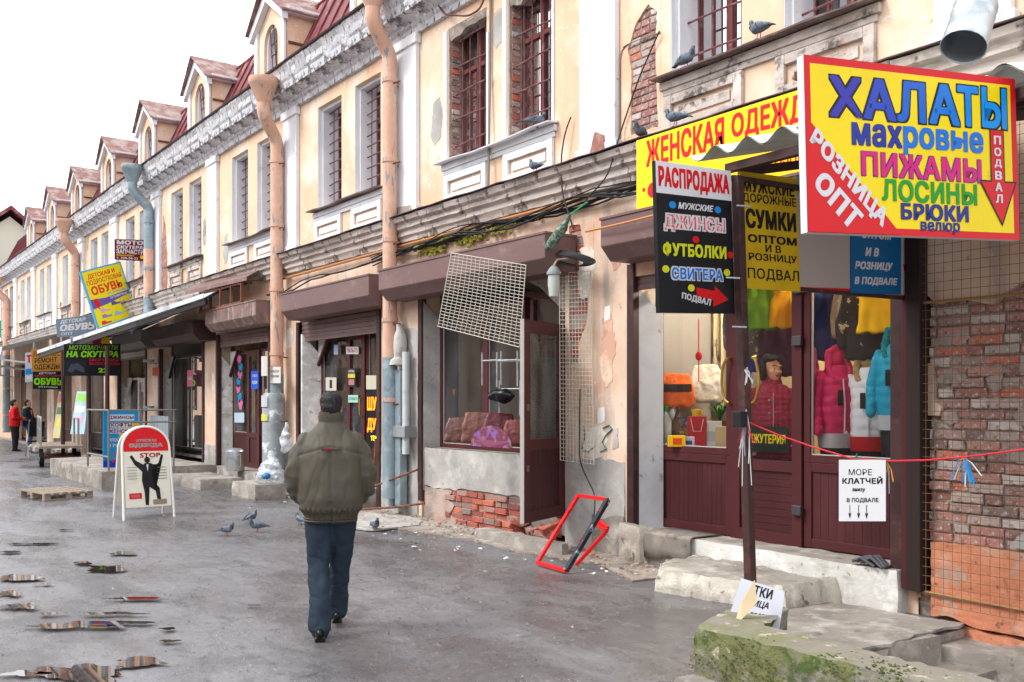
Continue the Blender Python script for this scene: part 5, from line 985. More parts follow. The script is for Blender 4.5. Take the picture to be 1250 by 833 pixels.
# jar lamp
lp = P(676, 347, -.45); jl = thing('jar_lamp', 'old glass jar lamp with grey cap hanging under the shutter box end', 'lamp', lp)
MB().lathe([(.03, -.14), (.05, -.135), (.066, 0), (.062, .1)], (0, 0, 0), 14).obj('jar', M('milky_jar', 'aeb4ae', .12, layers=[('8a9a70', 6, .5, .6, .6)]), jl, smooth=True)
MB().lathe([(.078, .1), (.078, .125), (.05, .17), (.02, .2)], (0, 0, 0), 14).obj('cap', paint('8f9a9c', .5), jl, smooth=True)
MB().tube([(0, 0, .2), (0, .05, .27), (.12, .3, .3)], .012, 6).obj('bracket', paint('b8a898'), jl, smooth=True)
bo = P(680, 289, -.5); t = thing('green_bottle', 'green plastic bottle in a net hung above the shutter box end', 'bottle', bo); MB().tube([(-.16, 0, -.1), (-.05, 0, -.03), (.1, 0, .08), (.16, 0, .13), (.22, 0, .2)], [.04, .058, .054, .025, .015], 10).obj('bottle', M('green_net', '4a6050', .5, layers=[('98aa9c', 30, .5, .6, .8)]), t, smooth=True); MB().tube([(.22, 0, .2), (.26, .2, .35)], .01, 5).obj('cord', paint('2f9a6a'), t)
mo = blobm = MB()
# moss tufts above the shutter box
m = MB(); rr = random.Random(4)
for i in range(260):
    x = rr.choice([rr.gauss(-11.3, .22), rr.gauss(-10.2, .42)]); z = 3.79 + rr.gauss(0, .05); m.ell((x, -.05, z), (rr.uniform(.02, .05), .025, rr.uniform(.015, .035)), 5, 3)
tag(m.obj('moss', M('yellow_moss', '8a8436', .95, layers=[('5f6a2a', 9, .45, .6, .8), ('b0a040', 22, .5, .65, .8)]), None, smooth=True), kind='stuff')
# ================================================================ wire grilles
def grille(label, q, nx, ny, r=.006, mat=None, grp=None, bulge=0):
    q = [Vector(p) for p in q]; c = q[0].copy(); q = [p-c for p in q]; t = thing('wire_grille', label, 'grille', c); m = MB(); n = (q[1]-q[0]).cross(q[3]-q[0]).normalized()
    f = lambda u, v: bil(q, u, v) + n*bulge*math.sin(math.pi*u)*math.sin(math.pi*v)
    for i in range(nx+1): m.tube([f(i/nx, v/8) for v in range(9)], r, 4)
    for j in range(ny+1): m.tube([f(u/8, j/ny) for u in range(9)], r, 4)
    m.obj('wire_mesh', mat, t); m = MB(); m.tube([f(0, 0), f(1, 0), f(1, 1), f(0, 1), f(0, 0)], r*1.8, 6); m.obj('rim', mat, t); return t
WIRE = paint('d0cbbd', .55)
grille('tilted white wire grille hanging loose in front of the wide shutter box', [P(551, 309, -.62), P(642, 324, -.6), P(634, 424, -.75), P(534.6, 398.5, -.78)], 17, 24, .0034, WIRE, bulge=.03)
grille('tall narrow white wire grille hanging on the wall right of the open door', [P(683, 334, -.12), P(721, 331, -.09), P(725, 567, -.09), P(684, 562, -.12)], 10, 44, .0036, WIRE)
grille('rusty wire mesh fixed over the bare brick wall at the right', [Vector((-4.1, -.1, 4.0)), Vector((-1.3, -.1, 4.0)), Vector((-1.3, -.1, .12)), Vector((-4.1, -.1, .12))], 40, 56, .0022, paint('8a6a4a', .8))
MB().tube([(-4.1, -.07, 2.4), (-1.3, -.07, 2.4)], .012, 6).tube([(-4.1, -.07, .2), (-1.3, -.09, .16)], .01, 6).tube([(-4.1, -.07, 3.9), (-4.1, -.07, .15)], .012, 6).obj('mesh_rod', paint('b08a5a', .6), B)
# ================================================================ red folding frame
rf = thing('red_frame', 'red metal folding frame leaning at the wall foot below the open door', 'metal frame', (-7.6, -.8, 0)); o_ = Vector((-7.6, -.8, 0))
REDP = M('red_paint_metal', 'c91f22', .35, layers=[('8a1418', 5, .58, .68, .6)]); BLK2 = M('scuffed_black', '20242c', .5, layers=[('7f9fae', 12, .58, .62, .9), ('b03030', 15, .62, .65, .9)])
A_, B_, C_, D_ = G(656, 687, .03), G(691, 697, .03), P(742, 610, -.5), P(706, 605, -.5)
def rb(p, q, mt=REDP, w=.035): MB().beam(p-o_, q-o_, w).obj('bar', mt, rf, bev=.003)
rb(A_, D_); rb(D_, C_); rb(A_, B_); rb(B_, C_, BLK2, .045); A2, B2 = P(700, 692, -.78), P(739, 652, -.45)
rb(G(703, 690, .03), P(741, 648, -.55)); rb(P(727, 640, -.4), P(741, 648, -.55)); rb(P(731, 636, -.4), P(742, 645, -.5)); rb(P(704, 668, -.75), P(712, 672, -.7)); rb(P(707, 662, -.7), P(742, 616, -.45), REDP, .02)
# ================================================================ A-frame sign
af = [Vector((-13.9, -3.43, .12)), Vector((-13.95, -2.78, .12))]
t = thing('a_frame_sign', 'arched pavement sign with red МУЖСКАЯ ОДЕЖДА top and a printed black figure', 'pavement sign', (-13.95, -3.1, 0))
def arch_pts(w, h, hs, n=16, s=1): return [(-w, 0)] + [(-w, hs)] + [(-w*math.cos(math.pi*i/n), hs + (h-hs)*math.sin(math.pi*i/n)) for i in range(1, n)] + [(w, hs), (w, 0)]
ang = math.radians(8)
CREAMB = M('cream_board', 'd3d0c0', .5, layers=[('b9b5a4', 3, .52, .68, .6)])
for side in (0, 1):
    o = link('board', bpy.data.meshes.new('b'), t, (0.0 - side*.5, 0, .16), (0, 0, 0)); o.rotation_euler = (0, (-ang if side == 0 else ang)*1.3, 0)
    m = MB(); m.ext([(0, x, z) for x, z in arch_pts(.31, 1.13, .84)], (.012, 0, 0)); o.data = m.mesh(CREAMB, name='board')
    pp = arch_pts(.325, 1.145, .84, 16); pp = [(-.345, -.17)] + pp[1:-1] + [(.345, -.17)]
    MB().tube([(0.006, x, z) for x, z in pp], .018, 8).obj('tube_frame', M('white_tube', 'dad8d0', .5, layers=[('a8643c', 7, .66, .7, .8)]), o, smooth=True)
    if side == 0:
        f = lambda m, nm, col: m.obj(nm, col, o)
        mm = MB(); pts = [(.0145, -.31, .84)] + [(.0145, -.31*math.cos(math.pi*i/16), .84+.29*math.sin(math.pi*i/16)) for i in range(1, 16)] + [(.0145, .31, .84), (.0145, .31, .79), (.0145, -.31, .79)]; mm.add(pts, [tuple(range(len(pts)))]); f(mm, 'printed_field', RED)
        def tx(s, y0, y1, z0, z1, col, **k):
            vs, fs, (a, b, c, d) = text2d(s, k.get('bold', .02), 0); MB().add([(.017, y0+(v[0]-a)/(b-a)*(y1-y0), z0+(v[1]-c)/(d-c)*(z1-z0)) for v in vs], fs).obj('lettering', col, o)
        tx('МУЖСКАЯ', -.13, .15, .925, .965, WHI, bold=.04); tx('ОДЕЖДА', -.23, .23, .84, .905, WHI, bold=.08); tx('STOP', -.09, .19, .70, .765, RED, bold=.03)
        man = [(0, .62), (-.03, .62), (-.05, .6), (-.15, .66), (-.2, .74), (-.23, .72), (-.17, .6), (-.07, .5), (-.08, .38), (-.05, .2), (-.045, .03), (0, .02), (.015, .2), (.02, .28), (.1, .22), (.12, .1), (.17, .1), (.16, .26), (.08, .36), (.06, .48), (.08, .56), (.16, .62), (.2, .74), (.23, .73), (.2, .6), (.08, .6), (.05, .62)]
        mm = MB(); bm = bmesh.new(); vs = [bm.verts.new((.017, y, z)) for y, z in man]; bm.faces.new(vs); bmesh.ops.triangulate(bm, faces=bm.faces); me = bpy.data.meshes.new('f'); bm.to_mesh(me); bm.free(); me.materials.append(BLA); link('printed_figure', me, o)
        MB().add([(.018, .005+.04*math.cos(a), .665+.045*math.sin(a)) for a in [k*math.pi/7 for k in range(14)]], [tuple(range(14))]).obj('printed_head', BLA, o); MB().add([(.0185, -.01, .6), (.0185, .02, .6), (.0185, .005, .5)], [(0, 1, 2)]).obj('printed_shirt', WHI, o)
        MB().quad((.017, -.26, .12), (.017, -.09, .12), (.017, -.09, .2), (.017, -.26, .2)).obj('printed_field', RED, o); tx('ОДЕЖДА', -.23, -.12, .14, .18, WHI)
        MB().quad((.016, .06, .03), (.016, .25, .03), (.016, .25, .1), (.016, .06, .1)).obj('worn_patch', paint('9a8a74', .8), o)
        for z in (.56, .52, .48, .44, .40): MB().quad((.017, -.27, z), (-.0+.017, -.14, z), (.017, -.14, z+.008), (.017, -.27, z+.008)).quad((.017, .14, z-.01), (.017, .27, z-.01), (.017, .27, z), (.017, .14, z)).obj('print_line', paint('8f8f84'), o)
# blue sign on the platform
q = [PX(126, 502, -19.35), PX(169, 502, -19.35), PX(169, 571, -19.35), PX(126, 571, -19.35)]
sign('pavement_sign', 'blue and yellow sign with ДЖИНСЫ, КОФТЫ, ЖЕНСКИЕ behind the arched pavement sign', q, [('r', 45, 20, 100, 55, paint('e8b93a')), ('r', 12, 6, 88, 17, paint('d0e4ee')), ('r', 20, 19, 84, 29, paint('d0e4ee')), ('r', 12, 31, 92, 40, paint('d0e4ee')), ('t', 'ДЖИНСЫ', 14, 8, 86, 15, paint('8a2a5a'), dict(bold=.04)), ('t', 'КОФТЫ', 22, 21, 82, 28, paint('8a2a5a'), dict(bold=.04)), ('t', 'ЖЕНСКИЕ', 14, 32, 92, 39, paint('8a2a5a'), dict(bold=.04)), ('t', 'ИЛОСКИ', 14, 48, 60, 54, WHI), ('t', 'В РО', 14, 58, 45, 64, WHI), ('t', 'С', 30, 72, 40, 79, RED, dict(bold=.05)), ('t', 'НА', 25, 84, 50, 91, RED, dict(bold=.05)), ('r', 0, 88, 100, 100, paint('1a3fb8'))], paint('1d93d0', .4))
# leaning sheets
for i, (px0, px1, y0, y1, c, lb) in enumerate([(90, 106, 478, 530, 'a8c8d8', 'leaning pale blue poster board under the awning'), (68, 76, 478, 535, 'c8c08a', 'narrow poster column with red and green print under the awning')]):
    q = [P(px0+4, y0, -.5), P(px1+3, y0, -.5), P(px1-4, y1, -.9), P(px0-4, y1, -.9)]
    sign('poster_board', lb, q, [('r', 10, 5, 90, 25, paint(['8fd04a', 'c8323a'][i])), ('r', 12, 35, 85, 50, paint(['e8ecef', '2f6a4a'][i])), ('r', 30, 60, 80, 75, paint(['e0a8c0', 'e0d040'][i]))], paint(c, .5), cat='poster')
# ================================================================ pallet and hand cart
t = thing('wooden_pallet', 'weathered wooden pallet lying on the asphalt left of the arched pavement sign', 'pallet', (-18.0, -3.55, 0), math.radians(10)); WD = M('grey_timber', '8f8274', .85, layers=[('6f6458', (2, 12, 12), .5, .65, .8)])
for i in range(6): box(-.6, -.4+i*.14, .1, .6, -.4+i*.14+.09, .125).obj('plank', WD, t)
for x in (-.58, -.05, .48):
    box(x, -.4, .08, x+.1, .4, .1).obj('plank', WD, t)
    for y in (-.4, -.05, .3): box(x, y, .015, x+.1, y+.1, .08).obj('block', WD, t)
    box(x, -.4, 0, x+.1, .4, .015).obj('plank', WD, t)
t = thing('hand_cart', 'flat hand cart with tubular steel hoops and black wheels in front of the posters', 'cart', (-27.3, -1.75, 0), math.radians(-8)); TB = paint('a8a6a4', .4, metal=.6); TY = paint('1c1c1e', .8)
box(-1.2, -.5, .48, 1.5, .5, .54).obj('deck', WD, t)
for x in (-1.1, .45):
    MB().tube(bend([(x, -.45, .5), (x, -.45, 1.25), (x+.75, -.45, 1.25), (x+.75, -.45, .5)]), .025, 6).tube([(x, -.45, .95), (x+.75, -.45, .95)], .02, 6).obj('hoop', TB, t, smooth=True)
MB().tube([(-.4, .4, .5), (-.4, .4, 1.2), (1.2, .4, 1.2), (1.2, .4, .5)], .025, 6).obj('hoop', TB, t)
for x, y, r in ((-.4, -.4, .2), (-.4, .4, .2), (.9, -.42, .18), (.9, .42, .18)):
    w = MB().tube([(x, y-.05, r), (x, y+.05, r)], r, 16).obj('wheel', TY, t); MB().tube([(x, y-.06, r), (x, y+.06, r)], r*.4, 10).obj('rim', TB, w)
box(-.5, -.35, .2, 1.0, .35, .26).obj('axle_frame', RUST, t)
t = thing('folding_chair', 'low chair with a bent tubular frame beside the couple', 'chair', (-31.6, -1.6, 0)); MB().tube(bend([(-.25, -.2, 0), (0, -.2, .45), (.2, -.2, .45), (.45, -.2, 1.1)]), .02, 6).tube(bend([(-.25, .2, 0), (0, .2, .45), (.2, .2, .45), (.45, .2, 1.1)]), .02, 6).tube([(.35, -.2, 0), (.02, -.2, .45)], .02, 6).tube([(.35, .2, 0), (.02, .2, .45)], .02, 6).obj('frame', TB, t); box(0, -.2, .44, .32, .2, .48).obj('seat', TY, t); MB().ext([(.3, -.2, .6), (.45, -.2, 1.05), (.45, .2, 1.05), (.3, .2, .6)], (.03, 0, 0)).obj('backrest', TY, t)
# plastic bag of rubbish
def fuse(mb, voxel, name, mat, parent, sm=4, disp=None, ang=180, dec=None):
    me = mb.mesh(mat, name=name); o = link(name, me, parent)
    md = o.modifiers.new('r', 'REMESH'); md.mode = 'VOXEL'; md.voxel_size = voxel; md.use_smooth_shade = True
    md = o.modifiers.new('s', 'SMOOTH'); md.iterations = sm; md.factor = .6
    dg = bpy.context.evaluated_depsgraph_get(); nm = bpy.data.meshes.new_from_object(o.evaluated_get(dg)); o.modifiers.clear(); o.data = nm; nm.name = name
    if disp:
        no = [v.normal.copy() for v in nm.vertices]
        for v, n_ in zip(nm.vertices, no): v.co += n_*disp(v.co)
    nm.shade_smooth(); nm.materials.clear(); nm.materials.append(mat); return o
nz = lambda p, s, o=0: noise.noise(Vector((p[0]*s + o, p[1]*s, p[2]*s)))
t = thing('plastic_bag', 'crumpled translucent plastic bag with blue rubbish beside the second downpipe', 'bag', (U(330, -.6), -.6, .22))
m = MB(); m.ell((0, 0, .2), (.3, .22, .22)); m.ell((.1, 0, .42), (.16, .12, .2)); m.ell((.0, 0, .62), (.05, .05, .12)); m.ell((-.15, 0, .33), (.1, .08, .2))
fuse(m, .022, 'bag', M('thin_plastic', 'd9dee3', .25, layers=[('b0b8c0', 12, .5, .6, .7)], spec=.8), t, 1, lambda p: .07*nz(p, 6) + .035*abs(nz(p, 14))); t.scale = (1.1, 1, .78); PLM = bpy.data.materials['thin_plastic'].node_tree.nodes['Principled BSDF']; PLM.inputs['Alpha'].default_value = .5; m = MB(); m.ell((.22, -.17, .22), (.09, .07, .07)); fuse(m, .02, 'blue_rubbish', paint('2f7fc0'), t, 1, lambda p: .03*nz(p, 20))
t = thing('plastic_bag', 'small white bag tied to the second downpipe above the rubbish bag', 'bag', (U(349, -.35), -.35, .95)); m = MB(); m.ell((0, 0, 0), (.12, .1, .2)); m.ell((0, 0, .25), (.04, .04, .1)); fuse(m, .02, 'bag', M('thin_plastic', ''), t, 2, lambda p: .04*nz(p, 11))
t = thing('metal_canister', 'grey metal canister standing on the threshold of the narrow maroon shop', 'canister', (U(287, -.3), -.3, .3)); m = MB(); m.lathe([(.17, 0), (.18, .03), (.18, .38), (.12, .43), (.05, .44)], n=16); m.obj('can', GALV, t, smooth=True); MB().tube([(.18, 0, .3), (.3, 0, .33), (.3, 0, .1), (.19, 0, .08)], .012, 6).obj('handle', paint('b09a6a'), t)
# ================================================================ people
def tubes(m, pts, rs, n=14): m.tube(pts, rs, n); m.ell(pts[0], (rs[0] if not isinstance(rs[0], tuple) else rs[0][0],)*3, 10, 6); m.ell(pts[-1], (rs[-1] if not isinstance(rs[-1], tuple) else rs[-1][0],)*3, 10, 6)
def hand(m, w, d, side, s=1.0, curl=.3):
    """palm, five bent fingers and a thumb leaving the side of the palm"""
    w = Vector(w); d = Vector(d).normalized(); a = d.cross(Vector((0, 1, 0))).normalized()*side; b = a.cross(d).normalized()
    m.tube([w, w+d*.04*s, w+d*.085*s], [(.022*s, .016*s), (.036*s, .015*s), (.038*s, .013*s)], 10)
    for k, L in enumerate((.066, .075, .07, .055)):
        r0 = w + d*.085*s + a*(.027-.018*k)*s; p1 = r0 + d*L*.5*s; p2 = p1 + (d*(1-curl) + b*curl).normalized()*L*.5*s; m.tube([r0, p1, p2], [.0085*s, .008*s, .0065*s], 7)
    r0 = w + d*.03*s + a*.03*s; m.tube([r0, r0+(d*.6+a*.7).normalized()*.035*s, r0+(d*.9+a*.4+b*.2).normalized()*.062*s], [.011*s, .01*s, .008*s], 7)
def head(m, c, s=1.0, turn=0):
    """head facing local +Y with brow, nose, lips, chin and ears; eye line at half height"""
    R = Matrix.Rotation(turn, 4, 'Z'); c = Vector(c)
    def e(p, r): 
        q = c + R @ (Vector(p)*s); m.ell(q, (r[0]*s, r[1]*s, r[2]*s), 14, 9)
    e((0, -.012, .03), (.075, .092, .082)); e((0, .018, -.03), (.06, .07, .082)); e((0, .052, -.085), (.028, .026, .024)); e((0, .078, -.02), (.013, .018, .026)); e((0, .088, -.034), (.017, .014, .011))
    e((-.075, -.005, -.015), (.012, .02, .032)); e((.075, -.005, -.015), (.012, .02, .032)); e((-.035, .058, -.03), (.024, .02, .022)); e((.035, .058, -.03), (.024, .02, .022)); e((0, .075, -.062), (.024, .012, .011)); e((0, .066, .022), (.052, .02, .012))
SKIN = M('skin', 'b98468', .55, layers=[('c8957a', 12, .5, .65, .5)], bump=(150, .15, .001))
HAIR = M('dark_hair', '221f20', .6, layers=[('45454a', 55, .55, .65, .8)], bump=((90, 90, 40), .9, .006))
def face(t, c, s, turn, lip='8c4f48'):
    R = Matrix.Rotation(turn, 4, 'Z'); c = Vector(c); g = lambda x, y, z: c + R @ (Vector((x, y, z))*s)
    for sx in (-1, 1):
        m = MB(); m.ell(g(.03*sx, .072, -.002), (.013*s, .009*s, .007*s), 10, 6); m.obj('eye', paint('d8d4cf', .3), t, smooth=True)
        m = MB(); m.ell(g(.03*sx, .079, -.002), (.0055*s, .004*s, .0055*s), 8, 6); m.obj('iris', paint('1a1412', .2), t, smooth=True)
        m = MB(); m.tube([g(.013*sx, .085, .021), (g(.032*sx, .083, .027)), g(.05*sx, .068, .02)], .0035*s, 6); m.obj('eyebrow', HAIR, t, smooth=True)
    m = MB(); m.tube([g(-.022, .082, -.062), g(-.008, .091, -.058), g(.008, .091, -.058), g(.022, .082, -.062)], .0045*s, 6); m.tube([g(-.018, .083, -.067), g(0, .09, -.07), g(.018, .083, -.067)], .005*s, 6); m.obj('lips', paint(lip, .5), t, smooth=True)
# the walking man, seen from behind. local +Y is the way he walks
mp_ = PL(404, 700, 6.8); HEAD_ = math.atan2(.44, -.90) - math.pi/2
man = thing('person', 'man walking away in a puffy olive brown bomber jacket and dark blue trousers', 'person', (mp_.x, mp_.y, 0), HEAD_)
JACK = M('olive_jacket_cloth', '49453b', .55, layers=[('514c41', 2.2, .48, .68, .5), ('403b33', 4, .55, .7, .4)], bump=(11, .35, .012)); JEAN = M('navy_trousers', '232e3a', .8, layers=[('2e3c4a', (6, 6, 2), .5, .65, .6)], bump=(14, .3, .006))
m = MB(); head(m, (0, .03, 1.605), 1.0); m.tube([(0, -.005, 1.4), (0, .0, 1.48), (0, .015, 1.56)], [.07, .062, .06], 14); m.tube([(0, 0, .95), (0, 0, 1.2), (0, 0, 1.36)], [(.12, .08), (.13, .09), (.11, .06)], 14)
for s in (-1, 1): tubes(m, [(s*.12, 0, 1.33), (s*.24, -.02, 1.13), (s*.17, .12, .98)], [.04, .036, .03]); hand(m, (s*.17, .13, .98), (-s*.4, .8, -.45), -s)
for s, kn, an in ((-1, (-.09, .0, .5), (-.075, -.14, .1)), (1, (.07, .12, .52), (.045, .26, .13))): tubes(m, [(s*.09, 0, .93), kn, an], [.085, .058, .04])
fuse(m, .009, 'body', SKIN, man, 2)
m = MB(); m.ell((0, -.005, 1.65), (.083, .1, .072), 16, 10); m.ell((0, -.045, 1.605), (.077, .063, .07), 16, 10); m.ell((0, -.052, 1.555), (.055, .034, .03), 12, 8)
for s in (-1, 1): m.ell((s*.068, .005, 1.62), (.014, .04, .035), 10, 6)
fuse(m, .007, 'hair', HAIR, man, 1, lambda p: .005*nz(p, 95) + .004*nz(p, 45))
m = MB(); ring = lambda z, rx, ry, cy=0, n=36: [(rx*math.copysign(abs(math.cos(a))**.85, math.cos(a)), cy+ry*math.copysign(abs(math.sin(a))**.85, math.sin(a)), z) for a in [2*math.pi*k/n for k in range(n)]]
m.rings([ring(.8, .19, .15), ring(.86, .205, .165, -.005), ring(.89, .235, .19, -.02), ring(.97, .248, .2, -.022), ring(1.1, .245, .195, -.02), ring(1.25, .24, .18, -.015), ring(1.34, .225, .155, -.01), ring(1.41, .18, .125, 0), ring(1.475, .115, .095, 0), ring(1.5, .09, .085, .0), ring(1.55, .087, .085, .005)])
for s in (-1, 1): tubes(m, [(s*.185, -.01, 1.36), (s*.235, -.02, 1.25), (s*.268, -.03, 1.13), (s*.262, .01, 1.03), (s*.215, .12, .95)], [.074, .078, .077, .07, .056])
def jw(p):
    w = .011*nz((p[0]*1.6, p[1], p[2]*1.3), 5) - .004*max(0, 1-abs(nz((p[0]*2.2, p[1], p[2]*.8), 4, 5))*7) + .004*nz((p[0], p[1], p[2]*.5), 22, 5); ax = abs(p[0])
    if ax > .22: w += .006*math.sin(p[2]*48 + ax*30 + 5*nz(p, 5)) * min(1, (ax-.22)*12)        # gathered creases round the elbows
    if p[2] < .9: w += .006*math.sin(math.atan2(p[1], p[0])*34)                                  # elastic hem
    if abs(p[0]) < .012 and p[1] < 0 and p[2] < 1.33: w -= .008
    if abs(p[2] - (1.335 - .25*abs(p[0]))) < .007 and p[1] < 0 and ax < .24: w -= .006
    return w
jk = fuse(m, .0105, 'jacket', JACK, man, 3, jw)
m = MB()
for z in (.805, .822, .839, .856): m.rings([ring(z, .197, .157), ring(z+.008, .203, .163, -.003), ring(z+.014, .197, .157)], caps=False)
m.obj('waistband', JACK, man, smooth=True)
m = MB(); m.rings([ring(1.5, .093, .088, 0), ring(1.54, .095, .092, -.004), ring(1.575, .09, .09, -.004), ring(1.575, .08, .08, -.004), ring(1.52, .075, .075, 0)], caps=False); m.obj('collar', JACK, man, smooth=True)
MB().beam((-.07, -.197, 1.315), (.08, -.199, 1.312), .01, .012).obj('back_flap', paint('3a362e'), man); MB().beam((-.04, -.204, 1.323), (.01, -.205, 1.323), .006, .012).obj('red_tab', paint('b02028'), man)
m = MB()
m.rings([ring(.97, .165, .12), ring(.88, .175, .13), ring(.8, .175, .125)])
tubes(m, [(-.088, 0, .84), (-.092, .005, .5), (-.08, -.1, .26), (-.077, -.15, .06)], [(.1, .115), (.078, .085), (.07, .08), (.074, .092)], 18)
tubes(m, [(.088, 0, .84), (.072, .12, .52), (.052, .2, .3), (.045, .26, .1)], [(.1, .115), (.078, .085), (.068, .08), (.072, .09)], 18)
def tw(p):
    s = -1 if p[0] < .0 else 1
    return .009*nz((p[0]*2, p[1], p[2]*1.3), 8) - .006*max(0, 1-abs(nz((p[0]*1.2, p[1], p[2]*2.5), 5, 2))*6)*(1 if p[2] < .62 else .4) + .005*math.sin(p[2]*40 + p[0]*50)*max(0, min(1, (.6-p[2])*3))*abs(nz(p, 4))*2
fuse(m, .0115, 'trousers', JEAN, man, 3, tw)
SHOE = paint('121214', .3)
for x, y, z in ((-.077, -.13, .0), (.045, .29, .03)):
    m = MB(); m.ell((x, y-.05, z+.05), (.04, .075, .045), 12, 8); m.ell((x, y+.06, z+.035), (.047, .12, .032), 12, 8); m.box(x-.038, y-.11, z, x+.038, y-.03, z+.024); m.box(x-.04, y-.05, z+.004, x+.04, y+.14, z+.02); fuse(m, .008, 'shoe', SHOE, man, 2)
man.scale = (.93, .96, 1)
# the woman behind the door
wp = PL(942, 560, 9.4); wo = thing('person', 'dark-haired woman in a crimson quilted jacket looking out through the shop door glass', 'person', (wp.x, wp.y, FZ+.04), math.atan2(-wp.y-DW, -wp.x) - math.pi/2 + .1)
TURN = .55; hc = (0, .02, 1.59)
m = MB(); head(m, hc, 1.12, TURN); m.tube([(0, 0, 1.36), (0, 0, 1.44), (0, .01, 1.52)], [.065, .055, .052], 12); m.tube([(0, 0, .1), (0, 0, .9), (0, 0, 1.34)], [(.1, .07), (.1, .07), (.09, .06)], 12)
for s in (-1, 1): hand(m, (s*.24, .12, .86), (-s*.3, .5, -.6), -s)
fuse(m, .009, 'body', M('woman_skin', 'd09a7c', .5), wo, 2); face(wo, hc, 1.12, TURN, 'a04848')
m = MB(); R = Matrix.Rotation(TURN, 4, 'Z'); hcv = Vector(hc)
for p, r in (((0, -.03, .06), (.098, .105, .085)), ((0, -.06, .0), (.095, .075, .11)), ((-.082, -.01, -.02), (.028, .06, .1)), ((.082, -.01, -.02), (.028, .06, .1)), ((-.05, .05, .085), (.05, .04, .03)), ((.05, .05, .085), (.05, .04, .03)), ((0, -.06, -.08), (.08, .05, .05))): m.ell(hcv + R @ (Vector(p)*1.1), r, 12, 8)
fuse(m, .009, 'hair', HAIR, wo, 2, lambda p: .006*nz(p, 40))
m = MB(); m.rings([ring(.7, .25, .16), ring(.9, .26, .17), ring(1.1, .27, .17), ring(1.3, .25, .15), ring(1.38, .19, .12), ring(1.45, .1, .085), ring(1.5, .085, .08)])
for s in (-1, 1): tubes(m, [(s*.22, 0, 1.33), (s*.3, -.01, 1.1), (s*.26, .1, .92)], [.08, .078, .06])
fuse(m, .012, 'jacket', M('crimson_jacket', '8e2740', .55, bump=(40, .5, .008)), wo, 3, lambda p: .006*nz(p, 8) + .005*math.sin((p[0]+p[2])*60)*math.sin((p[0]-p[2])*60))
MB().tube([(0.01, .175, .8), (0, .175, 1.1), (0, .15, 1.35)], .006, 6).obj('zip', paint('c8b8b0', .3, metal=.8), wo); m = MB()
for z in (1.0, 1.15, 1.28): m.ell((.04, .172, z), (.012, .006, .012), 8, 5)
m.obj('buttons', GALV, wo); m = MB(); m.rings([ring(.0, .1, .1), ring(.75, .2, .14)]); m.obj('trousers', paint('1e1e24', .9), wo)
# couple far left
def simple_person(label, loc, rz, topc, legc, coat, arms, legs, hairc=HAIR, extra=None):
    t = thing('person', label, 'person', loc, rz); m = MB(); head(m, (0, .02, 1.58), 1.0); m.tube([(0, 0, 1.38), (0, .01, 1.52)], [.06, .055], 10); m.tube([(0, 0, .9), (0, 0, 1.36)], [(.14, .1), (.15, .09)], 10)
    for (sh, el_, wr, sd) in arms: tubes(m, [sh, el_, wr], [.045, .04, .03], 10); hand(m, wr, Vector(wr)-Vector(el_), sd)
    for l in legs: tubes(m, l, [.08, .06, .045], 10)
    fuse(m, .014, 'body', SKIN, t, 2); m = MB(); m.ell((0, -.02, 1.63), (.088, .1, .08)); m.ell((0, -.05, 1.58), (.088, .07, .1)); fuse(m, .014, 'hair', hairc, t, 1, lambda p: .006*nz(p, 40))
    m = MB(); m.rings([ring(coat, .2, .14), ring(1.1, .2, .14), ring(1.3, .21, .13), ring(1.4, .14, .1), ring(1.46, .08, .08)])
    for (sh, el_, wr, sd) in arms: tubes(m, [sh, el_, Vector(el_).lerp(Vector(wr), .9)], [.07, .062, .05], 10)
    fuse(m, .016, 'jacket', topc, t, 2, lambda p: .008*nz(p, 9)); m = MB(); m.rings([ring(.8, .16, .12), ring(.95, .17, .12)])
    for l in legs: tubes(m, l, [.105, .078, .062], 12)
    fuse(m, .016, 'trousers', legc, t, 2, lambda p: .006*nz(p, 9))
    for l in legs:
        a = Vector(l[-1]); m = MB(); m.tube([(a.x, a.y-.07, a.z-.03), (a.x, a.y+.05, a.z-.035), (a.x, a.y+.15, a.z-.05)], [(.04, .035), (.045, .035), (.035, .02)], 10); m.obj('shoe', SHOE, t, smooth=True)
    return t
w1, w2 = PL(18, 548, 31.5), PL(34, 548, 32.0)
simple_person('woman with dark hair in a bright red jacket standing at the left edge', (w1.x, w1.y, 0), math.radians(-20), paint('d01822', .7), paint('23252e', .9), .82, [((-.18, 0, 1.35), (-.26, -.02, 1.1), (-.1, .2, 1.05), 1), ((.18, 0, 1.35), (.27, .02, 1.1), (.1, .2, 1.1), -1)], [((-.08, 0, .85), (-.08, .02, .45), (-.08, 0, .08)), ((.08, 0, .85), (.09, .02, .45), (.09, .02, .08))]).scale = (1.2, 1.15, 1)
t = simple_person('man in navy coat with fur collar and blue jeans, one foot raised', (w2.x, w2.y, 0), math.radians(-36), paint('22303c', .8), paint('3a6a9a', .85), .82, [((-.18, 0, 1.35), (-.26, .02, 1.1), (-.12, .3, .95), 1), ((.18, 0, 1.35), (.27, .05, 1.1), (.12, .34, .92), -1)], [((-.08, 0, .85), (-.08, .05, .45), (-.08, 0, .08)), ((.08, 0, .85), (.12, .48, .88), (.12, .5, .45))])
m = MB(); m.ell((0, -.06, 1.42), (.14, .1, .06)); fuse(m, .015, 'fur_collar', paint('b09a78', .95), t, 1, lambda p: .012*nz(p, 45))
t = thing('rubble_heap', 'heap of stones and a block at the wall foot beside the couple', 'rubble', (-32.5, -.9, 0)); rr = random.Random(2)
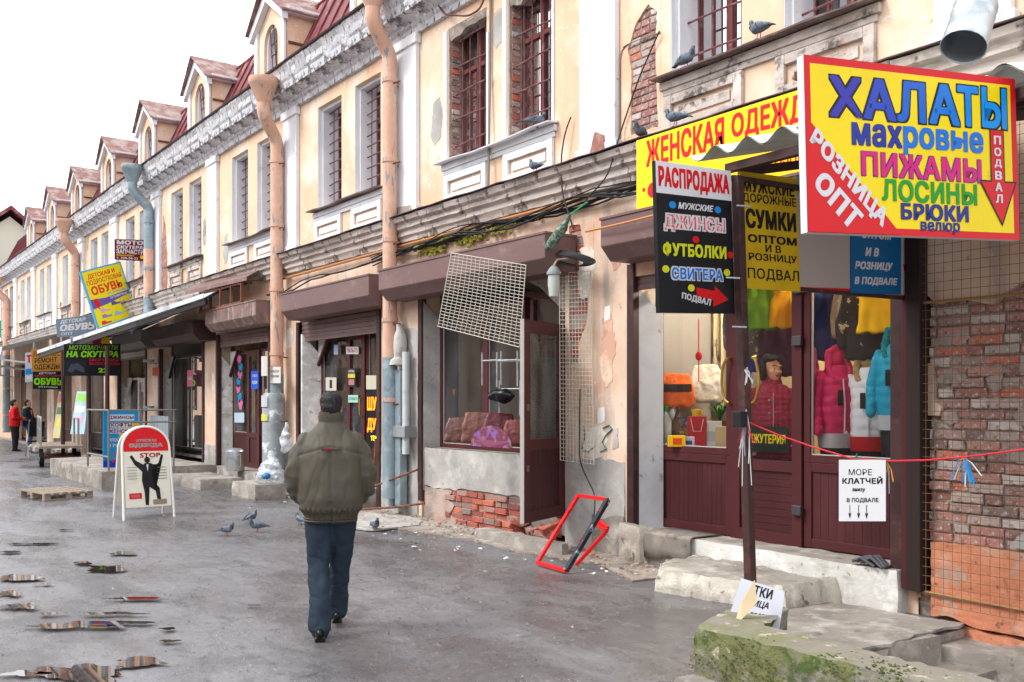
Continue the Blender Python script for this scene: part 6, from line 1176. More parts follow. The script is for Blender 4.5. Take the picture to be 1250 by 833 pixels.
for i in range(9):
    m = MB(); m.ell((rr.uniform(-1.2, 1.2), rr.uniform(-.4, .4), .15), (rr.uniform(.15, .35), rr.uniform(.15, .25), rr.uniform(.12, .22)), 7, 5); m.obj('stone', CONC, t)
# ================================================================ pigeons
FEATH = M('pigeon_grey', '5c6672', .6, layers=[('7f8894', 14, .5, .6, .7), ('3a404a', 22, .56, .62, .8)]); FEATD = M('pigeon_dark', '333944', .6, layers=[('555d69', 16, .52, .62, .8)]); NECK = M('pigeon_neck', '2f4a48', .35, layers=[('4a3a5a', 20, .5, .6, .8)])
def pigeon():
    t = thing('pigeon', 'p', 'pigeon', (0, 0, 0)); m = MB()
    m.tube([(0, -.17, .09), (0, -.1, .105), (0, -.03, .115), (0, .05, .125), (0, .09, .15), (0, .105, .19), (0, .115, .215)], [(.018, .008), (.045, .03), (.06, .052), (.058, .058), (.038, .042), (.026, .028), (.024, .025)], 12); m.ell((0, .118, .222), (.023, .028, .023))
    fuse(m, .007, 'body', FEATH, t, 2)
    m = MB(); m.tube([(0, .09, .15), (0, .102, .185), (0, .11, .205)], [(.041, .045), (.03, .032), (.026, .027)], 12, False); m.obj('neck', NECK, t, smooth=True)
    m = MB(); m.ext([(-.03, -.24, .075), (.03, -.24, .075), (.02, -.12, .1), (-.02, -.12, .1)], (0, 0, .008)); m.obj('tail', FEATD, t)
    for s in (-1, 1):
        m = MB(); m.tube([(s*.045, .05, .14), (s*.058, -.02, .13), (s*.045, -.11, .115), (s*.02, -.2, .1)], [(.01, .03), (.012, .042), (.01, .03), (.004, .008)], 8); m.obj('wing', FEATH, t, smooth=True)
        m = MB(); m.beam((s*.067, -.03, .15), (s*.06, -.05, .1), .014, .01); m.obj('wing_bar', FEATD, t)
        m = MB(); m.tube([(s*.022, -.01, .07), (s*.022, .0, .0)], .005, 5)
        for a in (-.5, 0, .5): m.tube([(s*.022, 0, .004), (s*.022+.025*math.sin(a), .03*math.cos(a), .003)], .0035, 4)
        m.obj('leg', paint('a8564e'), t); m = MB(); m.ell((s*.021, .128, .228), (.004, .005, .005), 6, 4); m.obj('eye', paint('c05a20', .2), t)
    m = MB(); m.tube([(0, .14, .22), (0, .165, .212)], [.007, .002], 6); m.obj('beak', paint('4a4a4a'), t); return t
pg = pigeon(); first = True
for loc, rz, s, lb in [((G(277, 655)), -60, 1.15, 'grey pigeon walking on the asphalt, leftmost of the birds near the arched sign'), ((G(307, 639)), 30, 1.15, 'dark pigeon on the asphalt just behind the pale one'), ((G(314, 650)), 175, 1.15, 'pale grey pigeon on the asphalt seen end on'), ((G(458, 649)), -100, 1.2, 'pigeon on the asphalt just right of the walking man'), ((G(366, 641)), 95, 1.1, 'pigeon half hidden behind the walking man'),
    (P(655, 156, -.12), -30, 1.2, 'pigeon perched on the sill of the right broken window'), (P(653, 212, -.24), 85, 1.2, 'pigeon on the string course below the broken windows'), (P(781, 172, -.22), -160, 1.2, 'pigeon beside the top left corner of the yellow banner'), (P(824, 155, -.24), 100, 1.25, 'pigeon sitting on the upper edge of the yellow banner'), (P(838, 84, -.13), -95, 1.25, 'pigeon crouching on the curved sill under the first upper window'), (P(926, 48, -.14), 80, 1.3, 'pigeon with ruffled neck on the sill nearest the big yellow sign')]:
    o = pg if first else clone(pg); first = False; o.location = loc; o.rotation_euler = (0, 0, math.radians(rz)); o.scale = (s*.64,)*3; o['label'] = lb; o['group'] = 'pigeons on the ground and the ledges'
# ================================================================ goods behind the glass
def jacket(label, loc, rz, col, hood=None, hem=None, s=1, lower='2a2a30', dark=None):
    t = thing('winter_jacket', label, 'jacket', loc, rz, 'winter jackets on stands in the shop window'); t.scale = (.78, .8, 1); m = MB()
    m.rings([ring(0, .2, .15), ring(.15, .22, .17), ring(.35, .21, .165), ring(.5, .21, .14), ring(.58, .15, .11), ring(.65, .09, .09)])
    for sd in (-1, 1): tubes(m, [(sd*.2, 0, .53), (sd*.27, .02, .3), (sd*.27, .08, .05)], [.066, .062, .05])
    fuse(m, .012, 'shell', col, t, 2, lambda p: .007*abs(math.sin(p[2]*34 + .6*nz(p, 5))) + .008*nz(p, 12))
    if hem: m = MB(); m.rings([ring(-.1, .2, .15), ring(.03, .222, .172)]); m.obj('hem', hem, t, smooth=True)
    m = MB(); m.ell((0, -.03, .7), (.12, .09, .1), 14, 9); m.tube([(-.1, .1, .5), (-.14, .04, .62), (-.1, .0, .76), (0, -.0, .8), (.1, .0, .76), (.13, .04, .62), (.09, .1, .5)], .042, 10); fuse(m, .009, 'hood', hood or col, t, 1, lambda p: (.012*nz(p, 40) + .012*nz(p, 85)) if hood else .008*nz(p, 12))
    MB().tube([(0, .18, .03), (0, .192, .3), (0, .15, .52)], .008, 6).obj('zip', paint('d8d8dc'), t); box(.03, .19, .28, .09, .2, .42).obj('price_tag', paint('1c1c20'), t)
    m = MB(); m.rings([ring(-.45, .16, .12), ring(-.08, .19, .14)]); m.obj('trousers', paint(lower), t, smooth=True)
    return t
fc = math.radians(-150) + math.pi/2
tocam = lambda p: math.atan2(-DW-p.y, -p.x) - math.pi/2
p = PL(1021, 533, 8.72); jacket('magenta quilted winter jacket with hood in the right shop window', p, tocam(p)+.5, M('magenta_quilt', 'c01858', .45), hem=paint('d8d4d8', .8))
p = PL(1060, 537, 8.62); jacket('white winter jacket with tan fur hood and red hem, middle of the three', p, tocam(p), M('white_quilt', 'd8dadf', .5), hood=M('tan_fur', 'a88a62', .95, bump=(60, 1, .01)), hem=paint('c8202c', .7))
p = PL(1096, 514, 8.3); jacket('turquoise winter jacket with furry turquoise hood at the right edge of the window', p+Vector((0, 0, .02)), tocam(p)-.2, M('turquoise_quilt', '1496b8', .45), hood=M('teal_fur', '17808a', .95, bump=(60, 1, .01)), hem=paint('c8d4d8', .7))
def hung(label, loc, rz, w, h, col, sleeves=True, name='hanging_coat', cat='coat', extra=None):
    t = thing(name, label, cat, loc, rz); m = MB(); m.rings([ring(0, w*.55, .07), ring(h*.4, w*.5, .08), ring(h*.8, w*.52, .07), ring(h*.95, w*.35, .05), ring(h, w*.12, .03)])
    if sleeves:
        for sd in (-1, 1): tubes(m, [(sd*w*.48, 0, h*.85), (sd*w*.6, 0, h*.5), (sd*w*.6, .02, h*.2)], [.06, .055, .045], 10)
    fuse(m, .018, 'cloth', col, t, 2, lambda p: .012*nz((p[0]*2, p[1], p[2]*.5), 10))
    if extra: m = MB(); [m.ell((x, .085, z), (.02, .01, .02), 8, 5) for x in (-.05, .05) for z in (h*.3, h*.5, h*.7)]; m.obj('buttons', extra, t)
    return t
CLO = [('bright blue button coat hung above the woman', 930, 455, 9.9, '1f2f8c', .45, .75, True), ('dark plum coat hung right of the blue button coat', 962, 460, 9.7, '3a1a34', .4, .8, False), ('navy coat hung behind the magenta jacket', 1030, 440, 9.0, '1c2450', .5, .7, False), ('dark patterned coat hung at the back of the right window', 1070, 440, 8.6, '2e2a2a', .5, .7, False), ('wine coloured coat hung at the left of the right window', 1001, 440, 9.3, '8a2050', .3, .75, False)]
for lb, px, py, l, c, w, h, bt in CLO:
    p = PL(px, py, l); hung(lb, p, tocam(p), w, h, M('cloth_'+c, c, .85, layers=[('c8b890', 9, .6, .62, .9)] if c == '2e2a2a' else ()), extra=paint('b8a868', .4) if bt else None)
for lb, px, py, l, c, w, h in [('beige coat hung between the navy and patterned coats', 1048, 425, 8.9, 'a08c70', .34, .6), ('red knit cardigan hung high behind the magenta jacket', 1012, 415, 9.1, '9c2030', .36, .5), ('black leather jacket hung high right of the scarf', 1022, 400, 9.3, '1a1a1c', .4, .5), ('violet coat hung at the far right of the window', 1088, 430, 8.7, '4a2a6a', .34, .6), ('grey coat hung above the woman at the left of the door glass', 912, 440, 9.9, '57565a', .34, .7)]:
    p = PL(px, py, l); hung(lb, p, tocam(p)+.2, w, h, M('cloth_'+c, c, .85, layers=[('d8d0c0', 14, .6, .63, .5)]))
for lb, px, py, l, c in [('green folded cloth above the blue coat', 926, 390, 9.6, '5a8a1a'), ('yellow folded cloth above the plum coat', 962, 388, 9.5, 'd8a010'), ('yellow garment hung high in the right window', 1075, 392, 8.4, 'e0b010'), ('pink patterned scarf down the left side of the right window', 991, 470, 9.0, 'c04a8a')]:
    p = PL(px, py, l); t = thing('folded_garment', lb, 'garment', p, tocam(p)); m = MB(); hh = .35 if 'scarf' in lb else .11; m.rings([ring(-hh, .05, .05), ring(-hh*.4, .06, .07), ring(hh*.5, .06, .06), ring(hh, .03, .04)] if 'scarf' in lb else [ring(-.1, .2, .05), ring(.1, .18, .06), ring(.34, .2, .05), ring(.42, .09, .03)]); fuse(m, .016, 'cloth', M('g_'+c, c, .85, layers=[('5a5ab0', 12, .55, .6, .8)] if 'scarf' in lb else ()), t, 1, lambda p: .03*nz((p[0], p[1], p[2]*.4), 14))
def bag(label, px, py, l, w, h, col, band=None, name='shopping_bag', hd=True):
    p = PL(px, py, l); t = thing(name, label, 'bag', p, tocam(p)); m = MB(); m.rings([[(x*w*k, y*.07*k2, z) for x, y in ((-.5, -1), (0, -1.15), (.5, -1), (.55, 0), (.5, 1), (0, 1.15), (-.5, 1), (-.55, 0))] for z, k, k2 in ((0, .95, 1), (.03, 1.05, 1.2), (h*.5, 1, 1.1), (h*.85, .85, .6), (h, .7, .3))]); fuse(m, .012, 'bag', col, t, 2, lambda p: .012*nz(p, 12)+.006*nz(p, 30))
    if hd: MB().tube(bend([(-w*.22, 0, h*.9), (-w*.15, .01, h*1.35), (w*.15, .01, h*1.35), (w*.22, 0, h*.9)]), .012, 6).obj('handle', col, t, smooth=True)
    if band: box(-w*.46, .092, h*.45, w*.46, .1, h*.68).obj('printed_band', band, t)
    return t
bag('orange bag with a dark printed band hanging at the left of the first window', 824, 497, 10.35, .38, .36, M('orange_bag', 'd8641c', .55, layers=[('a84410', 5, .55, .66, .6)]), paint('3a2a28'), hd=False)
bag('black bag hanging behind the white one in the first window', 853, 506, 11.2, .42, .5, paint('1e1e22', .6)); bag('white cloth bag with a flap in the middle of the first window', 862, 492, 10.6, .34, .42, M('white_cloth_bag', 'c8c2b4', .8, layers=[('9f9888', 5, .55, .65, .6)]), hd=False)
p = PL(853, 435, 10.4); t = thing('hanging_ornament', 'small red knotted ornament hanging in front of the white bag', 'ornament', p); MB().tube([(0, 0, -.28), (0, 0, .4)], .006, 5).obj('cord', RED, t); m = MB(); m.ell((0, 0, 0), (.05, .02, .05), 8, 6); m.obj('knot', RED, t)
cu = thing('hanging_curtains', 'grey and tan patterned fabric hung at the back of the first window', 'curtain', PL(880, 400, 10.9)); 
for i, (dx, w, c) in enumerate(((-.32, .1, '9c8560'), (-.15, .3, 'b8a887'), (.18, .28, '57503f'))): m = MB(); m.rings([[(dx+w*k/8, .04*math.sin(k*2.2), z) for k in range(9)] for z in (-.95, .6)], closed=False, caps=False); m.obj('cloth', M('curt_'+c, c, .9, layers=[('3a3630', (9, 9, 3), .54, .6, .8)]), cu, smooth=True)
# shelf goods
GZ = 1.18; box_ = MB()
sh_ = thing('window_shelf', 'display shelf inside the first shop window', 'shelf', (-6.9, .55, GZ)); box(-.45, -.16, -.04, .75, .16, 0).obj('board', paint('c8bfa8', .6), sh_)
def item(name, label, cat, px, l, parts):
    p = PL(px, 490, l); p.z = GZ + .0; t = thing(name, label, cat, p, tocam(p)); t.scale = (1.3, 1.3, 1.3); [f(t) for f in parts]
def lt(nm, prof, mat, off=(0, 0, 0)): return lambda t: MB().lathe(prof, off, 14).obj(nm, mat, t, smooth=True)
def bx_(nm, a, mat): return lambda t: box(*a).obj(nm, mat, t, bev=.004)
CL = M('clear_plastic', 'aab6b8', .1, layers=[('7f8f96', 9, .5, .6, .6)])
item('bottle', 'clear bottle with a green cap at the left end of the display shelf', 'bottle', 812, 10.3, [lt('bottle', [(.05, 0), (.055, .02), (.055, .2), (.03, .25), (.02, .28)], CL), lt('cap', [(.028, .28), (.028, .32), (.0, .32)], paint('2fc060'))])
item('bottle', 'clear bottle with a pink cap on the display shelf', 'bottle', 819, 10.6, [lt('bottle', [(.05, 0), (.055, .02), (.055, .22), (.03, .27), (.02, .3)], CL), lt('cap', [(.028, .3), (.028, .34), (.0, .34)], PNK)])
item('vase', 'brown and gold flared vase on the display shelf', 'vase', 831, 10.4, [lt('vase', [(.05, 0), (.075, .08), (.085, .16), (.05, .24), (.04, .28), (.06, .33), (.055, .33)], M('vase_glaze', '8a6a4a', .3, layers=[('3a4a7a', 16, .5, .56, .9), ('d0b080', 22, .6, .64, .9)]))])
item('soap_box', 'small yellow and orange carton on the display shelf', 'box', 826, 9.9, [bx_('carton', (-.07, -.03, 0, .07, .03, .09), paint('e8b810')), bx_('printed_band', (-.04, .031, .02, .03, .034, .07), paint('d84a18'))])
item('soap_box', 'small white and blue carton right of the yellow one', 'box', 840, 9.9, [bx_('carton', (-.05, -.03, 0, .05, .03, .08), paint('d0d4e0')), bx_('printed_band', (-.03, .031, .02, .03, .034, .05), paint('3a4aa0'))])
item('gift_bag', 'small red gift bag with a cord handle on the display shelf', 'bag', 851, 10.1, [bx_('bag', (-.075, -.04, 0, .075, .04, .24), paint('b01c34')), lt('cap', [(.04, .24), (.045, .29), (.0, .3)], paint('d8a818')), lambda t: MB().tube([(-.05, .045, .22), (-.03, .05, .12), (.03, .05, .12), (.05, .045, .22)], .004, 5).obj('handle', paint('e0c0a8'), t)])
item('carton', 'white carton on the display shelf between the red bag and the plant', 'box', 868, 10.1, [bx_('carton', (-.085, -.05, 0, .085, .05, .2), paint('cfcfd0')), bx_('printed_band', (-.06, .051, .04, .06, .054, .12), paint('a8b0b8'))])
item('carton', 'cream carton at the right end of the display shelf', 'box', 884, 10.0, [bx_('carton', (-.07, -.04, 0, .07, .04, .16), paint('c8b48a'))])
def plant(t):
    rr = random.Random(3)
    for i in range(26):
        a = rr.uniform(0, 6.28); L = rr.uniform(.1, .2); d = Vector((math.cos(a), math.sin(a), 0)); q = Vector((0, 0, .2)); m = MB(); pr = d.cross(Vector((0, 0, 1)))*.01
        m.rings([[q+d*L*k/4+Vector((0, 0, .13*math.sin(k/4*2.3)))-pr*(1-abs(k-1.5)/3), q+d*L*k/4+Vector((0, 0, .13*math.sin(k/4*2.3)))+pr*(1-abs(k-1.5)/3)] for k in range(5)], closed=False, caps=False); m.obj('leaf', paint('3f7a24', .5), t)
item('potted_plant', 'small green potted plant at the right of the display shelf', 'plant', 878, 10.4, [lt('pot', [(.05, 0), (.07, .16), (.075, .2), (.0, .19)], paint('8a5a40')), plant])
bz = [Vector((U(925, .34), .36, 1.36)), Vector((U(966, .34), .36, 1.36)), Vector((U(966, .34), .36, 1.12)), Vector((U(925, .34), .36, 1.12))]
bz = [P(913, 520, .36), P(962, 522, .36), P(962, 553, .36), P(913, 551, .36)]
sign('window_sign', 'dark sign with yellow БИЖУТЕРИЯ behind the door glass below the woman', bz, [('t', 'БИЖУТЕРИЯ', -8, 30, 94, 66, YEL, dict(bold=.03))], paint('1a2a28'), th=.01)
# second shop goods
for i, (px, py, l, w, h, c, lb) in enumerate([(560, 540, 11.6, .3, .3, '64453e', 'tan leather handbag at the left of the second shop window'), (583, 541, 11.3, .34, .36, '6e4840', 'rose brown handbag beside the mullion of the second shop window'), (610, 543, 11.0, .36, .36, '55282e', 'wine leather handbag right of the mullion in the second shop window'), (629, 545, 10.8, .26, .3, '6f3c3a', 'pink leather handbag at the right end of the second shop window')]): bag(lb, px, py, l, w, h, M('leather_'+c, c, .35, layers=[('5a2a2a', 4, .55, .68, .6)]), name='handbag', hd=False)
t = thing('black_bag', 'black patent bag on top of the wine handbag in the second shop', 'bag', PL(612, 490, 10.9)); m = MB(); m.ell((0, 0, .06), (.2, .12, .08)); fuse(m, .016, 'bag', paint('15161a', .25), t, 1, lambda p: .03*nz(p, 10))
t = thing('gift_umbrella', 'bright pink and yellow fan under the handbags in the second shop window', 'fan', PL(597, 546, 10.7)); m = MB(); pts = [(0, 0, 0)] + [(.4*math.cos(a), .02, .24*math.sin(a)) for a in [math.pi*i/10 for i in range(11)]]; m.ext(pts, (0, .01, 0)); m.obj('fan', M('fan_print', '6a3048', .5, layers=[('8a6e38', 9, .55, .6, .8), ('7a5a9a', 6, .52, .58, .8)]), t)
t = thing('orange_tag', 'small orange paper triangle on the glass of the second shop', 'paper tag', P(554, 480, .3)); MB().ext([(-.04, -.0, .05), (.04, 0, .05), (0, 0, -.06)], (0, .004, 0)).obj('tag', paint('f06018'), t)
for i, (px, py, l) in enumerate([(619, 440, 10.9), (622, 475, 10.9), (600, 440, 11.6)]):
    t = thing('display_rack', ['chrome wire display rack high in the second shop', 'lower chrome display rack in the second shop', 'chrome display rack at the back of the second shop'][i], 'rack', PL(px, py, l)); m = MB()
    for k in range(4): m.tube([(-.2, .1*k, 0), (.2, .1*k, .0)], .008, 5)
    m.tube([(-.2, 0, -.3), (-.2, 0, .1)], .01, 5); m.tube([(.2, 0, -.3), (.2, 0, .1)], .01, 5); m.obj('rods', GALV, t)
# third shop papers and glowing letters
GLOW = M('glow_orange', 'ff7a10', .5, emit=('ff6a08', 1.6)); GLY = M('glow_yellow', 'ffd040', .5, emit=('ffc020', .9))
q = [P(447, 470, .25), P(471, 470, .25), P(471, 544, .25), P(447, 544, .25)]
sign('window_sign', 'glowing orange letters ШУБЫ ДУБЛ on a dark board in the third shop window', q, [('t', 'ШУБЫ', 6, 20, 98, 42, GLOW, dict(bold=.04)), ('t', 'ДУБЛ', 6, 55, 94, 78, GLOW, dict(bold=.04)), ('t', 'ТЕКСТИ', 24, 84, 92, 92, GLY)], paint('12100e'), th=.01)
def paper(label, px, py, w, h, Y, c, el=(), lb='notice'): sign(lb, label, [P(px-w/2, py-h/2, Y), P(px+w/2, py-h/2, Y), P(px+w/2, py+h/2, Y), P(px-w/2, py+h/2, Y)], list(el), paint(c, .7), th=.004, cat='notice')
paper('white notice with red ПАЛЬТО at the top of the third shop door', 430, 428, 15, 9, .22, 'd8dcd4', [('t', 'ПАЛЬТО', 8, 22, 92, 80, paint('b03040'), dict(bold=.03))])
paper('dark notice with a yellow strip on the third shop door', 429, 461, 10, 23, .22, '2a2422', [('r', 8, 30, 92, 52, paint('d8c84a')), ('r', 15, 60, 85, 90, paint('b87a78')), ('t', 'ШУБЫ', 15, 10, 85, 22, WHI)])
paper('mint green notice low on the third shop door', 431, 487, 12, 9, .22, 'a8dcc8', [('t', 'ОТКРЫТО', 6, 30, 94, 70, paint('3a7a6a'))]); paper('white notice with a black emblem in the left pane of the third shop', 404, 469, 13, 16, .24, 'cfcabb', [('r', 38, 18, 62, 82, paint('3a2a28'))]); paper('pale blue notice high in the left pane of the third shop', 410, 427, 5, 12, .24, 'a8b8d8'); paper('orange sale sticker at the left pane of the third shop, beside the man', 391, 511, 8, 9, .24, 'f07a30'); paper('cream poster in the right pane above the glowing letters', 455, 467, 16, 17, .24, 'd0ccb4')
# fourth shop stickers
for i in range(7):
    x = 292 + 1.5*math.sin(i*1.3); y = 440 + i*9; p = P(x, y, .24); t = thing('sticker', ['topmost', 'second', 'third', 'fourth', 'fifth', 'sixth', 'lowest'][i] + ' sticker of the hanging chain on the narrow shop window, %s' % ('pink' if i % 2 == 0 else 'blue'), 'sticker', p, group='chain of stickers on the glass'); m = MB(); m.ext([(.11*math.cos(a)*(1+.3*math.sin(3*a)), 0, .11*math.sin(a)) for a in [2*math.pi*k/14 for k in range(14)]], (0, .004, 0)); m.obj('print', paint('e070a8' if i % 2 == 0 else '1f8fc8', .5), t)
paper('bright blue notice in the door of the narrow shop', 311, 464, 9, 22, .22, '1f5fd0', [('t', 'ОТКРЫТО', 15, 20, 85, 35, WHI), ('t', 'ЖДЕМ', 15, 55, 85, 75, WHI)]); paper('pale poster at the bottom of the narrow shop window', 292, 510, 12, 12, .24, 'b8d0dc'); paper('pink notice on the black-framed arched window', 232, 462, 7, 20, .2, 'e07a98', [('t', 'SALE', 10, 40, 90, 60, WHI)]); paper('small red electric meter box on the wall left of the black-framed windows', 190, 454, 8, 10, -.06, 'c8564a')
paper('white handwritten notice on the second downpipe', 336, 458, 13, 20, -.33, 'd8d6d2', [('t', 'НАБОР', 15, 20, 85, 35, BLA), ('t', 'ОБУВИ', 15, 50, 85, 65, BLA)])
# ================================================================ rope, hand-lettered papers
YP = -1.98; pz = lambda x, y: P(x, y, YP)
rpts = [PL(914, 516, 6.15), pz(950, 531), pz(990, 545), pz(1040, 560), pz(1085, 563), pz(1130, 562), pz(1180, 558), pz(1250, 549), Vector((-1.4, YP, P(1300, 541, YP).z))]
tag(MB().tube(rpts, .0055, 6).obj('rope', paint('d8303c', .6), None, smooth=True), 'red cord strung from the canopy post across the basement stair', 'rope')
paper('white hand-lettered paper МОРЕ КЛАТЧЕЙ ВНИЗУ В ПОДВАЛЕ hanging on the red cord', 1052.5, 599, 57, 75, YP-.02, 'd8dade', [('t', 'МОРЕ', 22, 15, 72, 25, BLA, dict(bold=0)), ('t', 'КЛАТЧЕЙ', 8, 27, 94, 39, BLA, dict(bold=.03)), ('t', 'внизу', 30, 46, 58, 53, BLA, dict(sh=.2)), ('t', 'В ПОДВАЛЕ', 18, 62, 86, 70, BLA)] + [('p', [(x, 73), (x+1.2, 73), (x+1.2, 88), (x+4, 86), (x+.6, 96), (x-3, 86), (x, 88)], BLA, 'arrow') for x in (24, 43, 60)])
q = [PL(905, 706, 6.05), PL(958, 722, 5.95), PL(951, 771, 5.9), PL(886, 765, 6.0)]
sign('notice', 'white hand-lettered paper ending ТКИ ПОДВАЛЕ taped low on the canopy post', q, [('t', 'ТКИ', 34, 5, 75, 28, BLA, dict(bold=.03)), ('t', 'ИЦА', 40, 36, 72, 54, BLA, dict(sh=.2)), ('t', 'ПОДВАЛЕ', 38, 64, 88, 80, BLA, dict(sh=.2))], paint('d0d4de', .7), th=.003, cat='notice')
t = thing('folded_card', 'beige folded card taped to the post beside the white hand-lettered paper', 'card', PL(917, 715, 5.9)); m = MB(); o = PL(917, 715, 5.9); m.ext([PL(921, 708, 5.9)-o, PL(924, 735, 5.85)-o, PL(904, 757, 5.8)-o, PL(893, 772, 5.8)-o, PL(905, 735, 5.85)-o], (.01, -.01, 0)); m.obj('card', paint('d6c29c', .8), t)
def ribbons(label, p, cols, n, L, seed):
    t = thing('ribbon_knot', label, 'ribbon knot', p); rr = random.Random(seed)
    for i in range(n):
        a = rr.uniform(-1, 1); m = MB(); m.tube([(0, 0, 0), (a*.03, rr.uniform(-.02, .02), -L*.3+rr.uniform(0, .06)), (a*.07+rr.uniform(-.02, .02), rr.uniform(-.02, .02), -L*rr.uniform(.5, 1))], .003, 5); m.obj('ribbon', paint(rr.choice(cols), .6), t)
ribbons('knot of blue, orange and white ribbons on the red cord, far right', pz(1178, 560), ['2f8fd0', 'e09030', 'e0e0e0', 'd8d8e8', '2f8fd0'], 14, .16, 1); m = MB(); k0 = pz(1180, 566); tag(MB().beam(k0, k0+Vector((.03, 0, -.1)), .035, .01).obj('blue_clip', paint('2a90d8'), None), 'blue clip hanging in the ribbon knot', 'clip')
ribbons('green string tied to the red cord above the hand-lettered paper', pz(1045, 560), ['1a8a60'], 7, .08, 3); ribbons('orange and grey threads at the right corner of the hand-lettered paper', pz(1083, 565), ['e09030', '8a8a90'], 7, .18, 4)
ribbons('white string wound round the canopy post at the cord', PL(911, 500, 6.1), ['d8d8d8', 'a8a8b8'], 9, .5, 5); ribbons('white string bow near the top of the door handles on the post', PL(909, 452, 6.1), ['e0e0e0'], 5, .1, 6); ribbons('red ribbon end hanging from the post', PL(913, 520, 6.1), ['d8303c'], 5, .14, 7)
t = thing('padlock_box', 'small dark junction box clamped on the canopy post', 'junction box', PL(906, 512, 6.1)); box(-.04, -.05, -.05, .03, .02, .05).obj('case', paint('26282c'), t, bev=.006)
# graffiti
GRF = paint('3f8f86', .7)
for i, (pts, lb) in enumerate([([(736, 523), (744, 519), (748, 524), (740, 532), (736, 540), (741, 548), (733, 552)], 'teal spray-painted squiggle on the wall right of the narrow grille'), ([(713, 520), (714, 535), (711, 548), (718, 552), (727, 545)], 'teal spray-painted mark behind the narrow grille')]):
    tag(MB().tube([P(x, y, -.002) for x, y in pts], [(.02, .002)]*len(pts), 6).obj('graffiti', GRF, None), lb, 'graffiti')
# litter
m = MB(); rr = random.Random(9)
for i in range(230):
    if i % 2: x, y = rr.uniform(-30, -5), -rr.uniform(.1, 1)**1.5*6
    else: x, y = rr.uniform(-13, -6.3), -abs(rr.gauss(.5, .5))
    if -6.4 < x and y > -1.3: continue
    s = rr.uniform(.008, .03); c = Vector((x, y, .022)); m.add([c+Vector((rr.uniform(-s, s), rr.uniform(-s, s), rr.uniform(.002, s*.6))) for _ in range(4)] , [(0, 1, 2), (0, 2, 3)])
tag(m.obj('litter', paint('c8c4bc', .8)), kind='stuff')
t = None
for i, (px, py, lb) in enumerate([(735, 694, 'crumpled white tissue on the ground right of the red frame'), (617, 682, 'scrap of white paper on the ground left of the red frame'), (560, 668, 'white paper scraps below the broken bricks'), (586, 670, 'crumpled cream wrapper at the end of the kerb slab'), (506, 667, 'white scrap on the pale paving near the pipes')]):
    p = G(px, py, .03); m = MB(); m.ell(p, (.035, .025, .01), 8, 6); o = fuse(m, .01, 'paper_scrap', paint('dcdce0', .8), None, 1, lambda q: .02*nz(q, 40)); tag(o, lb, 'litter', 'paper scraps along the wall foot')
# small stones at the brick foot
m = MB()
for i in range(240):
    x = rr.uniform(-12.6, -6.4); y = -abs(rr.gauss(.12, .22)); s = rr.uniform(.008, .03); m.ell((x, y, .02+s*.4), (s, s*rr.uniform(.6, 1), s*.7), 5, 3)
tag(m.obj('rubble_crumbs', M('crumbs', '9a8c80', .95, layers=[('b0604a', 2.2, .55, .6, .8)])), kind='stuff')
# brick rubble in the door recess
t = thing('loose_bricks', 'pile of broken orange bricks in the recess below the open door', 'brick pile', (-8.95, -.02, 0))
for i in range(14): link('brick', random.choice(BHR + BMR), t, (rr.uniform(-.38, .35), rr.uniform(-.15, .05), .05 + .07*(i % 3)), (rr.uniform(-.4, .4), rr.uniform(-.4, .4), rr.uniform(0, 3)))
# ================================================================ far house beyond the row, houses across the street (seen in glass and puddles)
fh = thing('far_house', 'pale house with a maroon gable roof beyond the end of the row', 'house', (-58, -1, 0)); m = MB()
m.ext([(5.0, -2.5, 0), (5.0, 6, 0), (5.0, 6, 7.5), (5.0, 1.9, 10.8), (5.0, -2.5, 7.3)], (-14, 0, 0)); m.obj('wall', paint('e6e0cc', .8), fh)
m = MB(); m.ext([(5.4, -3.1, 6.9), (5.4, 1.9, 11.1), (5.4, 1.9, 11.3), (5.4, -3.1, 7.2)], (-15, 0, 0)); m.ext([(5.4, 6.5, 7.2), (5.4, 1.9, 11.1), (5.4, 1.9, 11.3), (5.4, 6.5, 7.5)], (-15, 0, 0)); m.obj('roof', ROOFM, fh)
for y in (-1.5, .8, 3): box(4.99, y, 4.4, 5.04, y+.9, 6.2).obj('window', paint('55606a', .2), fh)
box(4.98, -2.6, 3.6, 5.15, 6, 3.85).obj('string_course', paint('c8bfb0'), fh); box(4.98, -2.6, 6.9, 5.3, 6, 7.1).obj('cornice', paint('c8bfb0'), fh)
sh2 = thing('far_shop_sign', 'small green sign at the far left end of the row', 'sign', P(1, 402, -1.5)); box(-.2, -.05, -.3, .1, 0, .3).obj('board', paint('16b0a0'), sh2)
op = thing('opposite_building', 'two storey cream building across the street, seen only in reflections', 'building', (0, 0, 0))
ow = []
for k in range(50):
    for z0, z1 in ((.8, 3.0), (4.2, 6.0)): ow.append((-182+4*k, -180.6+4*k, z0, z1))
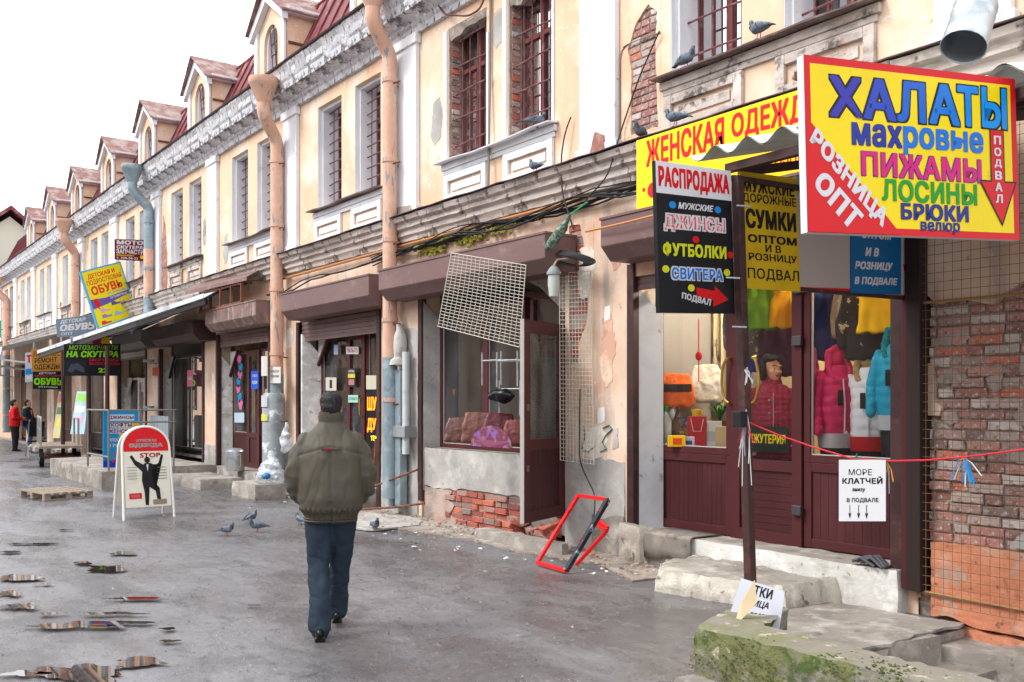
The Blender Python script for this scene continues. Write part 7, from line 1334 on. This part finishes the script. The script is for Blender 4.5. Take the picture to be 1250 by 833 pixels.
m = MB(); cells(m, -184, 18, -.1, 7.2, ow, 0, .2); o = m.obj('wall', M('opposite_plaster', 'c9a890', .9, layers=[('b08a70', 1, .5, .65, .6)]), op, loc=(0, -21, 0)); o.scale = (1, -1, 1)
m = MB(); m.box(-184, -21.4, .5, 18, -21.3, 6.4); m.obj('window_band', paint('3a4148', .2), op); m = MB(); m.ext([(-184, -20.6, 7.1), (-184, -24, 9.4), (-184, -28, 9.4), (-184, -28, 7.1)], (202, 0, 0)); m.obj('roof', ROOFM, op)

# grit and small stones lying on the asphalt
m = MB(); m2 = MB(); rr = random.Random(41)
for i in range(5200):
    t = rr.random(); x = rr.uniform(-26, -3.9); y = -6.6 + 6.3*(1 - abs(rr.gauss(0, .45))) if i % 3 else rr.uniform(-6.8, -.2)
    if x > -5 and y > -3 or y > -.15: continue
    s = rr.uniform(.003, .011); c = Vector((x, y, .0 + .012*noise.noise(Vector((x*.8, y*.8, 0)))+.003)); q = [c + Vector((s*math.cos(a), s*math.sin(a)*rr.uniform(.5, 1), 0)) for a in (0, 2.1, 4.2)] + [c + Vector((0, 0, s*rr.uniform(.4, .9)))]
    (m if i % 2 else m2).add(q, [(0, 1, 3), (1, 2, 3), (2, 0, 3)])
tag(m.obj('grit', paint('a8a29a', .9)), kind='stuff'); tag(m2.obj('dark_grit', paint('4a4643', .9)), kind='stuff')
m = MB()                                   # leaf scraps, wrappers and butts gathered near the wall foot
for i in range(160):
    x = rr.uniform(-16, -5); y = -.25 - abs(rr.gauss(0, .55)); s = rr.uniform(.01, .028); a = rr.uniform(0, 6.28); c = Vector((x, y, .028)); u = Vector((math.cos(a), math.sin(a), 0))*s; v = Vector((-math.sin(a), math.cos(a), rr.uniform(-.3, .3)))*s*.6
    if x > -6.4 and y > -1.2: continue
    m.add([c-u-v, c+u-v, c+u+v+Vector((0, 0, s*.5)), c-u+v], [(0, 1, 2), (0, 2, 3)])
tag(m.obj('wall_foot_litter', M('brown_scraps', '7a6450', .9, layers=[('c8bfb0', 3, .5, .52, 1)])), kind='stuff')
